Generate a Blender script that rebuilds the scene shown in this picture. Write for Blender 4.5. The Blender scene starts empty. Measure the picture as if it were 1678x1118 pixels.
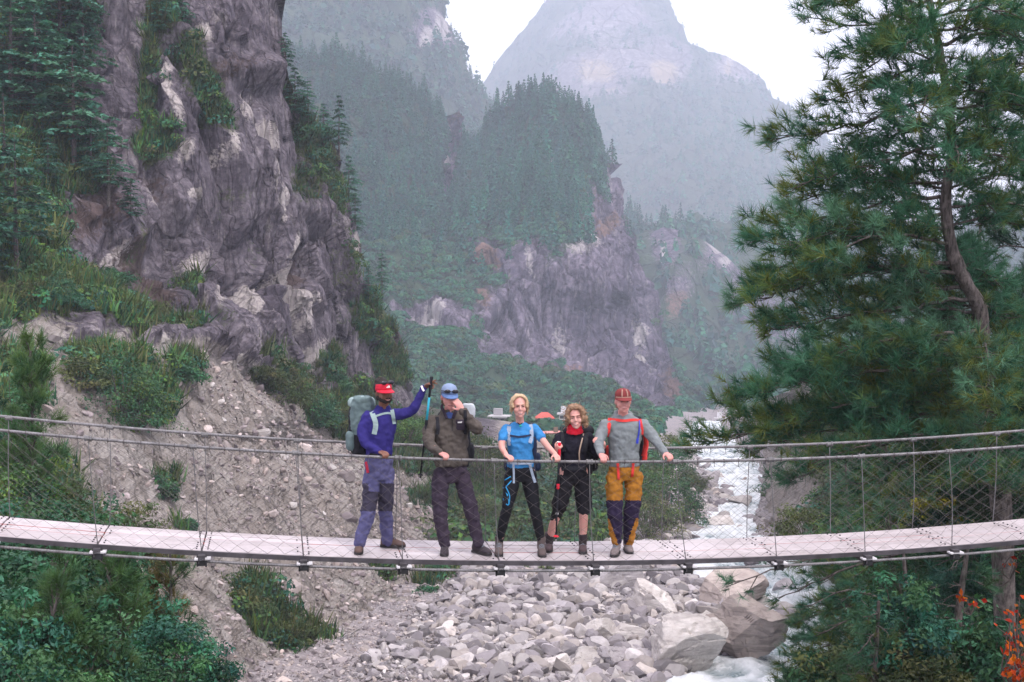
import bpy, bmesh, math, random
import numpy as np
from mathutils import Vector, Matrix

# ------------------------------------------------------------------ camera, sky, sun, exposure
SC = bpy.context.scene
COL = SC.collection
F_PX, CX, CY, HORIZON = 2300.0, 839.0, 559.0, 420.0
PITCH = math.atan((CY - HORIZON) / F_PX)
cam_d = bpy.data.cameras.new('camera')
cam = bpy.data.objects.new('camera', cam_d)
COL.objects.link(cam)
cam_d.sensor_width = 36.0
cam_d.lens = 36.0 * F_PX / 1678.0
cam_d.clip_start, cam_d.clip_end = 0.1, 30000.0
cam.location = (0, 0, 0)
cam.rotation_euler = (math.pi / 2 - PITCH, 0, 0)
SC.camera = cam

SUN_EL, SUN_AZ = math.radians(52), math.radians(-25)     # azimuth from +Y towards +X
world = bpy.data.worlds.new('World')
SC.world = world
world.use_nodes = True
wn, wl = world.node_tree.nodes, world.node_tree.links
wn.clear()
w_out = wn.new('ShaderNodeOutputWorld')
w_bg = wn.new('ShaderNodeBackground')
w_sky = wn.new('ShaderNodeTexSky')
w_sky.sky_type = 'NISHITA'
w_sky.sun_disc = False
w_sky.sun_elevation = SUN_EL
w_sky.sun_rotation = SUN_AZ
w_sky.dust_density = 4.0
w_sky.air_density = 1.0
w_bg.inputs['Strength'].default_value = 0.10
# high overcast: the blue of the sky is veiled by an even cloud sheet with faint structure
w_tc = wn.new('ShaderNodeTexCoord')
w_map = wn.new('ShaderNodeMapping'); w_map.inputs['Scale'].default_value = (1.2, 1.2, 3.5)
w_noise = wn.new('ShaderNodeTexNoise'); w_noise.inputs['Scale'].default_value = 1.7; w_noise.inputs['Detail'].default_value = 7
w_ramp = wn.new('ShaderNodeMapRange')
w_ramp.inputs['From Min'].default_value = 0.3; w_ramp.inputs['From Max'].default_value = 0.75
w_ramp.inputs['To Min'].default_value = 0.80; w_ramp.inputs['To Max'].default_value = 0.97
w_mix = wn.new('ShaderNodeMixRGB')
w_mix.inputs['Color2'].default_value = (13.4, 12.6, 13.3, 1)
wl.new(w_tc.outputs['Generated'], w_map.inputs['Vector'])
wl.new(w_map.outputs['Vector'], w_noise.inputs['Vector'])
wl.new(w_noise.outputs['Fac'], w_ramp.inputs['Value'])
wl.new(w_ramp.outputs['Result'], w_mix.inputs['Fac'])
wl.new(w_sky.outputs['Color'], w_mix.inputs['Color1'])
wl.new(w_mix.outputs['Color'], w_bg.inputs['Color'])
wl.new(w_bg.outputs['Background'], w_out.inputs['Surface'])

sun_d = bpy.data.lights.new('sun', 'SUN')
sun_d.energy = 1.5
sun_d.angle = math.radians(14)
sun_d.color = (1.0, 0.95, 0.90)
sun = bpy.data.objects.new('sun', sun_d)
COL.objects.link(sun)
_sd = Vector((math.sin(SUN_AZ) * math.cos(SUN_EL), math.cos(SUN_AZ) * math.cos(SUN_EL), math.sin(SUN_EL)))
# light comes from behind and above the camera's right shoulder, softened by cloud
_sd = Vector((0.35, -0.45, 0.82)).normalized()
w_sky.sun_elevation = math.asin(_sd.z)
w_sky.sun_rotation = math.atan2(_sd.x, _sd.y)
sun.rotation_euler = (-_sd).to_track_quat('-Z', 'Y').to_euler()

SC.view_settings.view_transform = 'Standard'
SC.view_settings.look = 'None'
SC.view_settings.exposure = 0.84
SC.view_settings.gamma = 1.0
SC.view_settings.use_curve_mapping = False
SC.cycles.max_bounces = 5
SC.cycles.diffuse_bounces = 3
SC.cycles.glossy_bounces = 2
SC.cycles.transmission_bounces = 2
SC.cycles.transparent_max_bounces = 6
SC.cycles.volume_bounces = 5
SC.cycles.use_adaptive_sampling = True
SC.cycles.use_denoising = True
SC.cycles.caustics_reflective = False
SC.cycles.caustics_refractive = False

# ------------------------------------------------------------------ numeric helpers
RNG = np.random.default_rng(7)
random.seed(7)
CP, SP = math.cos(PITCH), math.sin(PITCH)

def P(px, py, Z):
    """world point seen at photo pixel (px, py) standing Z metres ahead"""
    px, py, Z = np.broadcast_arrays(np.asarray(px, float), np.asarray(py, float), np.asarray(Z, float))
    dx = (px - CX) / F_PX
    dy = -(py - CY) / F_PX
    fy = CP + dy * SP
    fz = -SP + dy * CP
    k = Z / fy
    return np.stack([dx * k, Z, fz * k], -1)

def PV(px, py, Z):
    return Vector(P(px, py, Z).tolist())

def proj(p):
    p = np.asarray(p, float)
    x, y, z = p[..., 0], p[..., 1], p[..., 2]
    d = y * CP - z * SP
    u = y * SP + z * CP
    return CX + F_PX * x / d, CY - F_PX * u / d

def hash3(ix, iy, iz, seed=0):
    h = (ix.astype(np.int64) * 374761393 + iy.astype(np.int64) * 668265263 + iz.astype(np.int64) * 2147483647 + seed * 974711) & 0xFFFFFFFF
    h = ((h ^ (h >> 13)) * 1274126177) & 0xFFFFFFFF
    h = ((h ^ (h >> 16)) * 2246822519) & 0xFFFFFFFF
    h = h ^ (h >> 15)
    return (h & 0xFFFFFF).astype(np.float64) / float(0x1000000)

def vnoise(p, seed=0):
    i = np.floor(p).astype(np.int64)
    f = p - i
    f = f * f * (3 - 2 * f)
    r = 0
    for dx in (0, 1):
        wx = f[..., 0] if dx else 1 - f[..., 0]
        for dy in (0, 1):
            wy = f[..., 1] if dy else 1 - f[..., 1]
            for dz in (0, 1):
                wz = f[..., 2] if dz else 1 - f[..., 2]
                r = r + hash3(i[..., 0] + dx, i[..., 1] + dy, i[..., 2] + dz, seed) * wx * wy * wz
    return r * 2 - 1

def fbm(p, octaves=5, seed=0, gain=0.5, lac=2.03):
    a, s, t = 1.0, 0.0, 0.0
    for o in range(octaves):
        s = s + a * vnoise(p, seed + o * 17)
        t += a
        a *= gain
        p = p * lac + 11.3
    return s / t

def ridged(p, octaves=5, seed=0, gain=0.5):
    a, s, t = 1.0, 0.0, 0.0
    for o in range(octaves):
        s = s + a * (1 - np.abs(vnoise(p, seed + o * 17)) * 2)
        t += a
        a *= gain
        p = p * 2.07 + 5.7
    return s / t

def worley(p, seed=0):
    """F1, F2 and a random value of the nearest cell, plus the offset to its seed"""
    i = np.floor(p).astype(np.int64)
    f1 = np.full(p.shape[:-1], 9.0); f2 = f1.copy(); cid = np.zeros_like(f1)
    off = np.zeros(p.shape)
    for dx in (-1, 0, 1):
        for dy in (-1, 0, 1):
            for dz in (-1, 0, 1):
                c = i + np.array([dx, dy, dz])
                q = np.stack([c[..., k] + hash3(c[..., 0], c[..., 1], c[..., 2], seed + k + 1) for k in range(3)], -1)
                d = np.linalg.norm(q - p, axis=-1)
                near = d < f1
                f2 = np.where(near, f1, np.minimum(f2, d))
                cid = np.where(near, hash3(c[..., 0], c[..., 1], c[..., 2], seed + 9), cid)
                off = np.where(near[..., None], p - q, off)
                f1 = np.where(near, d, f1)
    return f1, f2, cid, off

def smooth01(x):
    x = np.clip(x, 0, 1)
    return x * x * (3 - 2 * x)

class RBF:
    """inverse depth over the picture plane: planes stay exact, everything else bends gently"""
    def __init__(self, pts):
        p = np.array(pts, float)
        self.c = p[:, :2] / 300.0
        v = 100.0 / p[:, 2]
        n = len(p)
        d = np.linalg.norm(self.c[:, None] - self.c[None], axis=-1)
        A = np.zeros((n + 3, n + 3))
        A[:n, :n] = d - np.eye(n) * 0.004
        A[:n, n] = 1; A[:n, n + 1:] = self.c
        A[n, :n] = 1; A[n + 1:, :n] = self.c.T
        self.w = np.linalg.solve(A, np.concatenate([v, np.zeros(3)]))
    def __call__(self, px, py):
        q = np.stack([px, py], -1).reshape(-1, 2) / 300.0
        d = np.linalg.norm(q[:, None] - self.c[None], axis=-1)
        v = d @ self.w[:-3] + self.w[-3] + q @ self.w[-2:]
        return (100.0 / np.maximum(v, 0.002)).reshape(np.shape(px))

def brush(px, py, items):
    m = np.zeros(np.shape(px))
    for it in items:
        x, y, rx, ry, ang, s = it
        a = math.radians(ang)
        u = ((px - x) * math.cos(a) + (py - y) * math.sin(a)) / rx
        v = (-(px - x) * math.sin(a) + (py - y) * math.cos(a)) / ry
        m = np.maximum(m, s * np.exp(-np.power(u * u + v * v, 1.5)))
    return m

# ------------------------------------------------------------------ object helpers
def link(o, parent=None):
    COL.objects.link(o)
    if parent is not None:
        o.parent = parent
    return o

def tag(o, label=None, cat=None, group=None, kind=None):
    if label: o['label'] = label
    if cat: o['category'] = cat
    if group: o['group'] = group
    if kind: o['kind'] = kind
    return o

def empty(name, loc=(0, 0, 0), rz=0.0):
    o = bpy.data.objects.new(name, None)
    o.empty_display_size = 0.2
    COL.objects.link(o)
    o.location = loc
    o.rotation_euler = (0, 0, rz)
    return o

def mesh_np(name, verts, faces, mats=None, smooth=False, attrs=None, mat_index=None):
    """verts (n,3); faces: list of equal-length index arrays (m,3) and/or (m,4)"""
    me = bpy.data.meshes.new(name)
    verts = np.ascontiguousarray(verts, np.float32)
    if not isinstance(faces, (list, tuple)):
        faces = [faces]
    faces = [np.asarray(f, np.int32) for f in faces if len(f)]
    loops = np.concatenate([f.ravel() for f in faces])
    sizes = np.concatenate([np.full(len(f), f.shape[1], np.int32) for f in faces])
    starts = np.concatenate([[0], np.cumsum(sizes)[:-1]]).astype(np.int32)
    me.vertices.add(len(verts)); me.vertices.foreach_set('co', verts.ravel())
    me.loops.add(len(loops)); me.loops.foreach_set('vertex_index', loops)
    me.polygons.add(len(sizes)); me.polygons.foreach_set('loop_start', starts)
    me.polygons.foreach_set('use_smooth', np.full(len(sizes), smooth, bool))
    if mat_index is not None:
        me.polygons.foreach_set('material_index', np.asarray(mat_index, np.int32))
    for k, v in (attrs or {}).items():
        v = np.asarray(v, np.float32)
        if v.ndim == 1:
            a = me.attributes.new(k, 'FLOAT', 'POINT'); a.data.foreach_set('value', v)
        else:
            c = np.ones((len(v), 4), np.float32); c[:, :v.shape[1]] = v
            a = me.attributes.new(k, 'FLOAT_COLOR', 'POINT'); a.data.foreach_set('color', c.ravel())
    for m in (mats or []):
        me.materials.append(m)
    me.update(calc_edges=True)
    return me

def mobj(name, me, parent=None):
    return link(bpy.data.objects.new(name, me), parent)

class MB:
    """collects simple shapes into one mesh"""
    def __init__(self):
        self.v = []; self.f = []; self.n = 0
    def add(self, v, f):
        v = np.asarray(v, float)
        self.v.append(v)
        self.f += [tuple(int(i) + self.n for i in q) for q in f]
        self.n += len(v)
        return self
    def box(self, c, s, M=None):
        s = np.asarray(s, float) / 2
        v = np.array([[x, y, z] for x in (-1, 1) for y in (-1, 1) for z in (-1, 1)], float) * s
        if M is not None: v = v @ np.asarray(M).T
        v = v + np.asarray(c, float)
        return self.add(v, [(0, 1, 3, 2), (4, 6, 7, 5), (0, 4, 5, 1), (2, 3, 7, 6), (0, 2, 6, 4), (1, 5, 7, 3)])
    def rings(self, rings, cap=True, closed=False):
        n = len(rings[0]); v = np.concatenate(rings); f = []
        for i in range(len(rings) - 1):
            for j in range(n):
                k = (j + 1) % n
                f.append((i * n + j, i * n + k, (i + 1) * n + k, (i + 1) * n + j))
        if cap:
            f.append(tuple(range(n - 1, -1, -1)))
            f.append(tuple((len(rings) - 1) * n + j for j in range(n)))
        return self.add(v, f)
    def tube(self, pts, r, seg=6, cap=True):
        return self.rings(tube_rings(pts, r, seg), cap)
    def ball(self, c, r, seg=12, rg=8, M=None):
        r = np.broadcast_to(np.asarray(r, float), (3,))
        rings = []
        for i in range(rg + 1):
            t = math.pi * (0.02 + 0.96 * i / rg)
            a = np.arange(seg) / seg * 2 * math.pi
            q = np.stack([np.sin(t) * np.cos(a), np.sin(t) * np.sin(a), np.full(seg, -math.cos(t))], -1) * r
            if M is not None: q = q @ np.asarray(M).T
            rings.append(q + np.asarray(c, float))
        return self.rings(rings)
    def build(self, name, mat, parent=None, smooth=False, bevel=0, sub=0):
        me = bpy.data.meshes.new(name)
        me.from_pydata(np.concatenate(self.v).tolist(), [], self.f)
        if mat: me.materials.append(mat)
        if smooth: me.polygons.foreach_set('use_smooth', [True] * len(me.polygons))
        me.update()
        o = mobj(name, me, parent)
        if bevel:
            b = o.modifiers.new('bevel', 'BEVEL'); b.width = bevel; b.segments = 2
        if sub:
            s = o.modifiers.new('sub', 'SUBSURF'); s.levels = s.render_levels = sub
        return o

def frames(pts):
    pts = np.asarray(pts, float)
    t = np.gradient(pts, axis=0)
    t /= np.maximum(np.linalg.norm(t, axis=1, keepdims=True), 1e-9)
    up = np.array([0.13, 0.31, 0.94])
    if abs(t[0] @ up) > 0.9: up = np.array([1.0, 0.1, 0.05])
    a = np.cross(t[0], up); a /= np.linalg.norm(a)
    A, B = [], []
    for i in range(len(pts)):
        a = a - t[i] * (a @ t[i]); a /= np.linalg.norm(a)
        A.append(a); B.append(np.cross(t[i], a))
    return np.array(A), np.array(B)

def tube_rings(pts, r, seg=6):
    pts = np.asarray(pts, float)
    r = np.broadcast_to(np.asarray(r, float), (len(pts),))
    A, B = frames(pts)
    a = np.arange(seg) / seg * 2 * math.pi
    return [pts[i] + r[i] * (np.cos(a)[:, None] * A[i] + np.sin(a)[:, None] * B[i]) for i in range(len(pts))]

def spline(pts, n):
    """Catmull-Rom through pts, n samples"""
    p = np.asarray(pts, float)
    q = np.vstack([2 * p[0] - p[1], p, 2 * p[-1] - p[-2]])
    t = np.linspace(0, len(p) - 1 - 1e-6, n)
    i = t.astype(int); f = (t - i)[:, None]
    a, b, c, d = q[i], q[i + 1], q[i + 2], q[i + 3]
    return 0.5 * (2 * b + (c - a) * f + (2 * a - 5 * b + 4 * c - d) * f ** 2 + (3 * b - a - 3 * c + d) * f ** 3)

def grid_faces(nu, nv):
    i = np.arange(nu * nv).reshape(nu, nv)
    return np.stack([i[:-1, :-1], i[1:, :-1], i[1:, 1:], i[:-1, 1:]], -1).reshape(-1, 4)

def grid_normals(V):
    du = np.gradient(V, axis=0); dv = np.gradient(V, axis=1)
    n = np.cross(du, dv)
    n /= np.maximum(np.linalg.norm(n, axis=-1, keepdims=True), 1e-9)
    n *= -np.sign(n[..., 1:2] + 1e-6 * 0 - 0) * 1.0      # towards the camera (-Y)
    return n

# ------------------------------------------------------------------ materials
def srgb(r, g, b):
    f = lambda c: (c / 255 / 12.92) if c / 255 <= 0.04045 else ((c / 255 + 0.055) / 1.055) ** 2.4
    return (f(r), f(g), f(b), 1)

class NT:
    def __init__(self, name):
        self.m = bpy.data.materials.new(name); self.m.use_nodes = True
        self.t = self.m.node_tree; self.n = self.t.nodes; self.l = self.t.links
        self.b = self.n['Principled BSDF']; self.out = self.n['Material Output']
        self.b.inputs['Specular IOR Level'].default_value = 0.25
    def new(self, t, **k):
        n = self.n.new(t)
        for a, v in k.items(): setattr(n, a, v)
        return n
    def link(self, a, b): self.l.new(a, b)
    def coord(self, scale=(1, 1, 1), kind='Object', rot=(0, 0, 0)):
        if kind == 'Position':
            s = self.new('ShaderNodeNewGeometry').outputs['Position']
        else:
            s = self.new('ShaderNodeTexCoord').outputs[kind]
        m = self.new('ShaderNodeMapping'); m.inputs['Scale'].default_value = scale; m.inputs['Rotation'].default_value = rot
        self.link(s, m.inputs['Vector'])
        return m.outputs['Vector']
    def noise(self, vec, scale, detail=5, rough=0.6, dist=0.0):
        n = self.new('ShaderNodeTexNoise'); n.inputs['Scale'].default_value = scale
        n.inputs['Detail'].default_value = detail; n.inputs['Roughness'].default_value = rough; n.inputs['Distortion'].default_value = dist
        self.link(vec, n.inputs['Vector'])
        return n.outputs['Fac']
    def range(self, s, a, b, c=0.0, d=1.0):
        n = self.new('ShaderNodeMapRange'); n.clamp = True
        for k, v in zip(('From Min', 'From Max', 'To Min', 'To Max'), (a, b, c, d)): n.inputs[k].default_value = v
        self.link(s, n.inputs['Value'])
        return n.outputs['Result']
    def math(self, op, a, b):
        n = self.new('ShaderNodeMath', operation=op)
        for i, x in enumerate((a, b)):
            if isinstance(x, (int, float)): n.inputs[i].default_value = x
            else: self.link(x, n.inputs[i])
        return n.outputs[0]
    def mix(self, fac, a, b, mode='MIX'):
        n = self.new('ShaderNodeMixRGB', blend_type=mode)
        for s, x in ((n.inputs['Fac'], fac), (n.inputs['Color1'], a), (n.inputs['Color2'], b)):
            if isinstance(x, (int, float)): s.default_value = x
            elif isinstance(x, tuple): s.default_value = x if len(x) == 4 else (*x, 1)
            else: self.link(x, s)
        return n.outputs['Color']
    def attr(self, name, out='Fac'):
        n = self.new('ShaderNodeAttribute'); n.attribute_name = name
        return n.outputs[out]
    def bump(self, h, strength=0.5, dist=0.1, prev=None):
        n = self.new('ShaderNodeBump'); n.inputs['Strength'].default_value = strength; n.inputs['Distance'].default_value = dist
        self.link(h, n.inputs['Height'])
        if prev is not None: self.link(prev, n.inputs['Normal'])
        return n.outputs['Normal']
    def done(self, color, rough=0.8, normal=None, metallic=0.0, spec=None):
        if isinstance(color, tuple): self.b.inputs['Base Color'].default_value = color if len(color) == 4 else (*color, 1)
        else: self.link(color, self.b.inputs['Base Color'])
        if isinstance(rough, (int, float)): self.b.inputs['Roughness'].default_value = rough
        else: self.link(rough, self.b.inputs['Roughness'])
        self.b.inputs['Metallic'].default_value = metallic
        if spec is not None: self.b.inputs['Specular IOR Level'].default_value = spec
        if normal is not None: self.link(normal, self.b.inputs['Normal'])
        return self.m

def simple_mat(name, col, rough=0.7, var=0.18, scale=6.0, bump=0.0, metallic=0.0, spec=0.25, detail=5):
    t = NT(name)
    v = t.coord()
    n = t.noise(v, scale, detail)
    c = t.mix(t.range(n, 0.3, 0.7), tuple(x * (1 - var) for x in col[:3]), tuple(min(1, x * (1 + var)) for x in col[:3]))
    nm = t.bump(t.noise(v, scale * 4, 4), bump, 0.01) if bump else None
    return t.done(c, rough, nm, metallic, spec)

def leaf_mat(name, rough=0.55, trans=0.16, inst=False):
    """foliage: colour per leaf from the 'tint' attribute, a little light passes through"""
    t = NT(name)
    c = t.attr('tint', 'Color')
    if inst:
        a = t.new('ShaderNodeAttribute'); a.attribute_type = 'INSTANCER'; a.attribute_name = 'shade'
        c = t.mix(1.0, c, a.outputs['Color'], 'MULTIPLY')
        hv = t.new('ShaderNodeHueSaturation'); hv.inputs['Saturation'].default_value = 1.18; t.link(c, hv.inputs['Color']); c = hv.outputs['Color']
    else:
        hv = t.new('ShaderNodeHueSaturation'); hv.inputs['Saturation'].default_value = 1.12; t.link(c, hv.inputs['Color'])
        t.link(t.range(t.new('ShaderNodeObjectInfo').outputs['Random'], 0, 1, 0.8, 1.25), hv.inputs['Value'])
        c = hv.outputs['Color']
    t.b.inputs['Roughness'].default_value = rough
    t.b.inputs['Specular IOR Level'].default_value = 0.2
    t.link(c, t.b.inputs['Base Color'])
    tr = t.new('ShaderNodeBsdfTranslucent')
    t.link(t.mix(1.0, c, (1.3, 1.5, 0.7), 'MULTIPLY'), tr.inputs['Color'])
    mx = t.new('ShaderNodeMixShader'); mx.inputs[0].default_value = trans
    t.link(t.b.outputs[0], mx.inputs[1]); t.link(tr.outputs[0], mx.inputs[2])
    t.link(mx.outputs[0], t.out.inputs['Surface'])
    return t.m
LEAF = leaf_mat('foliage')
LEAF_I = leaf_mat('scattered_foliage', inst=True)

_tmpl_n = 0
def scatter_object(name, templates, pos, rot, scl, shade, pick, label=None):
    """uncountable stuff: one object whose geometry nodes set small template meshes on its points"""
    global _tmpl_n
    coll = bpy.data.collections.new(name + '_shapes')
    for i, me in enumerate(templates):
        coll.objects.link(bpy.data.objects.new('%s_shape_%02d' % (name, i), me))
    me = bpy.data.meshes.new(name)
    n = len(pos)
    me.vertices.add(n); me.vertices.foreach_set('co', np.ascontiguousarray(pos, np.float32).ravel())
    for k, v in (('rot', rot), ('scl', scl), ('shade', shade)):
        a = me.attributes.new(k, 'FLOAT_VECTOR', 'POINT'); a.data.foreach_set('vector', np.ascontiguousarray(v, np.float32).ravel())
    a = me.attributes.new('pick', 'INT', 'POINT'); a.data.foreach_set('value', np.ascontiguousarray(pick, np.int32))
    me.update()
    o = mobj(name, me); tag(o, label, kind='stuff')
    g = bpy.data.node_groups.new(name, 'GeometryNodeTree')
    g.interface.new_socket('Geometry', in_out='INPUT', socket_type='NodeSocketGeometry')
    g.interface.new_socket('Geometry', in_out='OUTPUT', socket_type='NodeSocketGeometry')
    N = g.nodes; Lk = g.links
    gi, go = N.new('NodeGroupInput'), N.new('NodeGroupOutput')
    ci = N.new('GeometryNodeCollectionInfo'); ci.inputs['Collection'].default_value = coll
    ci.inputs['Separate Children'].default_value = True; ci.inputs['Reset Children'].default_value = True
    ip = N.new('GeometryNodeInstanceOnPoints'); ip.inputs['Pick Instance'].default_value = True
    Lk.new(gi.outputs[0], ip.inputs['Points']); Lk.new(ci.outputs[0], ip.inputs['Instance'])
    for k, typ, sock in (('pick', 'INT', 'Instance Index'), ('rot', 'FLOAT_VECTOR', 'Rotation'), ('scl', 'FLOAT_VECTOR', 'Scale')):
        na = N.new('GeometryNodeInputNamedAttribute'); na.data_type = typ; na.inputs['Name'].default_value = k
        src = na.outputs[0]
        if k == 'rot':
            er = N.new('FunctionNodeEulerToRotation'); Lk.new(src, er.inputs[0]); src = er.outputs[0]
        Lk.new(src, ip.inputs[sock])
    Lk.new(ip.outputs[0], go.inputs[0])
    o.modifiers.new('scatter', 'NODES').node_group = g
    return o


def bark_mat(name, dark, light, scale=3.0):
    t = NT(name)
    v = t.coord((1, 1, 0.25))
    a = t.noise(v, scale * 4, 6, 0.7)
    b = t.noise(t.coord(), scale * 1.3, 4)
    c = t.mix(t.range(a, 0.35, 0.65), dark, light)
    c = t.mix(t.range(b, 0.5, 0.75, 0, 0.7), c, tuple(min(1, x * 1.8) for x in light[:3]))
    return t.done(c, 0.9, t.bump(a, 0.8, 0.03))
# ------------------------------------------------------------------ terrain
def face_camera(V):
    n = np.cross(np.gradient(V, axis=0), np.gradient(V, axis=1))
    n /= np.maximum(np.linalg.norm(n, axis=-1, keepdims=True), 1e-9)
    s = -np.sign(np.sum(n * V, -1, keepdims=True)); s[s == 0] = 1
    return n * s

def rock_mat(name, dark, light, pale, dirt, veg1, veg2, s=1.0, soil=(0.090, 0.064, 0.062), bumpd=0.25):
    """cliff: purple-grey rock with stains; attribute 'mask' = R plants, G pale calcite, B loose dirt, 'soil' = brown earth"""
    t = NT(name)
    pos = t.coord(kind='Position')
    streak = t.coord((1, 1, 0.07), 'Position')
    n1 = t.noise(pos, 0.11 * s, 8, 0.62)
    n2 = t.noise(streak, 0.75 * s, 7, 0.65, 0.0)
    n3 = t.noise(pos, 1.7 * s, 7, 0.68)
    c = t.mix(t.range(n1, 0.34, 0.66), dark, light)
    c = t.mix(t.range(n2, 0.50, 0.66, 0, 0.75), c, tuple(x * 0.40 for x in dark))
    c = t.mix(t.range(n2, 0.33, 0.42, 0.65, 0), c, tuple(x * 0.78 for x in pale))
    c = t.mix(t.range(n3, 0.40, 0.60, 0.75, 0), c, tuple(x * 0.45 for x in dark))
    c = t.mix(t.range(n3, 0.58, 0.75, 0, 0.45), c, light)
    n4 = t.noise(t.coord((1, 1, 0.10), 'Position'), 2.4 * s, 6, 0.7, 0.0)
    c = t.mix(t.range(n4, 0.52, 0.64, 0, 0.6), c, tuple(x * 0.42 for x in dark))
    c = t.mix(t.range(n4, 0.32, 0.41, 0.5, 0), c, tuple(x * 0.8 for x in pale))
    sep = t.new('ShaderNodeSeparateColor'); t.link(t.attr('mask', 'Color'), sep.inputs[0])
    fine = t.noise(pos, 2.6 * s, 8, 0.7)
    def soft(x, k=0.5):
        return t.range(t.math('ADD', x, t.math('MULTIPLY', t.math('SUBTRACT', fine, 0.5), 1.6)), k - 0.12, k + 0.12)
    c = t.mix(t.math('MULTIPLY', soft(sep.outputs[1]), t.range(n4, 0.42, 0.62, 1.0, 0.4)), c, t.mix(t.range(n2, 0.3, 0.7), tuple(x * 0.75 for x in pale), pale))
    d = t.mix(t.range(fine, 0.3, 0.7), tuple(x * 0.68 for x in dirt), tuple(min(1, x * 1.25) for x in dirt))
    d = t.mix(t.range(t.noise(pos, 0.35 * s, 6, 0.65, 0.6), 0.42, 0.60, 0, 0.75), d, tuple(x * k for x, k in zip(dirt, (0.60, 0.56, 0.53))))
    d = t.mix(t.range(t.noise(pos, 0.09 * s, 5, 0.6, 0.5), 0.45, 0.6, 0, 0.5), d, tuple(x * k for x, k in zip(dirt, (0.70, 0.66, 0.63))))
    d = t.mix(t.range(t.noise(pos, 6.5 * s, 3), 0.62, 0.72, 0, 0.7), d, tuple(min(1, x * 1.7) for x in dirt))
    c = t.mix(soft(sep.outputs[2]), c, d)
    c = t.mix(soft(t.attr('soil')), c, t.mix(t.range(n3, 0.3, 0.7), tuple(x * 0.6 for x in soil), tuple(x * 1.5 for x in soil)))
    g = t.mix(t.range(t.noise(pos, 0.5 * s, 6, 0.65), 0.35, 0.65), veg1, veg2)
    g = t.mix(t.range(n3, 0.35, 0.6, 0.5, 0), g, tuple(x * 0.45 for x in veg1))
    c = t.mix(soft(sep.outputs[0]), c, g)
    nm = t.bump(n2, 0.4, bumpd * 1.6)
    nm = t.bump(n4, 0.4, bumpd * 0.8, nm)
    wp = t.new('ShaderNodeVectorMath', operation='ADD')
    nz = t.new('ShaderNodeTexNoise'); nz.inputs['Scale'].default_value = 0.5 * s; nz.inputs['Detail'].default_value = 3
    t.link(pos, nz.inputs['Vector']); t.link(t.coord((1, 1, 0.22), 'Position'), wp.inputs[0]); t.link(nz.outputs['Color'], wp.inputs[1])
    for sc, st in ((0.26 * s, 1.0), (0.8 * s, 0.9)):
        vo = t.new('ShaderNodeTexVoronoi'); vo.feature = 'DISTANCE_TO_EDGE'; vo.inputs['Scale'].default_value = sc; t.link(wp.outputs[0], vo.inputs['Vector'])
        vf = t.new('ShaderNodeTexVoronoi'); vf.inputs['Scale'].default_value = sc; t.link(wp.outputs[0], vf.inputs['Vector'])
        hsx = t.new('ShaderNodeSeparateColor'); t.link(vf.outputs['Color'], hsx.inputs[0])
        nm = t.bump(t.math('ADD', t.range(vo.outputs['Distance'], 0.0, 0.045), t.math('MULTIPLY', hsx.outputs[0], 0.9)), st, 0.13 / sc, nm)
    nm = t.bump(t.noise(pos, 3.3 * s, 9, 0.75), 0.9, bumpd, nm)
    return t.done(c, 0.92, nm, spec=0.12)

M_CLIFF = rock_mat('cliff_rock', (0.122, 0.102, 0.128), (0.270, 0.236, 0.266), (0.56, 0.50, 0.48), (0.395, 0.36, 0.338),
                   (0.060, 0.085, 0.040), (0.118, 0.132, 0.058))
M_MID = rock_mat('hill_rock', (0.120, 0.098, 0.145), (0.265, 0.222, 0.280), (0.54, 0.49, 0.49), (0.30, 0.235, 0.21),
                 (0.034, 0.070, 0.042), (0.062, 0.095, 0.050), s=0.22, soil=(0.17, 0.105, 0.085), bumpd=1.0)
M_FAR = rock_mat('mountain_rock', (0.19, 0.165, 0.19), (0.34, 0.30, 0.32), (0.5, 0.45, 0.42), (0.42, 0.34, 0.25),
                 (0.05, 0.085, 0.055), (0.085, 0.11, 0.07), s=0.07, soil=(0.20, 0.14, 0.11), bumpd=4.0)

class Land:
    """a piece of relief, kept for scattering plants over it"""
    pass

def sheet(name, px, py, Zf, disp, masks, mat, back=None, kind='structure', smooth=True):
    """relief over a grid of sight lines, each vertex at its own distance; `back` adds rows that turn away over the crest"""
    Z = Zf(px, py)
    V = P(px, py, Z)
    if back is not None:
        extra = []
        e = V[:, 0]
        out = e / np.linalg.norm(e, axis=-1, keepdims=True)
        for (far, drop) in back:
            q = e + out * far * np.array([1, 1, 0]); q = q.copy(); q[:, 2] -= drop
            extra.append(q)
        V = np.concatenate([np.stack(extra[::-1], 1), V], 1)
        nb = len(back)
        px = np.concatenate([np.repeat(px[:, :1], nb, 1), px], 1)
        py = np.concatenate([np.repeat(py[:, :1], nb, 1), py], 1)
    N = face_camera(V)
    R, G, B, S = masks(px, py, V)
    D = disp(V, px, py, R, G, B, S)
    if back is not None: D[:, :len(back)] *= 0.1
    V = V + N * D[..., None]
    N2 = face_camera(V)
    nu, nv = V.shape[:2]
    me = mesh_np(name, V.reshape(-1, 3), grid_faces(nu, nv), [mat], smooth,
                 {'mask': np.stack([R, G, B], -1).reshape(-1, 3), 'soil': S.ravel()})
    o = mobj(name, me)
    tag(o, kind=kind)
    L = Land(); L.V, L.N, L.R, L.px, L.py, L.o, L.S, L.B = V, N2, R, px, py, o, S, B
    L.skip = (len(back) + 2) if back else 0
    return L

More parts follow.
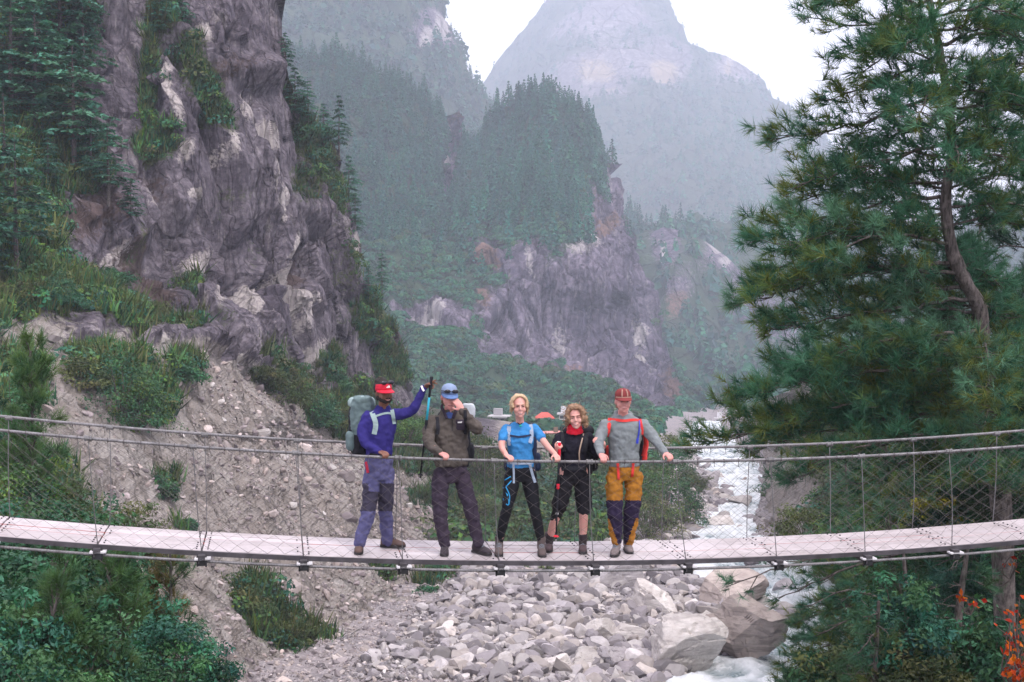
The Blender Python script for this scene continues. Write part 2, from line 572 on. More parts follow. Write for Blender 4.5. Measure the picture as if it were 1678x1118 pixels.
def scatter(L, n, weight, rng, inside=True):
    w = np.clip(weight, 0, None) * 1.0
    A = np.linalg.norm(np.cross(np.gradient(L.V, axis=0), np.gradient(L.V, axis=1)), axis=-1)
    w = w * A
    w[:, :L.skip] = 0
    w = w.ravel()
    # nearer ground gets its share by its apparent size too
    w = w / np.maximum(L.V[..., 1].ravel(), 1) ** 1.0
    idx = rng.choice(len(w), size=n, p=w / w.sum())
    j = rng.normal(0, 0.5, (n, 2))
    V = L.V.reshape(-1, 3)
    du = np.gradient(L.V, axis=0).reshape(-1, 3)[idx]; dv = np.gradient(L.V, axis=1).reshape(-1, 3)[idx]
    return V[idx] + du * np.clip(j[:, :1], -1, 1) + dv * np.clip(j[:, 1:], -1, 1), L.N.reshape(-1, 3)[idx], idx

# ---- valley floor profile
_RY = np.array([-200, 0, 30, 50, 70, 90, 115, 170, 280, 420, 700, 1000, 4000.])
_RZ = np.array([-15, -18.5, -19.6, -20.4, -21.2, -22.7, -24, -28, -36.5, -49.3, -74, -100, -180.])
def river_z(Y):
    return np.interp(Y, _RY, _RZ)
def py_of_Y(Y):
    return proj(np.stack([np.zeros_like(Y), Y, river_z(Y)], -1))[1]
_yy = np.linspace(40, 900, 2000)
_pp = py_of_Y(_yy)
def Y_of_py(py):
    return np.interp(-np.asarray(py, float), -_pp, _yy)
# edges of the running water in the photograph, row by row
_wpy = np.array([668, 690, 720, 740, 780, 820, 860, 900, 950, 1000, 1050, 1118, 1250, 1420.])
_wl = np.array([1160, 1142, 1120, 1132, 1166, 1188, 1142, 1124, 1126, 1232, 1250, 1108, 1050, 1000.])
_wr = np.array([1180, 1178, 1192, 1232, 1248, 1246, 1232, 1262, 1385, 1420, 1430, 1450, 1500, 1560.])
_wY = Y_of_py(_wpy)
_o = np.argsort(_wY)
_wYs = _wY[_o]
_wXl = ((_wl - CX) / F_PX * _wY)[_o]
_wXr = ((_wr - CX) / F_PX * _wY)[_o]
def water_x(Y):
    return np.interp(Y, _wYs, _wXl), np.interp(Y, _wYs, _wXr)

def bed_height(X, Y):
    z = river_z(Y)
    l, r = water_x(Y)
    out = np.maximum(l - X, X - r)
    z = z + np.where(out > 0, np.minimum(out * 0.08, np.where(X < l, 0.75, 1.6 + out * 0.03)) + 0.15, -0.5 + np.clip(out * 0.2, -0.8, 0))
    return z

# ---- river bed of rubble
t = NT('river_gravel')
pos = t.coord(kind='Position')
v1 = t.new('ShaderNodeTexVoronoi'); v1.inputs['Scale'].default_value = 2.2; t.link(pos, v1.inputs['Vector'])
v2 = t.new('ShaderNodeTexVoronoi'); v2.inputs['Scale'].default_value = 6.5; t.link(pos, v2.inputs['Vector'])
hs = t.new('ShaderNodeSeparateColor'); t.link(v2.outputs['Color'], hs.inputs[0])
c = t.mix(hs.outputs[0], (0.15, 0.135, 0.14), (0.38, 0.345, 0.345))
c = t.mix(t.range(v2.outputs['Distance'], 0.35, 0.6, 0, 0.6), c, (0.10, 0.09, 0.10))
c = t.mix(t.range(t.noise(pos, 0.25, 5), 0.4, 0.6, 0, 0.5), c, (0.30, 0.26, 0.26))
c = t.mix(t.range(t.attr('veg'), 0.35, 0.6), c, t.mix(t.range(t.noise(pos, 0.4, 6), 0.35, 0.65), (0.05, 0.08, 0.035), (0.115, 0.115, 0.055)))
M_GRAVEL = t.done(c, 0.9, t.bump(v2.outputs['Distance'], -0.7, 0.12, t.bump(v1.outputs['Distance'], -0.6, 0.2)))

ny, nx = 300, 240
gy = np.geomspace(30, 950, ny)[:, None] * np.ones((1, nx))
gx = np.linspace(-0.34, 0.52, nx)[None] * gy
gz = bed_height(gx, gy)
p3 = np.stack([gx, gy, gz], -1)
gz = gz + fbm(p3 * 0.35, 4, 3) * 0.45 + fbm(p3 * 1.4, 3, 5) * 0.18
_l, _r = water_x(gy)
veg = smooth01((_l - gx - 3.0 - gy * 0.01) / 4) * smooth01((gy - 98) / 20) + smooth01((gx - _r - 3.0) / 5) * smooth01((gy - 95) / 20)
veg = np.clip(veg + fbm(p3 * 0.12, 4, 7) * 0.35, 0, 1) * (gy > 95)
gz = gz + veg * smooth01((_l - gx - 3) / 30) * np.clip((gy - 100) * 0.02, 0, 2.5) * (1 - smooth01((gy - 200) / 80))
BED = Land(); BED.V = np.stack([gx, gy, gz], -1); BED.R = veg; BED.skip = 0; BED.px, BED.py = proj(BED.V)
_n = np.cross(np.gradient(BED.V, axis=1), np.gradient(BED.V, axis=0)); BED.N = _n / np.linalg.norm(_n, axis=-1, keepdims=True); BED.N *= np.sign(BED.N[..., 2:3])
bed_me = mesh_np('riverbed', np.stack([gx, gy, gz], -1).reshape(-1, 3), grid_faces(ny, nx), [M_GRAVEL], True, {'veg': veg.ravel()})
bed = tag(mobj('riverbed', bed_me), kind='structure')

# ---- one wide sheet of ground far below, to the horizon
t = NT('valley_ground')
pos = t.coord(kind='Position')
M_GROUND = t.done(t.mix(t.range(t.noise(pos, 0.01, 8), 0.35, 0.65), (0.06, 0.085, 0.05), (0.17, 0.15, 0.13)), 0.95)
g = np.linspace(-1, 1, 60)
gx, gy = np.meshgrid(np.sign(g) * np.abs(g) ** 2 * 4400, 1000 + np.sign(g) * np.abs(g) ** 2 * 4400, indexing='ij')
gz = np.minimum(river_z(gy) - 6, -26) - 4 + fbm(np.stack([gx, gy, gx * 0], -1) * 0.004, 3, 8) * 3
ground = tag(mobj('ground', mesh_np('ground', np.stack([gx, gy, gz], -1).reshape(-1, 3), grid_faces(60, 60), [M_GROUND], True)), kind='structure')

# ---- running water
t = NT('white_water')
pos = t.coord((1, 0.55, 1), 'Position')
n1 = t.noise(pos, 0.55, 8, 0.7, 1.2)
n2 = t.noise(pos, 2.5, 6, 0.7, 0.8)
f = t.range(t.math('ADD', t.math('MULTIPLY', n1, 0.7), t.math('MULTIPLY', n2, 0.4)), 0.49, 0.66)
f = t.math('MAXIMUM', f, t.range(t.attr('foam'), 0.62, 1.05))
c = t.mix(f, (0.20, 0.27, 0.29), (0.80, 0.82, 0.85))
t.b.inputs['IOR'].default_value = 1.33
M_WATER = t.done(c, t.range(f, 0, 1, 0.12, 0.8), t.bump(n2, 0.6, 0.25, t.bump(n1, 0.8, 0.5)), spec=0.5)
nY, nW = 420, 60
wy = np.geomspace(40, 400, nY)
wl_, wr_ = water_x(wy)
s = np.linspace(-0.06, 1.06, nW)
gx = wl_[:, None] + (wr_ - wl_)[:, None] * s[None]
gy = wy[:, None] * np.ones((1, nW))
gz = river_z(gy)
p3 = np.stack([gx, gy * 0.6, gz * 0], -1)
h = ridged(p3 * 0.35, 4, 21) * 0.45 + fbm(p3 * 1.6, 3, 22) * 0.16
foam = smooth01(h * 1.6 + 0.45)
gz = gz + h * 1.3
river = tag(mobj('river', mesh_np('river', np.stack([gx, gy, gz], -1).reshape(-1, 3), grid_faces(nY, nW), [M_WATER], True,
                                  {'foam': foam.ravel()})), kind='structure')

# ---- left bank: fir slope, big cliff, landslide scree
LEFT_Z = RBF([
    (-350, -320, 134), (0, -320, 140), (160, -320, 137), (300, -320, 142), (455, -320, 165),
    (-350, 0, 108), (0, 0, 119), (150, 0, 123), (300, 0, 129), (400, 0, 137), (458, 0, 144),
    (0, 150, 113), (150, 150, 119), (200, 150, 121), (260, 150, 124), (300, 150, 123), (400, 150, 133), (465, 150, 143),
    (0, 280, 104), (120, 280, 110), (220, 280, 115), (300, 280, 119), (400, 280, 128), (470, 280, 142), (520, 260, 152), (555, 290, 164),
    (-300, 420, 84), (0, 420, 93), (120, 420, 101), (220, 420, 110), (300, 400, 116), (400, 400, 125), (480, 400, 138), (540, 400, 150), (583, 400, 164),
    (0, 510, 85), (120, 510, 91), (220, 500, 99), (320, 520, 108), (420, 530, 119), (500, 530, 132), (570, 530, 149), (630, 530, 168),
    (-300, 575, 74), (0, 570, 81), (0, 580, 78.6), (110, 572, 85), (110, 583, 82.6), (200, 570, 89), (200, 580, 86.8), (270, 572, 91),
    (330, 560, 97), (400, 590, 107), (480, 630, 120), (560, 650, 142), (610, 650, 155), (655, 640, 170), (672, 690, 168),
    (-300, 750, 60), (0, 620, 75), (0, 750, 66), (0, 950, 55), (0, 1118, 48), (-300, 1118, 42), (-300, 1350, 32), (0, 1350, 35), (0, 1750, 22), (-300, 1750, 20), (300, 1750, 31), (700, 1750, 46),
    (150, 650, 80), (150, 800, 71), (150, 950, 63), (200, 1118, 55), (300, 1350, 46),
    (300, 600, 90), (300, 700, 85), (300, 800, 80), (300, 950, 71), (350, 1118, 62.5),
    (450, 680, 103), (450, 780, 94), (450, 880, 86), (450, 1000, 77), (480, 1118, 69),
    (560, 720, 119), (600, 780, 109), (600, 880, 98), (600, 1000, 84), (620, 1118, 72.5),
    (720, 740, 155), (720, 800, 133), (720, 900, 106), (720, 1000, 90), (720, 1118, 76), (700, 1350, 56),
    (860, 720, 190), (860, 780, 156), (860, 880, 119), (900, 960, 100)])
_eR = np.array([(-320, 455), (0, 461), (60, 456), (110, 462), (150, 471), (200, 484), (235, 536), (260, 552), (300, 561), (350, 574),
                (400, 586), (440, 591), (470, 594), (500, 621), (540, 641), (580, 655), (630, 668), (690, 680), (712, 760),
                (730, 870), (800, 915), (880, 920), (960, 880), (1050, 800), (1350, 720)], float)
vv = np.concatenate([np.linspace(-320, -20, 60), np.linspace(-16, 760, 240), np.linspace(764, 1350, 150), np.linspace(1360, 1750, 40)])
uu = np.concatenate([np.linspace(-350, -12, 45) , [0.0]])
edge = np.interp(vv, _eR[:, 0], _eR[:, 1])
s = np.linspace(0, 1, 330); s = 1 - (1 - s) ** 1.5
PXr = edge[:, None] * s[None]                         # from the left frame edge to the silhouette
PXl = np.repeat(uu[None, :-1], len(vv), 0)
PX = np.concatenate([PXl, PXr], 1)
PY = np.repeat(vv[:, None], PX.shape[1], 1)
LEFT_VEG = [
    (40, 100, 115, 260, 14, 1.0), (0, 350, 110, 140, 0, 1.0), (-150, 300, 200, 500, 0, 1.0), (130, 270, 70, 55, 30, 0.9), (-100, 500, 140, 80, 0, 1.0),
    (80, 470, 110, 55, 10, 1.0), (190, 500, 110, 42, 18, 1.0), (280, 535, 60, 22, 25, 0.85),
    (243, 130, 16, 110, 2, 0.95), (255, 235, 42, 26, 10, 0.95), (330, 165, 22, 75, -28, 0.8), (300, 95, 26, 30, 0, 0.6), (270, 20, 30, 46, 0, 0.8),
    (480, 160, 14, 80, -5, 0.7), (510, 260, 38, 70, -25, 0.85), (535, 310, 30, 60, -10, 0.8), (480, 300, 30, 50, -10, 0.55), (560, 420, 16, 80, -5, 0.5),
    (610, 520, 40, 60, -15, 0.8), (640, 600, 26, 60, -15, 0.7), (545, 600, 40, 50, 0, 0.8), (590, 650, 60, 40, 20, 0.7),
    (190, 610, 80, 45, 12, 0.95), (300, 600, 36, 30, 0, 0.8), (240, 660, 60, 40, 20, 0.8), (150, 580, 60, 16, 0, 0.7),
    (460, 630, 80, 26, 33, 0.95), (540, 680, 70, 34, 28, 0.95), (600, 700, 60, 40, 0, 0.9), (700, 740, 120, 50, 0, 0.9),
    (270, 790, 36, 30, 50, 0.6), (290, 870, 24, 20, 0, 0.5), (470, 1040, 120, 40, 33, 0.8), (420, 980, 50, 26, 33, 0.7),
    (620, 930, 60, 26, 20, 0.55), (720, 960, 60, 40, 10, 0.6), (800, 800, 110, 70, 0, 0.85), (700, 820, 60, 40, 0, 0.5), (830, 900, 60, 40, 0, 0.7),
    (30, 850, 105, 130, 0, 1.0), (90, 1050, 190, 130, 0, 1.0), (20, 640, 60, 60, 0, 0.9), (-200, 800, 250, 500, 0, 1.0),
    (225, 400, 26, 60, -10, 0.4), (320, 460, 18, 22, 0, 0.8), (370, 330, 40, 40, -20, 0.35), (420, 400, 20, 60, 0, 0.3), (450, 580, 20, 40, 0, 0.4), (345, 560, 20, 40, 0, 0.4)]
LEFT_PALE = [
    (413, 260, 10, 60, 6, 1.0), (428, 225, 12, 26, 0, 0.9), (462, 490, 20, 62, -5, 1.0), (447, 430, 7, 40, 0, 0.9), (397, 490, 9, 60, 0, 1.0),
    (385, 185, 20, 28, 0, 0.7), (325, 65, 24, 30, 30, 0.6), (580, 420, 6, 60, 0, 0.8), (280, 160, 12, 60, -8, 0.7), (300, 250, 16, 20, 0, 0.55),
    (205, 415, 24, 16, 0, 0.8), (250, 330, 24, 20, 0, 0.55), (310, 320, 16, 12, 0, 0.7), (330, 430, 26, 24, 0, 0.6), (240, 50, 10, 40, -10, 0.5),
    (505, 600, 14, 46, 12, 0.8), (490, 520, 10, 40, 0, 0.5), (540, 470, 8, 40, 0, 0.5), (360, 240, 9, 40, 0, 0.5), (430, 340, 8, 40, 0, 0.6), (345, 500, 10, 40, 0, 0.6)]
LEFT_DIRT = [
    (0, 578, 140, 9, 0, 1.0), (150, 576, 120, 8, 0, 1.0), (40, 545, 90, 30, 0, 0.9), (200, 560, 60, 20, 0, 0.6), (10, 530, 40, 40, 0, 0.8)]
LEFT_SOIL = [
    (150, 330, 70, 50, 35, 0.7), (120, 370, 60, 40, 0, 0.65), (230, 420, 40, 40, 40, 0.8), (265, 460, 50, 26, 30, 0.8), (470, 450, 24, 36, 0, 0.9),
    (340, 130, 40, 20, 0, 0.6), (370, 110, 50, 20, -5, 0.6), (300, 540, 40, 20, 20, 0.7), (640, 560, 30, 60, -15, 0.5), (470, 800, 90, 30, 35, 0.4), (640, 860, 60, 30, 0, 0.6), (690, 820, 60, 50, 0, 0.55), (760, 880, 90, 40, 0, 0.5), (560, 830, 60, 30, 10, 0.35), (250, 760, 50, 60, 40, 0.35), (250, 300, 40, 60, 0, 0.5), (520, 420, 14, 40, 0, 0.4)]

def left_masks(px, py, V):
    n = fbm(V * 0.35, 4, 41); n2 = fbm(V * 0.9, 4, 42)
    R = brush(px, py, LEFT_VEG) + n2 * 0.20
    G = brush(px, py, LEFT_PALE) * 1.25 + n2 * 0.15
    # loose slope: everything below a line from the trail to the foot of the cliff
    line = np.interp(px, [-400, 0, 270, 330, 400, 480, 560, 640, 720, 900], [575, 577, 573, 575, 605, 650, 690, 712, 720, 722])
    B = smooth01((py - line) / 14 + 0.5) + n * 0.1
    B = np.maximum(B, brush(px, py, LEFT_DIRT))
    S = brush(px, py, LEFT_SOIL) + n * 0.25
    R = np.where(np.abs(py - line) < 6, R * 0.4, R) * np.where((px < 110) & (np.abs(py - 578) < 6), 0, 1)
    return np.clip(R, 0, 1), np.clip(G, 0, 1), np.clip(B, 0, 1), np.clip(S * (1 - B * 0.25), 0, 1)

def left_disp(V, px, py, R, G, B, S):
    rock = np.clip(1 - B, 0, 1) * (1 - 0.65 * R)
    q = V * np.array([1, 1, 0.42])
    _q = V * np.array([0.14, 0.14, 0.05])
    w = V + np.stack([fbm(_q, 4, 51), fbm(_q, 4, 52), fbm(_q, 3, 53)], -1) * np.array([1.6, 1.6, 6.0])
    f1, f2, cid, off = worley(w * np.array([0.13, 0.13, 0.028]), 61)
    g1, g2, cid2, off2 = worley(w * np.array([0.38, 0.38, 0.085]), 67)
    w1, w2 = smooth01((f2 - f1) / 0.13), smooth01((g2 - g1) / 0.17)
    d = ((cid - 0.5) * 5.0 + off[..., 0] * (cid * 7 % 1 - 0.5) * 4.5 + off[..., 2] * (cid * 5 % 1 - 0.5) * 3.0) * w1
    d = d + ((cid2 - 0.5) * 1.5 + off2[..., 0] * (cid2 * 7 % 1 - 0.5) * 1.5 + off2[..., 2] * (cid2 * 13 % 1 - 0.6) * 1.0) * w2
    d = d - (1 - w1) * 1.0 - (1 - w2) * 0.35 + ridged(V * np.array([0.3, 0.3, 0.03]), 2, 71) * 0.5 + fbm(V * np.array([0.6, 0.6, 0.3]), 2, 73) * 0.2
    # over-hanging ledges and the dark hollow in the face
    d = d - brush(px, py, [(405, 430, 22, 60, 0, 3.5), (470, 450, 22, 34, 0, 3.2), (400, 150, 40, 30, 0, 1.6), (365, 420, 14, 50, 0, 1.5)])
    d = d + brush(px, py, [(405, 125, 40, 30, 0, 2.2), (300, 330, 20, 40, 0, 1.6), (330, 440, 30, 50, 0, 1.5), (280, 170, 30, 60, -10, 1.5)])
    scr = fbm(V * np.array([0.5, 0.5, 0.22]), 5, 81) * 0.85 + fbm(V * 2.2, 3, 83) * 0.2 + ridged(V * np.array([0.25, 0.25, 0.1]), 3, 85) * 0.5
    veg = fbm(V * 0.3, 4, 91) * 1.0 + fbm(V * 1.2, 3, 93) * 0.3
    out = rock * d + B * scr + R * (1 - B) * veg * 0.8
    flat = (np.abs(py - 576) < 5) & (px < 260)
    return np.where(flat, out * 0.25, out)

# columns become rows of the grid: the first index runs from the crest/edge
LEFT = sheet('left_bank', PX[:, ::-1], PY[:, ::-1], LEFT_Z, left_disp, left_masks, M_CLIFF, back=[(14, 0), (40, 2), (90, 10)], smooth=False)

# ---- middle distance: forested spurs with a gully between and a wall of rock below
MID_Z = RBF([
    (380, 60, 860), (480, 80, 840), (560, 110, 820), (640, 130, 810), (700, 160, 800), (750, 215, 815), (790, 260, 860), (830, 200, 790), (880, 150, 770), (940, 200, 765), (1000, 290, 790),
    (450, 250, 690), (560, 250, 690), (640, 280, 690), (700, 300, 705), (735, 300, 820), (775, 300, 720), (850, 280, 690), (940, 290, 690), (1015, 320, 790),
    (560, 400, 600), (640, 400, 610), (700, 400, 640), (725, 380, 730), (770, 400, 630), (850, 390, 610), (950, 390, 625), (1020, 400, 700), (1040, 410, 790),
    (560, 520, 530), (650, 510, 550), (720, 500, 570), (820, 470, 575), (900, 440, 575), (960, 450, 590), (1010, 470, 620), (1060, 480, 760),
    (560, 600, 480), (660, 560, 540), (740, 560, 530), (820, 590, 545), (920, 590, 560), (1000, 600, 585), (1050, 590, 640), (1090, 590, 750),
    (560, 680, 430), (660, 660, 440), (760, 680, 430), (860, 690, 440), (960, 690, 455), (1060, 690, 500), (1130, 695, 600),
    (560, 760, 330), (760, 740, 330), (960, 740, 330), (1130, 740, 360)])
_mT = np.array([(380, 90), (480, 112), (560, 128), (640, 138), (700, 165), (750, 225), (785, 265), (805, 225), (830, 185), (865, 158), (905, 165),
                (940, 200), (985, 258), (1003, 300), (1012, 330), (1020, 350), (1030, 385), (1042, 425), (1060, 480), (1075, 535), (1095, 600), (1112, 650), (1140, 705)], float)
px1 = np.linspace(380, 1140, 330)
top = np.interp(px1, _mT[:, 0], _mT[:, 1])
s = np.linspace(0, 1, 270)
PX = np.repeat(px1[:, None], len(s), 1)
PY = top[:, None] + (745 - top)[:, None] * s[None]
MID_BARE = [(920, 520, 125, 95, -8, 1.0), (1000, 600, 90, 70, 0, 0.9), (830, 540, 40, 60, 0, 0.7), (1010, 480, 50, 160, -14, 1.0), (1050, 600, 46, 110, -10, 0.85), (700, 525, 70, 28, 5, 0.9), (870, 440, 90, 42, 20, 0.55),
            (735, 260, 22, 60, 0, 0.7), (665, 320, 10, 26, 0, 0.6), (905, 272, 18, 16, 0, 0.7), (1000, 320, 18, 60, -8, 0.8), (790, 590, 60, 40, 0, 0.35)]
MID_PALE = [(702, 522, 34, 14, 5, 0.9), (935, 410, 34, 24, 10, 0.85), (868, 430, 8, 20, 0, 0.7), (1040, 580, 9, 70, -8, 0.7), (668, 322, 5, 16, 0, 0.9), (905, 275, 8, 10, 0, 0.8), (925, 560, 14, 34, 0, 0.6), (1003, 290, 6, 18, 0, 0.9), (960, 500, 8, 60, 0, 0.4), (745, 265, 6, 30, 0, 0.6)]
MID_SOIL = [(590, 260, 26, 20, 20, 0.8), (720, 190, 40, 30, 20, 0.7), (800, 430, 30, 20, 0, 0.9), (790, 490, 26, 26, 0, 0.8), (740, 470, 26, 18, 0, 0.7), (980, 380, 40, 20, -40, 0.9), (870, 400, 30, 16, 0, 0.6),
            (860, 630, 60, 26, 0, 0.8), (800, 610, 30, 26, 0, 0.5), (700, 620, 30, 20, 0, 0.5), (960, 350, 20, 60, -10, 0.6), (1090, 650, 20, 60, -10, 0.8), (650, 360, 24, 18, 0, 0.6), (930, 630, 40, 20, 10, 0.6)]
def mid_masks(px, py, V):
    n = fbm(V * 0.05, 5, 141); n2 = fbm(V * 0.12, 4, 142)
    bare = brush(px, py, MID_BARE)
    R = np.clip(1.12 - bare * 1.75 + n * 0.42, 0, 1)
    S = brush(px, py, MID_SOIL) + n2 * 0.35 - 0.08
    G = brush(px, py, MID_PALE) + n2 * 0.2
    R = np.clip(R - np.clip(S, 0, 1) * 0.45, 0, 1)
    return R, np.clip(G, 0, 1), np.zeros_like(R), np.clip(S, 0, 1)
def mid_disp(V, px, py, R, G, B, S):
    rock = 1 - R
    w = V + 4 * np.stack([fbm(V * 0.03, 3, 151), fbm(V * 0.03, 3, 152), fbm(V * 0.03, 3, 153)], -1)
    f1, f2, cid, off = worley(w * np.array([0.055, 0.055, 0.012]), 161)
    g1, g2, ci2, of2 = worley(w * np.array([0.15, 0.15, 0.035]), 167)
    d = (cid - 0.5) * 8 + off[..., 0] * (cid * 7 % 1 - 0.5) * 10 - np.exp(-((f2 - f1) / 0.05) ** 2) * 4 + (ci2 - 0.5) * 4 - np.exp(-((g2 - g1) / 0.07) ** 2) * 1.8
    d = d + ridged(V * np.array([0.14, 0.14, 0.012]), 3, 163) * 2.5
    big = ridged(V * np.array([0.016, 0.016, 0.007]), 3, 171) * 9 + fbm(V * 0.04, 4, 173) * 7
    big = big - brush(px, py, [(742, 255, 14, 60, -8, 26), (728, 330, 14, 70, 8, 34), (712, 400, 12, 50, 10, 20)])
    low = np.clip((py - 700) / 40, 0, 1)
    return (rock * d + big * (0.35 + 0.65 * R)) * (1 - low)
MID = sheet('middle_hillside', PX, PY, MID_Z, mid_disp, mid_masks, M_MID, back=[(40, 2), (120, 20), (260, 90)])

# ---- next spur down the valley, grassy shelf on top
NEXT_Z = RBF([(980, 350, 1150), (1060, 360, 1150), (1150, 372, 1180), (1250, 362, 1300), (1330, 372, 1400), (1500, 400, 1450), (1750, 380, 1350),
              (1040, 450, 980), (1100, 450, 940), (1130, 480, 960), (1180, 450, 1040), (1250, 450, 1080), (1330, 480, 1120), (1600, 520, 1050),
              (1060, 580, 880), (1120, 580, 850), (1170, 560, 950), (1230, 580, 960), (1320, 600, 930), (1600, 640, 800),
              (1060, 690, 700), (1150, 690, 690), (1230, 690, 700), (1320, 700, 640), (1600, 720, 560), (1060, 760, 520), (1300, 760, 460), (1750, 760, 420)])
_nT = np.array([(960, 380), (1010, 368), (1060, 366), (1110, 380), (1180, 378), (1240, 368), (1290, 340), (1320, 348), (1380, 400), (1450, 430), (1550, 400), (1650, 330), (1800, 280)], float)
px1 = np.linspace(960, 1800, 230)
top = np.interp(px1, _nT[:, 0], _nT[:, 1])
s = np.linspace(0, 1, 150)
PX = np.repeat(px1[:, None], len(s), 1)
PY = top[:, None] + (760 - top)[:, None] * s[None]
def next_masks(px, py, V):
    n = fbm(V * 0.03, 5, 241)
    bare = brush(px, py, [(1160, 440, 40, 24, 10, 1.0), (1210, 500, 40, 50, 0, 0.9), (1090, 420, 30, 30, 0, 0.9), (1260, 540, 60, 60, 0, 0.7), (1110, 480, 20, 60, 0, 0.6)])
    R = np.clip(1.05 - bare * 1.1 + n * 0.5, 0, 1)
    G = brush(px, py, [(1155, 432, 26, 8, 10, 1.0), (1165, 450, 16, 8, 0, 0.8), (1087, 430, 6, 18, 0, 0.8), (1205, 500, 16, 20, 0, 0.5)])
    B = brush(px, py, [(1265, 348, 40, 14, -25, 1.0), (1220, 358, 40, 5, 0, 0.9)])
    S = brush(px, py, [(1110, 500, 26, 30, 0, 0.8), (1130, 650, 40, 30, 0, 0.5)]) + n * 0.3
    R = np.clip(R - B * 1.2, 0, 1)
    return R, np.clip(G, 0, 1), np.clip(B, 0, 1), np.clip(S, 0, 1)
def next_disp(V, px, py, R, G, B, S):
    d = ridged(V * np.array([0.012, 0.012, 0.004]), 4, 261) * 16 + fbm(V * 0.02, 4, 263) * 10
    return d * (1 - np.clip((py - 700) / 40, 0, 1))
NEXT = sheet('valley_spur', PX, PY, NEXT_Z, next_disp, next_masks, M_MID, back=[(60, 2), (200, 30), (400, 140)])

# ---- mountain behind the forested spurs, upper left
_hT = np.array([(300, -260), (560, -200), (690, -60), (716, 0), (735, 62), (757, 112), (776, 152), (800, 192), (840, 230), (900, 290)], float)
px1 = np.linspace(300, 900, 200)
top = np.interp(px1, _hT[:, 0], _hT[:, 1])
s = np.linspace(0, 1, 150)
PX = np.repeat(px1[:, None], len(s), 1)
PY = top[:, None] + (340 - top)[:, None] * s[None]
HIGH_Z = RBF([(300, -260, 1500), (560, -200, 1500), (690, -60, 1420), (720, 20, 1400), (780, 150, 1400), (900, 300, 1400),
              (300, 60, 1150), (450, 40, 1180), (560, 60, 1200), (650, 60, 1230), (700, 120, 1270), (300, 340, 1000), (600, 340, 1000), (900, 340, 1300)])
def high_masks(px, py, V):
    n = fbm(V * 0.015, 5, 341)
    bare = brush(px, py, [(700, 55, 36, 40, -20, 1.1), (640, 90, 60, 30, 0, 0.5), (560, 20, 60, 30, 0, 0.3)])
    R = np.clip(1.05 - bare + n * 0.6, 0, 1)
    return R, np.clip(brush(px, py, [(715, 50, 14, 30, -20, 1.0), (690, 60, 8, 30, 0, 0.8)]) + n * 0.2, 0, 1), np.zeros_like(R), np.clip(n * 0.8 - 0.1, 0, 1)
def high_disp(V, px, py, R, G, B, S):
    return ridged(V * np.array([0.012, 0.012, 0.005]), 5, 361) * 16 + fbm(V * 0.02, 4, 363) * 12
HIGH = sheet('upper_mountain', PX, PY, HIGH_Z, high_disp, high_masks, M_MID, back=[(60, 10), (250, 90), (600, 300)])

# ---- far peak, mostly veiled
_gT = np.array([(560, 330), (640, 280), (740, 215), (790, 150), (830, 90), (862, 55), (905, -10), (960, -80), (1005, -125), (1055, -80), (1090, -10), (1108, 45),
                (1125, 66), (1170, 90), (1215, 112), (1245, 132), (1262, 158), (1290, 180), (1320, 205), (1345, 235), (1368, 262), (1400, 320), (1480, 390), (1600, 420)], float)
px1 = np.linspace(560, 1600, 280)
top = np.interp(px1, _gT[:, 0], _gT[:, 1])
s = np.linspace(0, 1, 150)
PX = np.repeat(px1[:, None], len(s), 1)
PY = top[:, None] + (450 - top)[:, None] * s[None]
FAR_Z = RBF([(560, 330, 2718), (790, 150, 2905), (900, 20, 2952), (1005, -80, 2999), (1085, 5, 2905), (1170, 78, 2812), (1262, 150, 2718), (1368, 262, 2624), (1500, 390, 2530),
             (800, 260, 2343), (900, 200, 2343), (1000, 160, 2390), (1060, 170, 2325), (1100, 140, 2530), (1200, 200, 2296), (1300, 280, 2249),
             (800, 450, 1874), (1000, 450, 1828), (1200, 380, 1781), (1300, 450, 1687), (1600, 450, 1874)])
def far_masks(px, py, V):
    n = fbm(V * 0.009, 6, 441)
    bare = brush(px, py, [(1000, 60, 90, 90, 0, 0.8), (960, 140, 90, 50, 0, 0.9), (1080, 110, 60, 50, 0, 0.8), (1200, 120, 50, 40, 0, 0.8)])
    R = np.clip(1.1 - bare + n * 0.6, 0, 1)
    B = brush(px, py, [(1085, 130, 30, 20, 30, 0.9), (980, 120, 40, 20, 0, 0.7), (1000, 160, 20, 10, 0, 0.6), (1190, 120, 10, 14, 0, 0.7)])
    return np.clip(R - B, 0, 1), np.clip(brush(px, py, [(965, 130, 14, 10, 0, 0.9), (1190, 115, 8, 14, 0, 0.8)]), 0, 1), np.clip(B, 0, 1), np.clip(n - 0.1, 0, 1)
def far_disp(V, px, py, R, G, B, S):
    return ridged(V * np.array([0.006, 0.006, 0.0027]), 6, 461) * 26 + fbm(V * 0.015, 4, 463) * 12
FAR = sheet('far_mountain', PX, PY, FAR_Z, far_disp, far_masks, M_FAR, back=[(100, 40), (400, 250), (900, 650)])

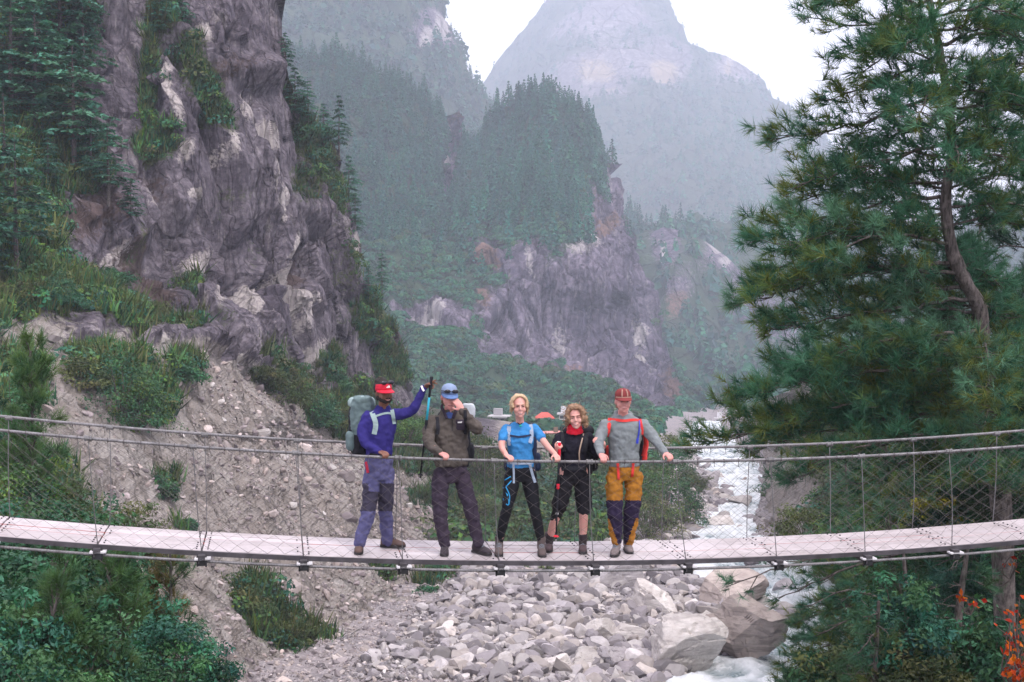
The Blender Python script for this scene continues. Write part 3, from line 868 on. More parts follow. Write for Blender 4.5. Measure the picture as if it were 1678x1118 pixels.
# ---- right bank, under the pines
RIGHT_Z = RBF([(1250, 735, 245), (1252, 780, 178), (1268, 850, 128), (1285, 900, 112), (1400, 1000, 86), (1440, 1118, 66), (1480, 1300, 50), (1500, 1500, 42),
               (1190, 690, 400), (1255, 660, 330), (1300, 700, 180), (1350, 640, 150), (1330, 800, 120), (1330, 880, 105), (1420, 900, 82), (1500, 700, 80), (1500, 900, 60), (1500, 1118, 52),
               (1678, 600, 46), (1678, 800, 40), (1678, 1000, 34), (1678, 1118, 31), (1678, 1300, 27), (1640, 1500, 26), (2000, 400, 40), (2000, 800, 30), (2000, 1118, 25), (2000, 1500, 20)])
_rL = np.array([(560, 1420), (640, 1300), (662, 1245), (680, 1185), (700, 1190), (720, 1222), (740, 1258), (780, 1262), (860, 1266), (900, 1290), (950, 1390), (1000, 1415), (1118, 1440), (1500, 1500)], float)
vv = np.linspace(560, 1500, 230)
edge = np.interp(vv, _rL[:, 0], _rL[:, 1]) - 6
s = np.linspace(0, 1, 190) ** 1.15
PX = edge[:, None] + (2000 - edge)[:, None] * s[None]
PY = np.repeat(vv[:, None], len(s), 1)
def right_masks(px, py, V):
    n = fbm(V * 0.2, 5, 541)
    R = np.clip(smooth01((px - 1300) / 70) + n * 0.3 + brush(px, py, [(1240, 668, 60, 8, 0, 0.7)]), 0, 1)
    B = np.clip(1.1 - R, 0, 1)
    return R, np.clip(n * 0.4, 0, 1), B, brush(px, py, [(1215, 700, 40, 16, 0, 0.5), (1600, 1050, 200, 200, 0, 0.8)])
def right_disp(V, px, py, R, G, B, S):
    return fbm(V * 0.25, 5, 561) * 1.1 + fbm(V * 1.2, 3, 563) * 0.2
RIGHT = sheet('right_bank', PX, PY, RIGHT_Z, right_disp, right_masks, M_CLIFF, back=[(2, 1.0), (5, 3.5)])
# ------------------------------------------------------------------ suspension footbridge
BR_A = math.radians(9.5)
BU = np.array([math.cos(BR_A), math.sin(BR_A), 0.0])      # along the bridge, to the right
BW = np.array([-math.sin(BR_A), math.cos(BR_A), 0.0])     # across, away from the viewer
BO = P(840, 918, 15.5)
DECK_W = 1.05
def deck_z(s):
    return BO[2] - 0.042 * s + 0.00765 * s * s
def deck_slope(s):
    return -0.042 + 2 * 0.00765 * s
def B(s, d, h):
    s = np.asarray(s, float)
    return BO * np.array([1, 1, 0]) + BU * s[..., None] + BW * np.broadcast_to(d, s.shape)[..., None] + np.array([0, 0, 1.0]) * (deck_z(s) + h)[..., None]
def Q(px, py, d):
    """point on the sight line (px, py) lying d metres behind the near hand cable's vertical plane"""
    r = P(px, py, 1.0)
    k = (d + float(BO[:2] @ BW[:2])) / float(r[:2] @ BW[:2])
    return r * k

t = NT('galvanised_cable')
v = t.coord((1, 1, 1), 'Object', (0, 0, 0.6))
wv = t.new('ShaderNodeTexWave'); wv.inputs['Scale'].default_value = 14; wv.inputs['Distortion'].default_value = 0.6
t.link(v, wv.inputs['Vector'])
M_CABLE = t.done(t.mix(t.range(t.noise(v, 9, 6), 0.3, 0.7), (0.13, 0.125, 0.13), (0.27, 0.26, 0.27)), 0.55, t.bump(wv.outputs['Fac'], 0.5, 0.006), metallic=0.35)
M_STEEL_DARK = simple_mat('dark_steel', (0.075, 0.068, 0.075), 0.6, 0.35, 8, 0.2, 0.3)
M_STEEL_ROD = simple_mat('rod_steel', (0.17, 0.165, 0.17), 0.55, 0.25, 8, 0.1, 0.3)
M_CLAMP = simple_mat('clamp_zinc', (0.62, 0.60, 0.62), 0.5, 0.2, 10, 0.1, 0.1)
M_BLACK = simple_mat('black_iron', (0.02, 0.02, 0.022), 0.6, 0.3, 10, 0.1)
M_WIRE = simple_mat('mesh_wire', (0.12, 0.105, 0.105), 0.6, 0.3, 12, 0.0, 0.2)

t = NT('deck_zinc')
oi = t.new('ShaderNodeObjectInfo')
v = t.coord((0.6, 5, 5))
pos = t.coord(kind='Position')
base = t.mix(oi.outputs['Random'], (0.47, 0.415, 0.425), (0.60, 0.54, 0.555))
c = t.mix(t.range(t.noise(v, 5, 7, 0.7), 0.5, 0.75, 0, 0.5), base, (0.36, 0.315, 0.325))
c = t.mix(t.range(t.noise(pos, 2.2, 8, 0.75), 0.48, 0.70, 0, 0.7), c, (0.31, 0.265, 0.26))
c = t.mix(t.range(t.noise(pos, 7, 7, 0.7), 0.54, 0.72, 0, 0.75), c, (0.28, 0.24, 0.24))
c = t.mix(t.range(t.noise(pos, 30, 4, 0.6), 0.66, 0.75, 0, 0.5), c, (0.30, 0.24, 0.23))
M_DECK = t.done(c, 0.5, t.bump(t.noise(v, 20, 4), 0.15, 0.004), metallic=0.1, spec=0.4)
M_RUST = simple_mat('rust_red_edge', (0.42, 0.15, 0.14), 0.8, 0.3, 12)

bridge = empty('suspension_bridge', B(np.array(0.0), 0.5, 0.0))
tag(bridge, 'steel suspension footbridge with wire mesh sides crossing the river gorge', 'bridge')
_bi = -np.array(bridge.location)
S0, S1 = -12.5, 14.5
ss = np.linspace(S0, S1, 120)
def bput(mb, name, mat, parent=None, **k):
    """vertices were made in world space; the bridge's origin is its parent"""
    mb.v = [q + _bi for q in mb.v]
    return mb.build(name, mat, parent or bridge, **k)
RAIL_H = 1.115
bput(MB().tube(B(ss, 0.0, RAIL_H), 0.0165, 8), 'hand_cable', M_CABLE, smooth=True)
bput(MB().tube(B(ss, DECK_W, RAIL_H + 0.01), 0.0165, 8), 'hand_cable', M_CABLE, smooth=True)
for d in (-0.02, DECK_W + 0.02):
    bput(MB().tube(B(ss, d, -0.115), 0.0165, 8), 'main_cable', M_CABLE, smooth=True)
for d in (-0.012, DECK_W + 0.012):
    mb = MB()
    q = B(ss, d, -0.03)
    r = [np.array([q[i] + BW * a + np.array([0, 0, b]) for a, b in ((-.012, -.028), (.012, -.028), (.012, .022), (-.012, .022))]) for i in range(len(ss))]
    bput(mb.rings(r), 'edge_channel', M_STEEL_DARK)
BEAMS = [-0.15 + 1.08 * k for k in range(-11, 14)]
# planks: one shared mesh, six-sided with folded edges
def plank_mesh(L, W):
    prof = [(-W / 2, -0.03), (-W / 2, -0.004), (-W / 2 + 0.006, 0), (W / 2 - 0.006, 0), (W / 2, -0.004), (W / 2, -0.03)]
    V = [(x, y, z) for x in (-L / 2, L / 2) for y, z in prof]
    n = len(prof)
    F = [(j, j + 1, n + j + 1, n + j) for j in range(n - 1)] + [tuple(range(n - 1, -1, -1)), tuple(range(n, 2 * n)), (n - 1, 0, n, 2 * n - 1)]
    me = bpy.data.meshes.new('plank'); me.from_pydata(V, [], F); me.materials.append(M_DECK); me.update()
    return me
NPL = 5
pw = DECK_W / NPL
pm = plank_mesh(1.068, pw - 0.009)
rngb = np.random.default_rng(3)
for i, s in enumerate(BEAMS[:-1]):
    sm = s + 0.54
    for j in range(NPL):
        o = mobj('plank', pm, bridge)
        p = B(np.array(sm), pw * (j + 0.5), rngb.normal(0, 0.0022)) + _bi
        o.location = p
        o.rotation_euler = (rngb.normal(0, 0.006), -math.atan(deck_slope(sm)) , BR_A)
# thin rusty gap flats between the planks
for j in (2, 3):
    q = B(ss, pw * j, -0.002)
    r = [np.array([q[i] + BW * a + np.array([0, 0, b]) for a, b in ((-.0035, -.02), (.0035, -.02), (.0035, .0), (-.0035, .0))]) for i in range(len(ss))]
    bput(MB().rings(r), 'gap_strip', M_RUST)
bolt_me = None
for i, s in enumerate(BEAMS):
    # cross beam under the deck
    mb = MB()
    M = np.stack([BU, BW, np.array([0, 0, 1.0])], 1)
    mb.box(B(np.array(s), DECK_W / 2, -0.062), (0.075, DECK_W + 0.24, 0.05), M)
    mb.box(B(np.array(s - 0.03), DECK_W / 2, -0.10), (0.012, DECK_W + 0.24, 0.05), M)
    bm_o = bput(mb, 'cross_beam', M_STEEL_DARK)
    for d in (-0.07, DECK_W + 0.07):
        c = MB().box(B(np.array(s + 0.01), d, -0.074), (0.17, 0.10, 0.022), M).box(B(np.array(s + 0.01), d + 0.01, -0.089), (0.12, 0.07, 0.012), M)
        bput(c, 'clamp_plate', M_CLAMP, bm_o, bevel=0.004)
        k = MB().box(B(np.array(s + 0.005), d, -0.122), (0.085, 0.075, 0.055), M)
        for e in (-0.045, 0.045):
            k.tube([B(np.array(s + e), d, -0.165), B(np.array(s + e), d, -0.05)], 0.011, 6)
        bput(k, 'cable_grip', M_BLACK, bm_o)
    # bolts along the joint
    bb = MB()
    for j in range(NPL * 2):
        for e in (-0.06, 0.06):
            if rngb.random() < 0.3: continue
            bb.box(B(np.array(s + e), pw * (j / 2 + 0.25), 0.006), (0.016, 0.014, 0.010), M)
    bput(bb, 'bolt_row', M_BLACK, bm_o)['kind'] = 'stuff'
    # hangers, the near ones lean a little
    for d, dt in ((0.0, -0.07), (DECK_W, 0.0)):
        lean = (rngb.normal(0, 0.02) + dt)
        p0 = B(np.array(s), d, -0.06); p1 = B(np.array(s + lean), d, RAIL_H)
        mid = (p0 + p1) / 2 + BU * rngb.normal(0, 0.012) - BW * 0.01
        h = bput(MB().tube(spline([p0, mid, p1], 9), 0.0052, 6), 'hanger', M_STEEL_ROD, smooth=True)
        g = MB()
        a_ = np.linspace(0, 2 * math.pi, 9)
        for e in (-0.02, 0.02)[:1]:
            rr = [B(np.full(9, s + lean + x), d, RAIL_H)[:8] + np.cos(a_[:8])[:, None] * BW * rad + np.sin(a_[:8])[:, None] * np.array([0, 0, rad]) for x, rad in ((-0.04, 0.022), (-0.036, 0.031), (-0.02, 0.031), (-0.016, 0.025), (0.016, 0.025), (0.02, 0.031), (0.036, 0.031), (0.04, 0.022))]
            g.rings(rr)
        bput(g, 'rail_clip', M_STEEL_ROD, h)
# wire netting: bent wires hooked into one another
for d, sd in ((-0.004, 1), (DECK_W + 0.004, 2)):
    rg = np.random.default_rng(sd)
    mb = MB()
    cell = 0.10
    nw = int((S1 - S0) / cell)
    ntie = 17
    hh = np.linspace(0.0, RAIL_H, ntie)
    jx = rg.normal(0, 0.010, (nw + 2, ntie)); jy = rg.normal(0, 0.010, (nw + 2, ntie))
    sagx = 0.05 * np.sin(np.arange(nw + 2) * 0.31)[:, None] * np.sin(hh / RAIL_H * math.pi)[None]
    for k in range(nw):
        # wire k swings between column k and k+1, meeting its neighbours at the knots
        idx = np.arange(ntie)
        col = k + ((idx + k) % 2)
        sx = S0 + col * cell + jx[col, idx] + sagx[col, idx]
        dd = d + jy[col, idx] * 1.2 - 0.02 * np.sin(hh / RAIL_H * math.pi)
        pts = BO * np.array([1, 1, 0]) + BU * sx[:, None] + BW * dd[:, None] + np.array([0, 0, 1.0]) * (deck_z(sx) + hh)[:, None]
        # knots are short twisted pieces: double the point
        fine = pts
        mb.tube(fine, 0.0023, 3, cap=False)
    for k in range(int((S1 - S0) / 0.17)):       # ties on the hand cable
        s = S0 + k * 0.17 + rg.normal(0, 0.015)
        a = np.linspace(0, 2 * math.pi, 7)
        c = B(np.full(7, s), d * 1.0, RAIL_H) + np.cos(a)[:, None] * BW * 0.024 + np.sin(a)[:, None] * np.array([0, 0, 0.024])
        mb.tube(c, 0.004, 4, cap=False)
        mb.tube([B(np.array(s), d, RAIL_H - 0.02), B(np.array(s + 0.005), d, RAIL_H - 0.07)], 0.003, 3)
    o = bput(mb, 'wire_netting', M_WIRE)
    o['kind'] = 'stuff'
# ------------------------------------------------------------------ people
from mathutils.bvhtree import BVHTree
WR = bpy.data.textures.new('wrinkle', 'CLOUDS'); WR.noise_scale = 0.058; WR.noise_depth = 2
def fabric(name, col, rough=0.85, var=0.14, scale=14, bump=0.25):
    return simple_mat(name, col, rough, var, scale, bump, spec=0.15)
def skin_mat(name, col, red):
    t = NT(name)
    v = t.coord(kind='Position')
    c = t.mix(t.range(t.noise(v, 16, 4), 0.35, 0.65), col, red)
    t.b.inputs['Subsurface Weight'].default_value = 0.12
    t.b.inputs['Subsurface Radius'].default_value = (0.02, 0.008, 0.004)
    t.b.inputs['Subsurface Scale'].default_value = 0.3
    return t.done(c, 0.5, t.bump(t.noise(v, 120, 3), 0.1, 0.002), spec=0.35)

def bake(o, mats, pick=None):
    """apply the modifiers; `pick(c)` gives the material slot of each face from its centre"""
    dg = bpy.context.evaluated_depsgraph_get()
    me = bpy.data.meshes.new_from_object(o.evaluated_get(dg))
    old = o.data
    o.modifiers.clear()
    o.data = me
    bpy.data.meshes.remove(old)
    me.materials.clear()
    for m in mats: me.materials.append(m)
    n = len(me.polygons)
    me.polygons.foreach_set('use_smooth', [True] * n)
    if pick is not None:
        c = np.zeros(n * 3); me.polygons.foreach_get('center', c); c = c.reshape(-1, 3)
        me.polygons.foreach_set('material_index', np.asarray(pick(c), np.int32))
    me.update()
    return o

def fuse(mb, name, mats, parent, voxel=0.01, smooth=4, wrinkle=0.0, pick=None, origin=None, dec=0.6):
    off = -np.array(parent.location)
    mb.v = [q + off for q in mb.v]
    o = mb.build(name, mats[0], parent)
    r = o.modifiers.new('r', 'REMESH'); r.mode = 'VOXEL'; r.voxel_size = voxel; r.use_smooth_shade = True
    if smooth:
        s = o.modifiers.new('s', 'SMOOTH'); s.factor = 0.5; s.iterations = smooth
    if wrinkle:
        d = o.modifiers.new('d', 'DISPLACE'); d.texture = WR; d.strength = wrinkle * 1.35; d.mid_level = 0.5; d.texture_coords = 'LOCAL'
    if dec < 1:
        dm = o.modifiers.new('dec', 'DECIMATE'); dm.ratio = dec
    bpy.context.view_layer.update()
    pk = (lambda c: pick(c - off)) if pick else None
    return bake(o, mats, pk)

def rotz(v, a):
    c, s = math.cos(a), math.sin(a)
    return c * BU * v[0] + c * BW * v[1] + (-s) * BU * v[1] + s * BW * v[0] + np.array([0, 0, 1.0]) * v[2]

def ell_ring(c, lx, ly, n=16, power=2.4):
    a = np.arange(n) / n * 2 * math.pi
    ca, sa = np.cos(a), np.sin(a)
    k = (np.abs(ca) ** power + np.abs(sa) ** power) ** (-1 / power)
    return c + (k * ca)[:, None] * lx + (k * sa)[:, None] * ly

def add_torso(mb, rings, yaw, n=16):
    """rings: (px, py, d, half width, half depth[, roll])"""
    out = []
    for r in rings:
        lx = rotz((1, 0, 0), yaw) * r[3] + np.array([0, 0, 1.0]) * (r[5] if len(r) > 5 else 0) * r[3]
        ly = rotz((0, 1, 0), yaw) * r[4]
        out.append(ell_ring(Q(*r[:3]), lx, ly, n))
    mb.rings(out)

def limb(mb, joints, radii, n=18, seg=12):
    p = np.array([Q(*j) for j in joints])
    # round the bends a little without cutting the corner much
    path = spline(p, n)
    rr = np.interp(np.linspace(0, 1, n), np.linspace(0, 1, len(radii)), radii)
    mb.tube(path, rr, seg)
    mb.ball(path[0], rr[0], 10, 6); mb.ball(path[-1], rr[-1], 10, 6)
    return path

def add_hand(mb, wrist, f, nrm, thumb_side, curl=(0.5, 0.8, 0.7), scale=1.0, spread=0.05, fcurls=None):
    f = np.asarray(f, float); f /= np.linalg.norm(f)
    nrm = np.asarray(nrm, float); nrm = nrm - f * (nrm @ f); nrm /= np.linalg.norm(nrm)
    sd = np.cross(f, nrm) * thumb_side
    k = scale
    w = np.asarray(wrist, float)
    rings = [ell_ring(w + f * a * k, sd * b * k, nrm * c * k, 12) for a, b, c in ((-0.01, 0.024, 0.019), (0.02, 0.031, 0.018), (0.055, 0.040, 0.017), (0.085, 0.042, 0.015), (0.096, 0.038, 0.011))]
    mb.rings(rings)
    for i, (off, L) in enumerate(((0.030, 0.072), (0.010, 0.080), (-0.010, 0.075), (-0.029, 0.060))):
        b = w + f * 0.085 * k + sd * off * k
        d0 = f + sd * off * spread * 20 * 0.1
        ang = 0.0; pts = [b - f * 0.02 * k, b]
        cc = fcurls[i] if fcurls else curl
        for seg_l, c in zip((0.45, 0.32, 0.23), cc):
            ang += c
            d = d0 * math.cos(ang) + nrm * math.sin(ang)
            d /= np.linalg.norm(d)
            b = b + d * L * seg_l * k
            pts.append(b)
        mb.tube(spline(pts, 9), np.linspace(0.0105, 0.008, 9) * k, 8)
        mb.ball(pts[-1], 0.008 * k, 8, 5)
    b = w + f * 0.03 * k + sd * 0.03 * k
    p1 = b + (sd * 0.7 + f * 0.6 + nrm * 0.3) * 0.042 * k
    p2 = p1 + (sd * 0.1 + f * 0.75 + nrm * 0.6) * 0.034 * k
    mb.tube(spline([b - sd * 0.02 * k, b, p1, p2], 9), np.linspace(0.014, 0.0095, 9) * k, 8)
    mb.ball(p2, 0.0095 * k, 8, 5)

def head_frame(px, py, d, yaw, pitch=0.0, roll=0.0):
    x = rotz((1, 0, 0), yaw); y = rotz((0, 1, 0), yaw); z = np.array([0, 0, 1.0])
    y2 = y * math.cos(pitch) + z * math.sin(pitch); z2 = z * math.cos(pitch) - y * math.sin(pitch)
    x3 = x * math.cos(roll) + z2 * math.sin(roll); z3 = z2 * math.cos(roll) - x * math.sin(roll)
    return Q(px, py + 1.0, d), np.stack([x3, y2, z3], 1) * 1.10

def add_head(mb, hf, fem=False):
    c, M = hf
    L = lambda *v: c + M @ np.array(v)
    s = 0.96 if fem else 1.0
    mb.ball(L(0, 0.012, 0.028), (0.076 * s, 0.095 * s, 0.094 * s), 18, 12, M)
    mb.ball(L(0, -0.020, -0.030), (0.066 * s, 0.070 * s, 0.078 * s), 16, 10, M)
    mb.ball(L(0, -0.040, -0.078), ((0.049 if fem else 0.052) * s, 0.046, 0.036), 14, 8, M)
    mb.ball(L(0, -0.070, -0.100), (0.022, 0.020, 0.018), 10, 6, M)
    mb.ball(L(0, -0.080 if fem else -0.082, 0.022), (0.050, 0.014 if fem else 0.016, 0.012), 12, 6, M)          # brow
    for e in (-1, 1):
        mb.ball(L(e * 0.036, -0.066, -0.034), (0.026, 0.020, 0.026), 10, 6, M)   # cheek
        mb.ball(L(e * 0.078 * s, 0.010, -0.008), (0.010, 0.020, 0.030), 8, 6, M)   # ear
    mb.tube([L(0, -0.084, 0.015), L(0, -0.098, -0.010), L(0, -0.104, -0.030)], [0.009, 0.011, 0.015], 8)
    mb.ball(L(0, -0.102, -0.031), (0.016, 0.013, 0.011), 10, 6, M)
    mb.tube([L(-0.024, -0.078, -0.066), L(0, -0.089, -0.063), L(0.024, -0.078, -0.066)], 0.008, 8)   # lips
    mb.tube([L(-0.020, -0.078, -0.076), L(0, -0.087, -0.079), L(0.020, -0.078, -0.076)], 0.008, 8)
    return L

def face_parts(par, L, M, brow, smile=False, closed=False, lipcol=(0.36, 0.12, 0.11)):
    off = -np.array(par.location)
    def put(mb, name, mat):
        mb.v = [q + off for q in mb.v]
        return mb.build(name, mat, par, smooth=True)
    for e in (-1, 1):
        if closed:
            put(MB().tube([L(e * 0.020, -0.089, 0.0), L(e * 0.032, -0.090, -0.004), L(e * 0.045, -0.083, 0.001)], 0.0028, 5), 'eye', M_EYE)
        else:
            put(MB().ball(L(e * 0.032, -0.082, 0.001), (0.012, 0.009, 0.0048), 10, 6, M), 'eye', M_EYE)
        put(MB().tube([L(e * 0.014, -0.097, 0.018), L(e * 0.032, -0.096, 0.024), L(e * 0.052, -0.082, 0.019)], 0.0033, 5), 'eyebrow', brow)
    if smile:
        put(MB().tube([L(-0.026, -0.079, -0.063), L(-0.014, -0.0885, -0.070), L(0, -0.0930, -0.0725), L(0.014, -0.0885, -0.070), L(0.026, -0.079, -0.063)], 0.0052, 6), 'mouth', M_LIP2)
        put(MB().tube([L(-0.015, -0.0920, -0.0690), L(0, -0.0975, -0.0715), L(0.015, -0.0920, -0.0690)], 0.0024, 5), 'teeth', M_TEETH)
    else:
        put(MB().tube([L(-0.024, -0.084, -0.070), L(0, -0.0955, -0.071), L(0.024, -0.084, -0.070)], 0.0032, 5), 'mouth', M_LIP)

M_EYE = simple_mat('eye_dark', (0.03, 0.022, 0.02), 0.3, 0.1)
M_TEETH = simple_mat('teeth_white', (0.55, 0.45, 0.42), 0.4, 0.05)
M_LIP2 = simple_mat('lip_pink', (0.42, 0.15, 0.14), 0.5, 0.1)
M_LIP = simple_mat('lip_red', (0.22, 0.06, 0.06), 0.5, 0.1)
M_BROWN_DK = simple_mat('hair_black', (0.018, 0.013, 0.012), 0.6, 0.3, 30)
M_BROW = simple_mat('brow_brown', (0.13, 0.075, 0.045), 0.7, 0.2, 30)
SK_BROWN = skin_mat('skin_brown', (0.17, 0.075, 0.05), (0.21, 0.09, 0.06))
SK_PALE = skin_mat('skin_fair', (0.60, 0.34, 0.29), (0.62, 0.29, 0.25))
SK_PINK = skin_mat('skin_flushed', (0.58, 0.30, 0.26), (0.60, 0.25, 0.23))

def strap(par, bvhs, pts, width, mat, name='strap', lift=0.006, thick=0.008, n=14, parent=None):
    """webbing laid on the garment under a run of sight lines"""
    p = spline(np.array(pts, float), n)
    P3, Nn = [], []
    for q in p:
        r = Vector(P(q[0], q[1], 1.0).tolist()).normalized()
        best = None
        for b in bvhs:
            h = b.ray_cast(Vector((0, 0, 0)) - Vector(par.location), r)
            if h[0] is not None and (best is None or h[3] < best[3]): best = h
        if best is None: continue
        nn = best[1] if best[1].dot(r) < 0 else -best[1]
        P3.append(np.array(best[0] - r * lift)); Nn.append(np.array(nn * 0.35 - r * 0.65))
    if len(P3) < 2: return None
    P3 = np.array(P3)
    for _ in range(2):
        P3[1:-1] = (P3[:-2] + 2 * P3[1:-1] + P3[2:]) / 4
    T = np.gradient(P3, axis=0); T /= np.linalg.norm(T, axis=1, keepdims=True)
    rings = []
    for i in range(len(P3)):
        nn = Nn[i] - T[i] * (Nn[i] @ T[i]); nn /= np.linalg.norm(nn)
        s = np.cross(T[i], nn)
        rings.append(np.array([P3[i] + s * a * width / 2 + nn * b for a, b in ((-1, -thick), (1, -thick), (1, thick * 0.7), (-1, thick * 0.7))]))
    return MB().rings(rings).build(name, mat, parent or par)

def bvh_of(o):
    me = o.data
    v = np.zeros(len(me.vertices) * 3); me.vertices.foreach_get('co', v)
    return BVHTree.FromPolygons([Vector(x) for x in v.reshape(-1, 3)], [tuple(p.vertices) for p in me.polygons])

def boots(par, feet, mat, sole, lace=None, high=0.14):
    """feet: (ankle px, py, d, toe px, py, d)"""
    for a in feet:
        an, toe = Q(*a[:3]), Q(*a[3:6])
        gz = deck_z(float((an - BO) @ BU)) + 0.004
        f = toe - an; f[2] = 0; f /= np.linalg.norm(f)
        up = np.array([0, 0, 1.0]); s = np.cross(f, up)
        an = np.array([an[0], an[1], gz])
        mb = MB()
        secs = [(-0.085, 0.030, 0.05, 0.045), (-0.06, 0.036, 0.075, 0.07), (0.0, 0.040, 0.07, 0.065), (0.07, 0.045, 0.05, 0.045), (0.13, 0.048, 0.042, 0.036), (0.175, 0.040, 0.034, 0.028), (0.195, 0.022, 0.028, 0.02)]
        mb.rings([ell_ring(an + f * x + up * zc, s * w, up * h, 14) for x, w, zc, h in secs])
        mb.rings([ell_ring(an + f * (-0.028 + 0.006 * i) + up * (0.06 + high * i / 4), s * (0.047 + 0.004 * (i > 2)), f * 0.060, 12) for i in range(5)])
        b = fuse(mb, 'boot', [mat], par, 0.008, 3, 0.006)
        so = MB().rings([np.array([an + off + f * x + s * w * q + up * z for q, z in ((-1, 0.0), (1, 0.0), (1, 0.026), (-1, 0.026))]) for x, w in ((-0.09, 0.03), (-0.05, 0.042), (0.06, 0.046), (0.13, 0.05), (0.18, 0.04), (0.2, 0.02))] if False else
                        [np.array([an + f * x + s * w * q + up * z for q, z in ((-1, 0.0), (1, 0.0), (1, 0.026), (-1, 0.026))]) for x, w in ((-0.09, 0.03), (-0.05, 0.042), (0.06, 0.048), (0.13, 0.051), (0.18, 0.042), (0.202, 0.022))])
        so.v = [q - np.array(par.location) for q in so.v]
        so.build('sole', sole, b)
        if lace:
            lm = MB()
            for k in range(4):
                c = an + f * (0.03 + 0.018 * k) + up * (0.135 - 0.014 * k)
                lm.tube([c - s * 0.03 - up * 0.012, c + up * 0.004, c + s * 0.03 - up * 0.012], 0.004, 5)
            lm.v = [q - np.array(par.location) for q in lm.v]
            lm.build('lace', lace, b)['kind'] = 'stuff'

def world_mb(par, mb, name, mat, parent=None, **k):
    mb.v = [q - np.array(par.location) for q in mb.v]
    return mb.build(name, mat, parent or par, **k)

def add_cap(par, hf, mat, brim_mat, visor_only=False, tilt=0.0):
    c, M = hf
    L = lambda *v: c + M @ np.array(v)
    mb = MB()
    rings = []
    zz = [(0.045, 1.0), (0.075, 0.985), (0.10, 0.90), (0.122, 0.70), (0.135, 0.38), (0.139, 0.08)]
    if visor_only: zz = [(0.030, 1.005), (0.055, 1.0), (0.078, 0.965), (0.092, 0.90)]
    for z, k in zz:
        rings.append(np.array([L(0.0835 * k * math.cos(a), 0.010 + 0.103 * k * math.sin(a), z) for a in np.linspace(0, 2 * math.pi, 20, endpoint=False)]))
    mb.rings(rings, cap=not visor_only)
    o = world_mb(par, mb, 'visor_band' if visor_only else 'cap', mat, smooth=True)
    if visor_only:
        s = o.modifiers.new('s', 'SOLIDIFY'); s.thickness = 0.004
    bm_ = MB()
    n = 13
    top = []; bot = []
    z0 = 0.045 if not visor_only else 0.034
    for i in range(n):
        a = math.pi * (1.06 + 0.88 * i / (n - 1))
        x, y = math.cos(a), math.sin(a)
        e = 0.075 * max(0.0, math.sin((i / (n - 1)) * math.pi)) ** 0.6
        inner = L(0.082 * x, 0.010 + 0.101 * y, z0)
        outer = L(0.084 * x * (1 + 0.04), 0.010 + 0.103 * y - e, z0 - 0.026 * (e / 0.075) - 0.012 * x * x)
        top.append((inner, outer))
    V = [p for t_ in top for p in t_] + [p - M[:, 2] * 0.006 for t_ in top for p in t_]
    m = 2 * n
    Fc = []
    for i in range(n - 1):
        a, b, c_, d_ = 2 * i, 2 * i + 1, 2 * i + 3, 2 * i + 2
        Fc += [(a, b, c_, d_), (m + a, m + d_, m + c_, m + b), (b, m + b, m + c_, c_), (a, d_, m + d_, m + a)]
    Fc += [(0, m, m + 1, 1), (2 * n - 2, 2 * n - 1, m + 2 * n - 1, m + 2 * n - 2)]
    bm_.add(np.array(V), Fc)
    world_mb(par, bm_, 'brim', brim_mat, o if True else None, smooth=False)
    return o

def add_shades(par, hf, z, frame, lens):
    c, M = hf
    L = lambda *v: c + M @ np.array(v)
    g = MB()
    for e in (-1, 1):
        g.tube([L(e * 0.07, -0.075, z), L(e * 0.088, -0.02, z - 0.005), L(e * 0.086, 0.03, z - 0.01)], 0.004, 6)
    g.tube([L(-0.012, -0.112, z), L(0, -0.114, z + 0.004), L(0.012, -0.112, z)], 0.004, 6)
    for e in (-1, 1):
        g.ball(L(e * 0.040, -0.100, z), (0.034, 0.010, 0.021), 14, 8, M)
    return world_mb(par, g, 'sunglasses', frame, smooth=True)

def backpack(par, px, py, d, yaw, size, mats, lean=0.0, name='backpack'):
    """a pack: rounded body, lid and side pocket, shoulder-high"""
    w, dp, h = size
    c = Q(px, py, d)
    lx, ly, up = rotz((1, 0, 0), yaw), rotz((0, 1, 0), yaw), np.array([0, 0, 1.0])
    mb = MB()
    prof = [(-0.5, 0.70, 0.72), (-0.46, 0.92, 0.95), (-0.2, 1.0, 1.0), (0.1, 1.0, 0.96), (0.32, 0.96, 0.86), (0.42, 0.80, 0.7)]
    mb.rings([ell_ring(c + up * h * z + ly * lean * z, lx * w / 2 * a, ly * dp / 2 * b, 20, 3.4) for z, a, b in prof])
    pk = fuse(mb, name, [mats[0]], par, 0.014, 3, 0.02)
    mb = MB().rings([ell_ring(c + up * h * z + ly * (lean * z - 0.01), lx * w / 2 * a, ly * dp / 2 * b, 18, 3.0) for z, a, b in ((0.36, 0.8, 0.8), (0.40, 1.02, 1.0), (0.48, 1.02, 0.98), (0.54, 0.84, 0.8), (0.565, 0.4, 0.4))])
    lid = fuse(mb, 'pack_lid', [mats[1]], par, 0.013, 3, 0.02)
    lid.parent = pk
    mb = MB()
    for e in (-1, 1):
        mb = MB().rings([ell_ring(c + up * h * z + lx * e * w * 0.5, lx * 0.05 * a, ly * dp * 0.3 * a, 12) for z, a in ((-0.42, 0.5), (-0.36, 1), (-0.12, 1), (-0.06, 0.7))])
        pc = fuse(mb, 'side_pocket', [mats[2]], par, 0.014, 2, 0.012)
        pc.parent = pk
    return pk

CURL_RAIL = (0.55, 1.15, 0.9)
def rail_hand(mb, wrist, knuckle_px, thumb_side, k=1.0):
    """hand laid over the near cable, fingers wrapped to the front and under"""
    w = np.asarray(wrist, float)
    tgt = np.asarray(knuckle_px, float)
    f = tgt - w
    add_hand(mb, w, f, np.array([0, 0, -1.0]) + BW * 0.25, thumb_side, CURL_RAIL, k)

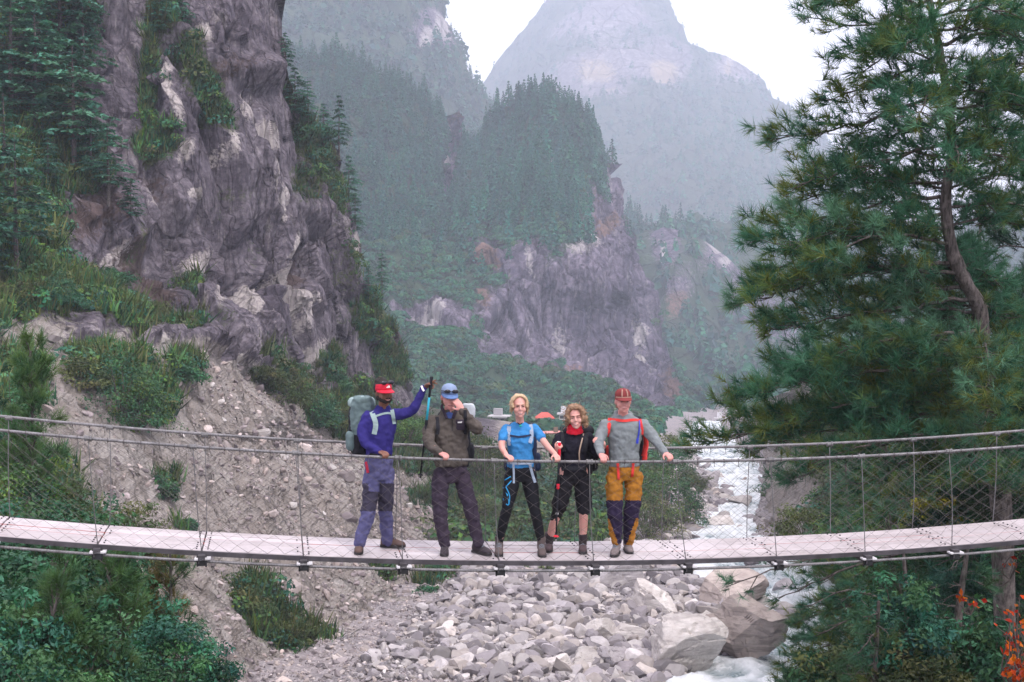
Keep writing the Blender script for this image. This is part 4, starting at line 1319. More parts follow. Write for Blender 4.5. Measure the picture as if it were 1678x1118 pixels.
def strands(par, L, M, mat, n, rng, gen, name='loose_hair', r=0.0018):
    mb = MB()
    for i in range(n):
        mb.tube(gen(i, rng), [r, r, r, r * 0.6][:4] if False else r, 3, cap=False)
    o = world_mb(par, mb, name, mat)
    o['kind'] = 'stuff'
    return o

def feet_base(px, py, d):
    p = Q(px, py, d)
    return (p[0], p[1], deck_z(float((p - BO) @ BU)))

# =============================================================== 1: indigo base layer, red visor
M_INDIGO = fabric('indigo_knit', (0.030, 0.024, 0.150)); M_SLATE = fabric('slate_blue_cotton', (0.095, 0.092, 0.200)); M_KNEE = fabric('charcoal_panel', (0.045, 0.040, 0.065))
M_VISOR = fabric('red_visor', (0.62, 0.022, 0.05), 0.6); M_SAGE = fabric('sage_nylon', (0.27, 0.35, 0.35), 0.7); M_SAGE2 = fabric('grey_green_nylon', (0.125, 0.175, 0.18), 0.7)
M_BOOT_BR = fabric('brown_suede', (0.13, 0.085, 0.075)); M_SOLE = simple_mat('rubber_sole', (0.035, 0.032, 0.033), 0.8); M_BLKF = fabric('black_nylon', (0.018, 0.018, 0.024), 0.7)
M_WHITE = simple_mat('white_print', (0.82, 0.80, 0.80), 0.7, 0.04); M_GREYS = fabric('grey_webbing', (0.26, 0.29, 0.34)); M_TEAL = simple_mat('teal_shaft', (0.03, 0.38, 0.52), 0.35, 0.1)
M_GLASS_DK = simple_mat('dark_lens', (0.012, 0.012, 0.02), 0.12, 0.1, spec=0.6)
M_RED_ZIP = fabric('red_trim', (0.45, 0.03, 0.06))

p = empty('person', feet_base(615, 905, 0.4))
tag(p, 'person in indigo long-sleeved top and red visor, arm raised holding a trekking pole', 'person', 'hikers on the bridge')
yaw = math.radians(24)
hf = head_frame(629, 643, 0.30, math.radians(22), -0.06, 0.03)
mb = MB()
L = add_head(mb, hf)
limb(mb, [(627, 682, 0.36), (628, 668, 0.34), (629, 655, 0.32)], [0.062, 0.056, 0.056], 8)
add_torso(mb, [(621, 768, 0.36, 0.13, 0.10), (621, 740, 0.35, 0.13, 0.10), (624, 700, 0.36, 0.15, 0.10), (625, 680, 0.37, 0.13, 0.085), (627, 671, 0.37, 0.07, 0.06)], yaw)
la = limb(mb, [(604, 681, 0.34), (597, 722, 0.22), (622, 741, 0.06)], [0.03, 0.026, 0.027])
ra = limb(mb, [(646, 678, 0.34), (679, 671, 0.26), (694, 635, 0.24)], [0.03, 0.026, 0.027])
rail_hand(mb, Q(622, 740, 0.06), Q(631, 744, -0.03), 1, 1.02)
add_hand(mb, Q(694, 636, 0.24), Q(716, 624, 0.22) - Q(694, 636, 0.24), np.array([0, 0, -1.0]) - BW * 0.6, -1, scale=1.06,
         fcurls=[(0.0, 0.08, 0.05), (0.25, 0.5, 0.4), (0.9, 1.2, 0.7), (1.0, 1.2, 0.7)])
limb(mb, [(611, 768, 0.36), (606, 832, 0.26), (589, 890, 0.24)], [0.058, 0.045, 0.034]); limb(mb, [(632, 768, 0.36), (632, 830, 0.40), (634, 884, 0.56)], [0.058, 0.045, 0.034])
body = fuse(mb, 'body', [SK_BROWN], p, 0.0065, 2, dec=0.22)
face_parts(p, L, hf[1], M_BROWN_DK, smile=True)
# beard and hair
bd = MB()
for a in np.linspace(-1, 1, 9):
    bd.ball(L(0.064 * a, -0.072 + 0.078 * a * a, -0.084 + 0.040 * a * a), (0.026, 0.022, 0.030), 8, 6, hf[1])
bd.tube([L(-0.03, -0.088, -0.055), L(0, -0.098, -0.050), L(0.03, -0.088, -0.055)], 0.006, 6)
fuse(bd, 'beard', [M_BROWN_DK], p, 0.006, 1, 0.006)
hr = MB().ball(L(0, 0.018, 0.038), (0.084, 0.100, 0.098), 16, 10, hf[1])
for q in ((-0.01, 0.0, 0.118, 0.030), (0.025, 0.03, 0.105, 0.034), (-0.04, 0.03, 0.10, 0.034), (0.0, 0.05, 0.11, 0.034), (0.005, 0.01, 0.135, 0.018)):
    hr.ball(L(*q[:3]), q[3], 10, 8)
# keep the hairline above the face
hair = fuse(hr, 'hair', [M_BROWN_DK], p, 0.009, 2, 0.025)
hair.location = np.array(hair.location) + hf[1] @ np.array([0, 0.022, 0.018])
vis = add_cap(p, hf, M_VISOR, M_VISOR, True)
c_, Mh = hf
lg = MB()      # the small three-peaked mark on the visor
for k, (dx, hgt) in enumerate(((-0.013, 0.012), (0.0, 0.020), (0.013, 0.026))):
    for sgn in (1,):
        a0 = c_ + Mh @ np.array([0.008 + dx - 0.006, -0.0965, 0.052]); a1 = c_ + Mh @ np.array([0.008 + dx + 0.004, -0.0965, 0.052])
        b0 = c_ + Mh @ np.array([0.008 + dx - 0.006 - 0.006, -0.0955, 0.052 + hgt]); b1 = c_ + Mh @ np.array([0.008 + dx + 0.002 - 0.004, -0.0955, 0.052 + hgt])
        o_ = -Mh[:, 1] * 0.004
        V = [a0, a1, b1, b0, a0 + o_, a1 + o_, b1 + o_, b0 + o_]
        lg.add(np.array(V), [(0, 1, 2, 3), (4, 7, 6, 5), (0, 4, 5, 1), (1, 5, 6, 2), (2, 6, 7, 3), (3, 7, 4, 0)])
world_mb(p, lg, 'logo', M_WHITE, vis)['kind'] = 'stuff'
sg = add_shades(p, hf, 0.105, M_GLASS_DK, M_GLASS_DK)
mb = MB()
add_torso(mb, [(621, 752, 0.36, 0.150, 0.118), (621, 742, 0.35, 0.152, 0.12), (622, 720, 0.35, 0.160, 0.122), (624, 700, 0.36, 0.180, 0.128), (625, 686, 0.36, 0.186, 0.118), (626, 677, 0.37, 0.165, 0.10), (627, 670, 0.37, 0.095, 0.08), (628, 664, 0.355, 0.066, 0.068)], yaw)
limb(mb, [(603, 683, 0.34), (594, 704, 0.29), (597, 724, 0.22), (611, 734, 0.13), (622, 740, 0.06)], [0.068, 0.061, 0.052, 0.045, 0.039])
limb(mb, [(645, 680, 0.34), (662, 678, 0.30), (678, 670, 0.26), (687, 652, 0.25), (694, 636, 0.24)], [0.072, 0.062, 0.053, 0.045, 0.038])
top = fuse(mb, 'long_sleeved_top', [M_INDIGO], p, 0.010, 5, 0.022)
mb = MB()
add_torso(mb, [(621, 745, 0.355, 0.150, 0.117), (621, 765, 0.36, 0.158, 0.125), (621, 785, 0.37, 0.15, 0.12)], yaw)
limb(mb, [(610, 775, 0.35), (607, 805, 0.30), (605, 832, 0.26), (597, 862, 0.25), (589, 890, 0.24)], [0.098, 0.094, 0.082, 0.076, 0.066])
limb(mb, [(632, 775, 0.37), (632, 805, 0.38), (632, 830, 0.40), (633, 860, 0.48), (635, 886, 0.55)], [0.098, 0.094, 0.082, 0.076, 0.066])
def pick1(c):
    x, y = proj(c)
    return ((y > 792) & (y < 838) & ~((y < 806) & (x > 604) & (x < 622))).astype(int)
pants = fuse(mb, 'trousers', [M_SLATE, M_KNEE], p, 0.011, 4, 0.030, pick1)
bv = [bvh_of(top), bvh_of(pants)]
strap(p, bv, [(606, 664), (611, 680), (616, 695), (613, 712)], 0.055, M_SAGE, 'shoulder_strap')
strap(p, bv, [(641, 665), (644, 680), (646, 695)], 0.04, M_SAGE, 'shoulder_strap')
strap(p, bv, [(616, 682), (628, 678), (638, 677), (644, 680)], 0.022, M_SAGE, 'chest_strap')
strap(p, bv, [(600, 757), (603, 775)], 0.03, M_RED_ZIP, 'pocket_zip')
strap(p, bv, [(606, 745), (621, 747), (640, 747)], 0.035, M_BLKF, 'belt')
strap(p, [bvh_of(top)], [(690, 629), (692, 637), (695, 641)], 0.022, M_WHITE, 'wristband', n=6)
boots(p, [(589, 893, 0.30, 586, 905, 0.05), (636, 886, 0.60, 658, 892, 0.56)], M_BOOT_BR, M_SOLE, M_KNEE)
bp = backpack(p, 594, 700, 0.56, yaw, (0.30, 0.24, 0.62), (M_BLKF, M_SAGE, M_SAGE2), 0.05)
mb = MB().rings([ell_ring(Q(594, y, 0.52), BU * a, BW * 0.12, 14, 3) for y, a in ((712, 0.12), (700, 0.135), (675, 0.14), (657, 0.13), (650, 0.10))])
up_ = fuse(mb, 'pack_top_pocket', [M_SAGE2], p, 0.012, 3, 0.03); up_.parent = bp
# trekking pole in the raised hand
pole = empty('trekking_pole', Q(690, 780, 0.22))
tag(pole, 'black and teal trekking pole hanging from the raised hand in indigo sleeve', 'trekking pole', 'trekking poles')
def pole_parts(pl, a, b, grip, shaft1, shaft2, strapm=None):
    a, b = np.asarray(a), np.asarray(b)
    l = lambda t_: a + (b - a) * t_
    world_mb(pl, MB().tube([l(-0.01), l(0.0), l(0.05), l(0.10), l(0.14), l(0.19)], [0.013, 0.019, 0.016, 0.018, 0.014, 0.012], 10), 'grip', grip, smooth=True)
    world_mb(pl, MB().tube([l(0.19), l(0.42)], 0.0135, 8), 'upper_shaft', shaft1, smooth=True)
    world_mb(pl, MB().tube([l(0.40), l(0.42), l(0.45), l(0.46)], [0.012, 0.017, 0.017, 0.012], 8), 'clamp', grip)
    world_mb(pl, MB().tube([l(0.45), l(0.97)], 0.0095, 8), 'lower_shaft', shaft2, smooth=True)
    world_mb(pl, MB().tube([l(0.93), l(0.945), l(0.95)], [0.012, 0.034, 0.010], 10), 'basket', grip)
    world_mb(pl, MB().tube([l(0.96), l(1.0)], [0.007, 0.003], 8), 'tip', M_CLAMP)
pole_parts(pole, Q(707, 619, 0.20), Q(688, 788, 0.30), M_BLKF, M_TEAL, M_BLKF)

# =============================================================== 2: olive jacket, blue cap, hand at the face
M_OLIVE = fabric('olive_softshell', (0.088, 0.074, 0.066)); M_PLUM = fabric('dark_plum_trousers', (0.046, 0.034, 0.052)); M_CAPB = fabric('blue_cap', (0.11, 0.18, 0.36)); M_CAPP = fabric('pale_blue_cap', (0.22, 0.28, 0.42))
M_DKPURP = fabric('dark_pocket', (0.040, 0.030, 0.046)); M_BLUEU = fabric('blue_undershirt', (0.07, 0.11, 0.30)); M_PACKG = fabric('pale_grey_nylon', (0.45, 0.48, 0.52)); M_BOOT_DK = fabric('dark_boot', (0.060, 0.050, 0.058))
p = empty('person', feet_base(745, 905, 0.4))
tag(p, 'person in olive jacket and blue cap with a hand held over the nose', 'person', 'hikers on the bridge')
yaw = math.radians(6)
hf = head_frame(736, 650, 0.30, math.radians(4), 0.10, -0.03)
mb = MB(); L = add_head(mb, hf)
limb(mb, [(737, 690, 0.36), (737, 676, 0.34), (736, 660, 0.32)], [0.066, 0.060, 0.058], 8)
add_torso(mb, [(740, 770, 0.36, 0.14, 0.10), (739, 740, 0.35, 0.14, 0.10), (738, 705, 0.36, 0.17, 0.10), (738, 690, 0.37, 0.14, 0.085), (737, 680, 0.37, 0.07, 0.06)], yaw)
limb(mb, [(708, 690, 0.34), (703, 722, 0.20), (722, 742, 0.05)], [0.03, 0.026, 0.027]); limb(mb, [(768, 690, 0.34), (783, 705, 0.18), (757, 671, 0.12)], [0.03, 0.026, 0.027])
rail_hand(mb, Q(720, 742, 0.06), Q(731, 747, -0.03), 1, 1.04)
add_hand(mb, Q(758, 672, 0.12), Q(745, 654, 0.15) - Q(758, 672, 0.12), BW * 1.0 + BU * -0.35, 1, (0.18, 0.3, 0.25), 1.04)
limb(mb, [(724, 775, 0.36), (722, 835, 0.30), (729, 890, 0.28)], [0.058, 0.045, 0.034]); limb(mb, [(756, 775, 0.36), (773, 836, 0.30), (784, 890, 0.30)], [0.058, 0.045, 0.034])
fuse(mb, 'body', [SK_PINK], p, 0.0065, 2, dec=0.22)
face_parts(p, L, hf[1], M_BROW)
bd = MB()
for a in np.linspace(-1, 1, 9):
    bd.ball(L(0.060 * a, -0.060 + 0.070 * a * a, -0.086 + 0.035 * a * a), (0.022, 0.018, 0.022), 8, 6, hf[1])
fuse(bd, 'beard', [M_BROW], p, 0.006, 1, 0.005)
hr = MB().ball(L(0, 0.035, 0.02), (0.082, 0.085, 0.085), 14, 10, hf[1])
fuse(hr, 'hair', [M_BROW], p, 0.009, 1, 0.01)
def pickcap(c):
    return (c[:, 2] > 99).astype(int)
cap = add_cap(p, hf, M_CAPP, M_CAPB)
add_shades(p, hf, 0.078, M_GLASS_DK, M_GLASS_DK)
mb = MB()
add_torso(mb, [(739, 763, 0.34, 0.190, 0.135), (739, 755, 0.34, 0.192, 0.14), (739, 735, 0.345, 0.190, 0.135), (738, 712, 0.35, 0.200, 0.135), (738, 695, 0.36, 0.205, 0.125), (738, 686, 0.365, 0.185, 0.11), (737, 678, 0.365, 0.12, 0.09), (737, 670, 0.355, 0.080, 0.080)], yaw)
limb(mb, [(709, 691, 0.35), (703, 708, 0.28), (703, 724, 0.20), (711, 735, 0.12), (720, 742, 0.06)], [0.080, 0.071, 0.062, 0.052, 0.043])
limb(mb, [(767, 690, 0.34), (779, 698, 0.25), (782, 703, 0.18), (770, 690, 0.14), (759, 674, 0.12)], [0.080, 0.073, 0.064, 0.052, 0.043])
top = fuse(mb, 'jacket', [M_OLIVE], p, 0.010, 4, 0.034)
ck = MB()
for e, ax in ((-1, 0), (1, 0)):
    ck.tube(spline([Q(737 + e * 5, 686, 0.235), Q(737 + e * 9, 676, 0.27), Q(737 + e * 13, 668, 0.32), Q(737 + e * 11, 663, 0.40), Q(737, 662, 0.46)], 12), 0.018, 8)
fuse(ck, 'collar', [M_DKPURP], p, 0.008, 2, 0.01)
mb = MB()
add_torso(mb, [(740, 757, 0.35, 0.170, 0.12), (740, 772, 0.36, 0.172, 0.125), (740, 790, 0.37, 0.150, 0.11)], yaw)
limb(mb, [(723, 780, 0.36), (721, 808, 0.32), (721, 835, 0.29), (724, 862, 0.28), (729, 890, 0.28)], [0.100, 0.096, 0.082, 0.076, 0.064])
limb(mb, [(756, 780, 0.36), (764, 808, 0.33), (772, 835, 0.30), (778, 862, 0.30), (784, 890, 0.31)], [0.100, 0.096, 0.082, 0.076, 0.064])
pants = fuse(mb, 'trousers', [M_PLUM], p, 0.011, 4, 0.034)
bv = [bvh_of(top), bvh_of(pants)]
strap(p, bv, [(712, 668), (716, 685), (718, 700), (717, 712)], 0.040, M_BLKF, 'shoulder_strap')
strap(p, bv, [(762, 672), (763, 690), (762, 712)], 0.036, M_BLKF, 'shoulder_strap')
strap(p, bv, [(733, 676), (737, 684), (741, 677)], 0.05, M_BLUEU, 'undershirt', n=8)
strap(p, bv, [(741, 688), (741, 706)], 0.006, M_BLKF, 'zip')
pk_ = strap(p, bv, [(754, 688), (754, 705)], 0.10, M_DKPURP, 'chest_pocket', n=6)
strap(p, bv, [(750, 692.5), (757, 692)], 0.016, M_WHITE, 'logo', lift=0.012, n=4, parent=pk_)
strap(p, bv, [(779, 828), (781, 852)], 0.05, M_DKPURP, 'cargo_pocket', lift=0.01, n=6)
boots(p, [(729, 890, 0.32, 727, 905, 0.05), (784, 892, 0.35, 800, 906, 0.22)], M_BOOT_DK, M_SOLE, M_GREYS)
bp = backpack(p, 744, 722, 0.58, yaw, (0.37, 0.24, 0.62), (M_BLKF, M_BLKF, M_BLKF), 0.03)
mb = MB().rings([ell_ring(Q(767, y, 0.50), BU * a, BW * 0.06, 14, 3) for y, a in ((690, 0.06), (680, 0.085), (668, 0.085), (662, 0.06))])
u_ = fuse(mb, 'pack_top_pocket', [M_PACKG], p, 0.010, 3, 0.01); u_.parent = bp

# =============================================================== 3: blue T-shirt, leggings
M_SKYT = fabric('sky_blue_jersey', (0.045, 0.22, 0.50)); M_LEG = fabric('black_leggings', (0.010, 0.010, 0.014), 0.6); M_PRINT = simple_mat('cyan_print', (0.02, 0.30, 0.62), 0.6); M_BLOND = simple_mat('blond_hair', (0.50, 0.35, 0.22), 0.5, 0.3, 40, 0.3)
M_STRAPG = fabric('blue_grey_webbing', (0.30, 0.36, 0.46)); M_DKNAVY = fabric('dark_navy_pack', (0.025, 0.035, 0.075)); M_BOOT_GB = fabric('grey_brown_boot', (0.115, 0.088, 0.085)); M_TEALG = simple_mat('teal_pendant', (0.02, 0.35, 0.33), 0.4)
p = empty('person', feet_base(852, 905, 0.4))
tag(p, 'smiling person with blond hair in sky blue t-shirt and black leggings', 'person', 'hikers on the bridge')
yaw = math.radians(0)
hf = head_frame(851, 665, 0.27, math.radians(-3), -0.06, 0.02)
mb = MB(); L = add_head(mb, hf, True)
limb(mb, [(852, 705, 0.36), (852, 692, 0.33), (851, 676, 0.30)], [0.055, 0.047, 0.047], 8)
add_torso(mb, [(853, 770, 0.36, 0.13, 0.10), (853, 745, 0.35, 0.11, 0.09), (852, 718, 0.35, 0.135, 0.10), (852, 706, 0.36, 0.12, 0.085), (852, 697, 0.36, 0.06, 0.055)], yaw)
limb(mb, [(828, 705, 0.34), (822, 730, 0.22), (830, 747, 0.06)], [0.044, 0.038, 0.028]); limb(mb, [(877, 704, 0.34), (896, 730, 0.20), (910, 745, 0.05)], [0.044, 0.038, 0.028])
rail_hand(mb, Q(828, 746, 0.06), Q(838, 751, -0.03), 1, 0.94); rail_hand(mb, Q(909, 744, 0.06), Q(914, 751, -0.03), -1, 0.94)
limb(mb, [(841, 775, 0.36), (832, 832, 0.28), (819, 890, 0.34)], [0.080, 0.050, 0.028]); limb(mb, [(866, 775, 0.36), (876, 834, 0.28), (887, 890, 0.30)], [0.080, 0.050, 0.028])
fuse(mb, 'body', [SK_PALE], p, 0.006, 2, dec=0.2)
face_parts(p, L, hf[1], M_BLOND, smile=True)
hr = MB()
for a in np.linspace(-0.12 * math.pi, 1.12 * math.pi, 15):
    for y, k in ((-0.035, 0.98), (0.01, 1.06), (0.05, 1.0)):
        hr.ball(L(0.076 * k * math.cos(a), y, 0.030 + 0.082 * k * math.sin(a)), (0.017, 0.032, 0.017), 8, 6, hf[1])
for e in (-1, 1):
    for k in range(4):
        hr.ball(L(e * (0.080 - 0.001 * k), 0.004 + 0.008 * k, 0.015 - 0.020 * k), (0.013, 0.032, 0.022), 8, 6, hf[1])
hr.ball(L(0, 0.040, 0.03), (0.083, 0.075, 0.09), 14, 10, hf[1])
hair = fuse(hr, 'hair', [M_BLOND], p, 0.008, 2, 0.02)
rg = np.random.default_rng(31)
def wisp(i, r):
    a = r.uniform(-0.2, 1.2) * math.pi
    b = np.array([0.078 * math.cos(a), r.uniform(-0.03, 0.06), 0.03 + 0.085 * math.sin(a)])
    o = np.array([math.cos(a) * 0.6 + r.normal(0, 0.5), r.normal(0, 0.4), r.normal(-0.3, 0.5)])
    return spline([L(*b), L(*(b + o * 0.010)), L(*(b + o * 0.018 + np.array([0, 0, -0.02]) * r.uniform(0, 1.5)))], 5)
strands(hair, L, hf[1], M_BLOND, 110, rg, wisp) if False else None
so = MB()
for i in range(110): so.tube(wisp(i, rg), 0.0018, 3, cap=False)
for i in range(60):
    e = rg.choice([-1, 1]); b = np.array([e * rg.uniform(0.072, 0.088), rg.uniform(-0.03, 0.05), rg.uniform(0.0, 0.06)])
    so.tube(spline([L(*b), L(*(b + np.array([e * 0.006, 0.005, -0.035]))), L(*(b + np.array([e * rg.uniform(-0.008, 0.014), 0.01, -rg.uniform(0.06, 0.10)])))], 6), 0.0022, 3, cap=False)
o = world_mb(p, so, 'loose_hair', M_BLOND, hair); o['kind'] = 'stuff'
mb = MB()
add_torso(mb, [(853, 766, 0.35, 0.150, 0.115), (853, 758, 0.35, 0.150, 0.115), (853, 742, 0.345, 0.136, 0.108), (852, 722, 0.34, 0.154, 0.125), (852, 710, 0.35, 0.160, 0.118), (852, 702, 0.36, 0.150, 0.10), (852, 696, 0.36, 0.10, 0.08), (852, 692, 0.355, 0.072, 0.066)], yaw)
limb(mb, [(830, 704, 0.35), (825, 712, 0.31), (823, 720, 0.27)], [0.060, 0.054, 0.053], 10); limb(mb, [(875, 703, 0.35), (883, 712, 0.30), (887, 718, 0.27)], [0.060, 0.054, 0.053], 10)
top = fuse(mb, 't_shirt', [M_SKYT], p, 0.009, 4, 0.024)
mb = MB()
add_torso(mb, [(853, 756, 0.35, 0.136, 0.105), (853, 772, 0.36, 0.160, 0.122), (853, 788, 0.37, 0.150, 0.11)], yaw)
limb(mb, [(840, 780, 0.36), (836, 806, 0.31), (831, 832, 0.27), (824, 860, 0.31), (818, 888, 0.35)], [0.098, 0.088, 0.064, 0.060, 0.043])
limb(mb, [(866, 780, 0.36), (871, 806, 0.31), (876, 834, 0.27), (882, 862, 0.29), (887, 888, 0.31)], [0.098, 0.088, 0.064, 0.060, 0.043])
pants = fuse(mb, 'leggings', [M_LEG], p, 0.010, 4, 0.010)
bv = [bvh_of(top), bvh_of(pants)]
for pts in ([(822, 790), (832, 784), (837, 781)], [(822, 797), (827, 802), (832, 812), (835, 826), (831, 829), (825, 818), (822, 806)], [(829, 798), (838, 788)], [(829, 798), (835, 812), (834, 826)]):
    strap(p, bv, pts, 0.012, M_PRINT, 'legging_print', lift=0.003, thick=0.002, parent=pants)
strap(p, bv, [(837, 688), (834, 700), (834, 716), (836, 730)], 0.045, M_STRAPG, 'shoulder_strap'); strap(p, bv, [(866, 688), (870, 700), (871, 716), (868, 726)], 0.045, M_STRAPG, 'shoulder_strap')
strap(p, bv, [(836, 714), (852, 716), (870, 713)], 0.022, M_DKNAVY, 'chest_strap')
strap(p, bv, [(832, 757), (852, 758), (872, 757)], 0.05, M_STRAPG, 'hip_belt')
strap(p, bv, [(841, 757), (842, 776), (842, 792)], 0.022, M_STRAPG, 'hanging_strap', lift=0.012); strap(p, bv, [(868, 760), (872, 776), (877, 791)], 0.030, M_STRAPG, 'hanging_strap', lift=0.012)
strap(p, bv, [(845, 689), (852, 696), (859, 689)], 0.010, M_BLKF, 'necklace', n=10)
world_mb(p, MB().ball(Q(853, 698, 0.235), (0.018, 0.008, 0.014), 8, 6), 'pendant', M_TEALG, smooth=True)
boots(p, [(818, 892, 0.35, 817, 905, 0.10), (887, 893, 0.31, 890, 907, 0.06)], M_BOOT_GB, M_SOLE, M_GREYS)
bp = backpack(p, 856, 738, 0.57, yaw, (0.33, 0.22, 0.58), (M_DKNAVY, M_BLKF, M_DKNAVY), 0.02)

# =============================================================== 4: black outfit, red neck gaiter
M_BLKT = fabric('black_top', (0.014, 0.013, 0.022)); M_SHORT = fabric('black_shorts', (0.013, 0.012, 0.016)); M_GAIT = fabric('red_gaiter', (0.72, 0.020, 0.045)); M_HAIR4 = simple_mat('light_brown_hair', (0.26, 0.155, 0.095), 0.5, 0.4, 40, 0.4)
M_BRACE = fabric('knee_brace', (0.016, 0.016, 0.018)); M_TUBE = simple_mat('tan_hose', (0.36, 0.26, 0.20), 0.5); M_BOOT_MR = fabric('maroon_grey_boot', (0.090, 0.062, 0.068)); M_SOCK = fabric('dark_sock', (0.05, 0.04, 0.045))
p = empty('person', feet_base(930, 900, 0.5))
tag(p, 'person with curly brown hair, red neck gaiter and black shorts', 'person', 'hikers on the bridge')
yaw = math.radians(-4)
hf = head_frame(943, 683, 0.34, math.radians(-12), -0.05, 0.10)
mb = MB(); L = add_head(mb, hf, True)
limb(mb, [(941, 718, 0.44), (942, 706, 0.41), (943, 693, 0.37)], [0.055, 0.048, 0.047], 8)
add_torso(mb, [(940, 770, 0.44, 0.13, 0.10), (940, 748, 0.43, 0.11, 0.09), (940, 728, 0.43, 0.135, 0.10), (941, 718, 0.44, 0.12, 0.085), (941, 711, 0.44, 0.06, 0.055)], yaw)
limb(mb, [(917, 718, 0.42), (909, 744, 0.32), (914, 734, 0.18)], [0.044, 0.036, 0.027]); limb(mb, [(964, 720, 0.42), (982, 745, 0.40), (989, 728, 0.24)], [0.044, 0.036, 0.027])
add_hand(mb, Q(912, 739, 0.19), Q(917, 729, 0.12) - Q(912, 739, 0.19), BU * 0.5 + BW * 0.6, 1, (1.0, 1.2, 0.8), 0.92)
add_hand(mb, Q(990, 727, 0.22), Q(976, 720, 0.17) - Q(990, 727, 0.22), BW * 0.9 - np.array([0, 0, 0.4]), 1, (0.25, 0.5, 0.4), 0.95)
l1 = limb(mb, [(928, 772, 0.44), (915, 836, 0.38), (906, 862, 0.44), (900, 888, 0.52)], [0.080, 0.052, 0.050, 0.034]); l2 = limb(mb, [(952, 772, 0.44), (956, 838, 0.38), (956, 862, 0.42), (955, 890, 0.46)], [0.080, 0.052, 0.050, 0.034])
fuse(mb, 'body', [SK_PALE], p, 0.006, 2, dec=0.2)
face_parts(p, L, hf[1], M_BROW, smile=True, closed=True)
hr = MB()
rg = np.random.default_rng(41)
for a in np.linspace(-0.30 * math.pi, 1.22 * math.pi, 15):
    for y, k in ((-0.045, 1.0), (0.0, 1.14), (0.05, 1.08)):
        hr.ball(L(0.078 * k * math.cos(a) + 0.004, y, 0.026 + 0.084 * k * math.sin(a)), (0.024, 0.034, 0.024), 8, 6, hf[1])
for e in (-1, 1):
    for k in range(7):
        hr.ball(L(e * (0.088 + rg.normal(0, 0.008)) + (0.012 if e > 0 else 0), 0.005 + rg.normal(0, 0.02), 0.0 - 0.016 * k * (1 if e > 0 else 0.6)), 0.026, 8, 6)
hr.ball(L(0.0, 0.045, 0.02), (0.090, 0.075, 0.095), 14, 10, hf[1])
hair = fuse(hr, 'hair', [M_HAIR4], p, 0.008, 2, 0.035)
so = MB()
for i in range(150):
    e = 1 if rg.random() < 0.62 else -1
    b = np.array([e * rg.uniform(0.07, 0.10), rg.uniform(-0.03, 0.05), rg.uniform(-0.09, 0.08)])
    if rg.random() < 0.35: b = np.array([rg.normal(0, 0.05), rg.uniform(-0.06, 0.05), 0.115])
    q = [b]
    dv = np.array([e * rg.uniform(0.2, 1), rg.normal(0, 0.4), rg.normal(-0.2, 0.6)])
    for k in range(4):
        dv = dv + rg.normal(0, 0.7, 3) + np.array([0, 0, -0.2]); q.append(q[-1] + dv / np.linalg.norm(dv) * 0.016)
    so.tube(spline([L(*x) for x in q], 9), 0.0026, 3, cap=False)
o = world_mb(p, so, 'loose_hair', M_HAIR4, hair); o['kind'] = 'stuff'
mb = MB()
add_torso(mb, [(940, 772, 0.43, 0.148, 0.115), (940, 762, 0.43, 0.148, 0.115), (940, 748, 0.425, 0.142, 0.112), (940, 732, 0.42, 0.158, 0.125), (941, 722, 0.43, 0.164, 0.118), (941, 715, 0.44, 0.150, 0.10), (941, 709, 0.44, 0.09, 0.08), (942, 704, 0.42, 0.068, 0.066)], yaw)
limb(mb, [(919, 717, 0.43), (912, 730, 0.37), (908, 743, 0.32), (911, 741, 0.24)], [0.072, 0.066, 0.058, 0.050], 14); limb(mb, [(963, 719, 0.43), (973, 733, 0.42), (982, 745, 0.40), (987, 736, 0.31)], [0.072, 0.066, 0.058, 0.048], 14)
top = fuse(mb, 'black_top', [M_BLKT], p, 0.009, 4, 0.024)
mb = MB()
for k in range(5):
    a = np.linspace(0, 2 * math.pi, 15)
    cc = Q(942, 708 - k * 3.2, 0.405 - 0.008 * k)
    mb.tube(cc + np.cos(a)[:, None] * BU * (0.078 - 0.005 * k) + np.sin(a)[:, None] * BW * (0.080 - 0.006 * k) + np.array([0, 0, 0.010])[None] * np.sin(a)[:, None], 0.018, 8)
fuse(mb, 'neck_gaiter', [M_GAIT], p, 0.008, 3, 0.022)
mb = MB()
add_torso(mb, [(940, 764, 0.43, 0.148, 0.115), (940, 778, 0.44, 0.162, 0.122), (939, 792, 0.45, 0.150, 0.11)], yaw)
limb(mb, [(927, 784, 0.44), (922, 808, 0.40), (917, 828, 0.38)], [0.100, 0.098, 0.094], 12); limb(mb, [(953, 784, 0.44), (956, 810, 0.40), (957, 832, 0.38)], [0.100, 0.098, 0.092], 12)
pants = fuse(mb, 'shorts', [M_SHORT], p, 0.010, 4, 0.026)
mb = MB(); limb(mb, [(917, 826, 0.38), (914, 838, 0.38), (910, 850, 0.41)], [0.066, 0.064, 0.061], 10)
br = fuse(mb, 'knee_brace', [M_BRACE], p, 0.008, 3, 0.008)
strap(p, [bvh_of(br)], [(911, 841.5), (915, 842)], 0.022, M_WHITE, 'brace_logo', n=4, parent=br)
mb = MB(); limb(mb, [(901.5, 877, 0.49), (900, 888, 0.52)], [0.048, 0.046], 6); fuse(mb, 'sock', [M_SOCK], p, 0.008, 2, 0.006)
mb = MB(); limb(mb, [(956, 877, 0.44), (955, 890, 0.46)], [0.048, 0.046], 6); fuse(mb, 'sock', [M_SOCK], p, 0.008, 2, 0.006)
bv = [bvh_of(top), bvh_of(pants)]
strap(p, bv, [(957, 702), (956, 712), (952, 728), (949, 742), (950, 756)], 0.014, M_TUBE, 'drinking_hose', lift=0.012)
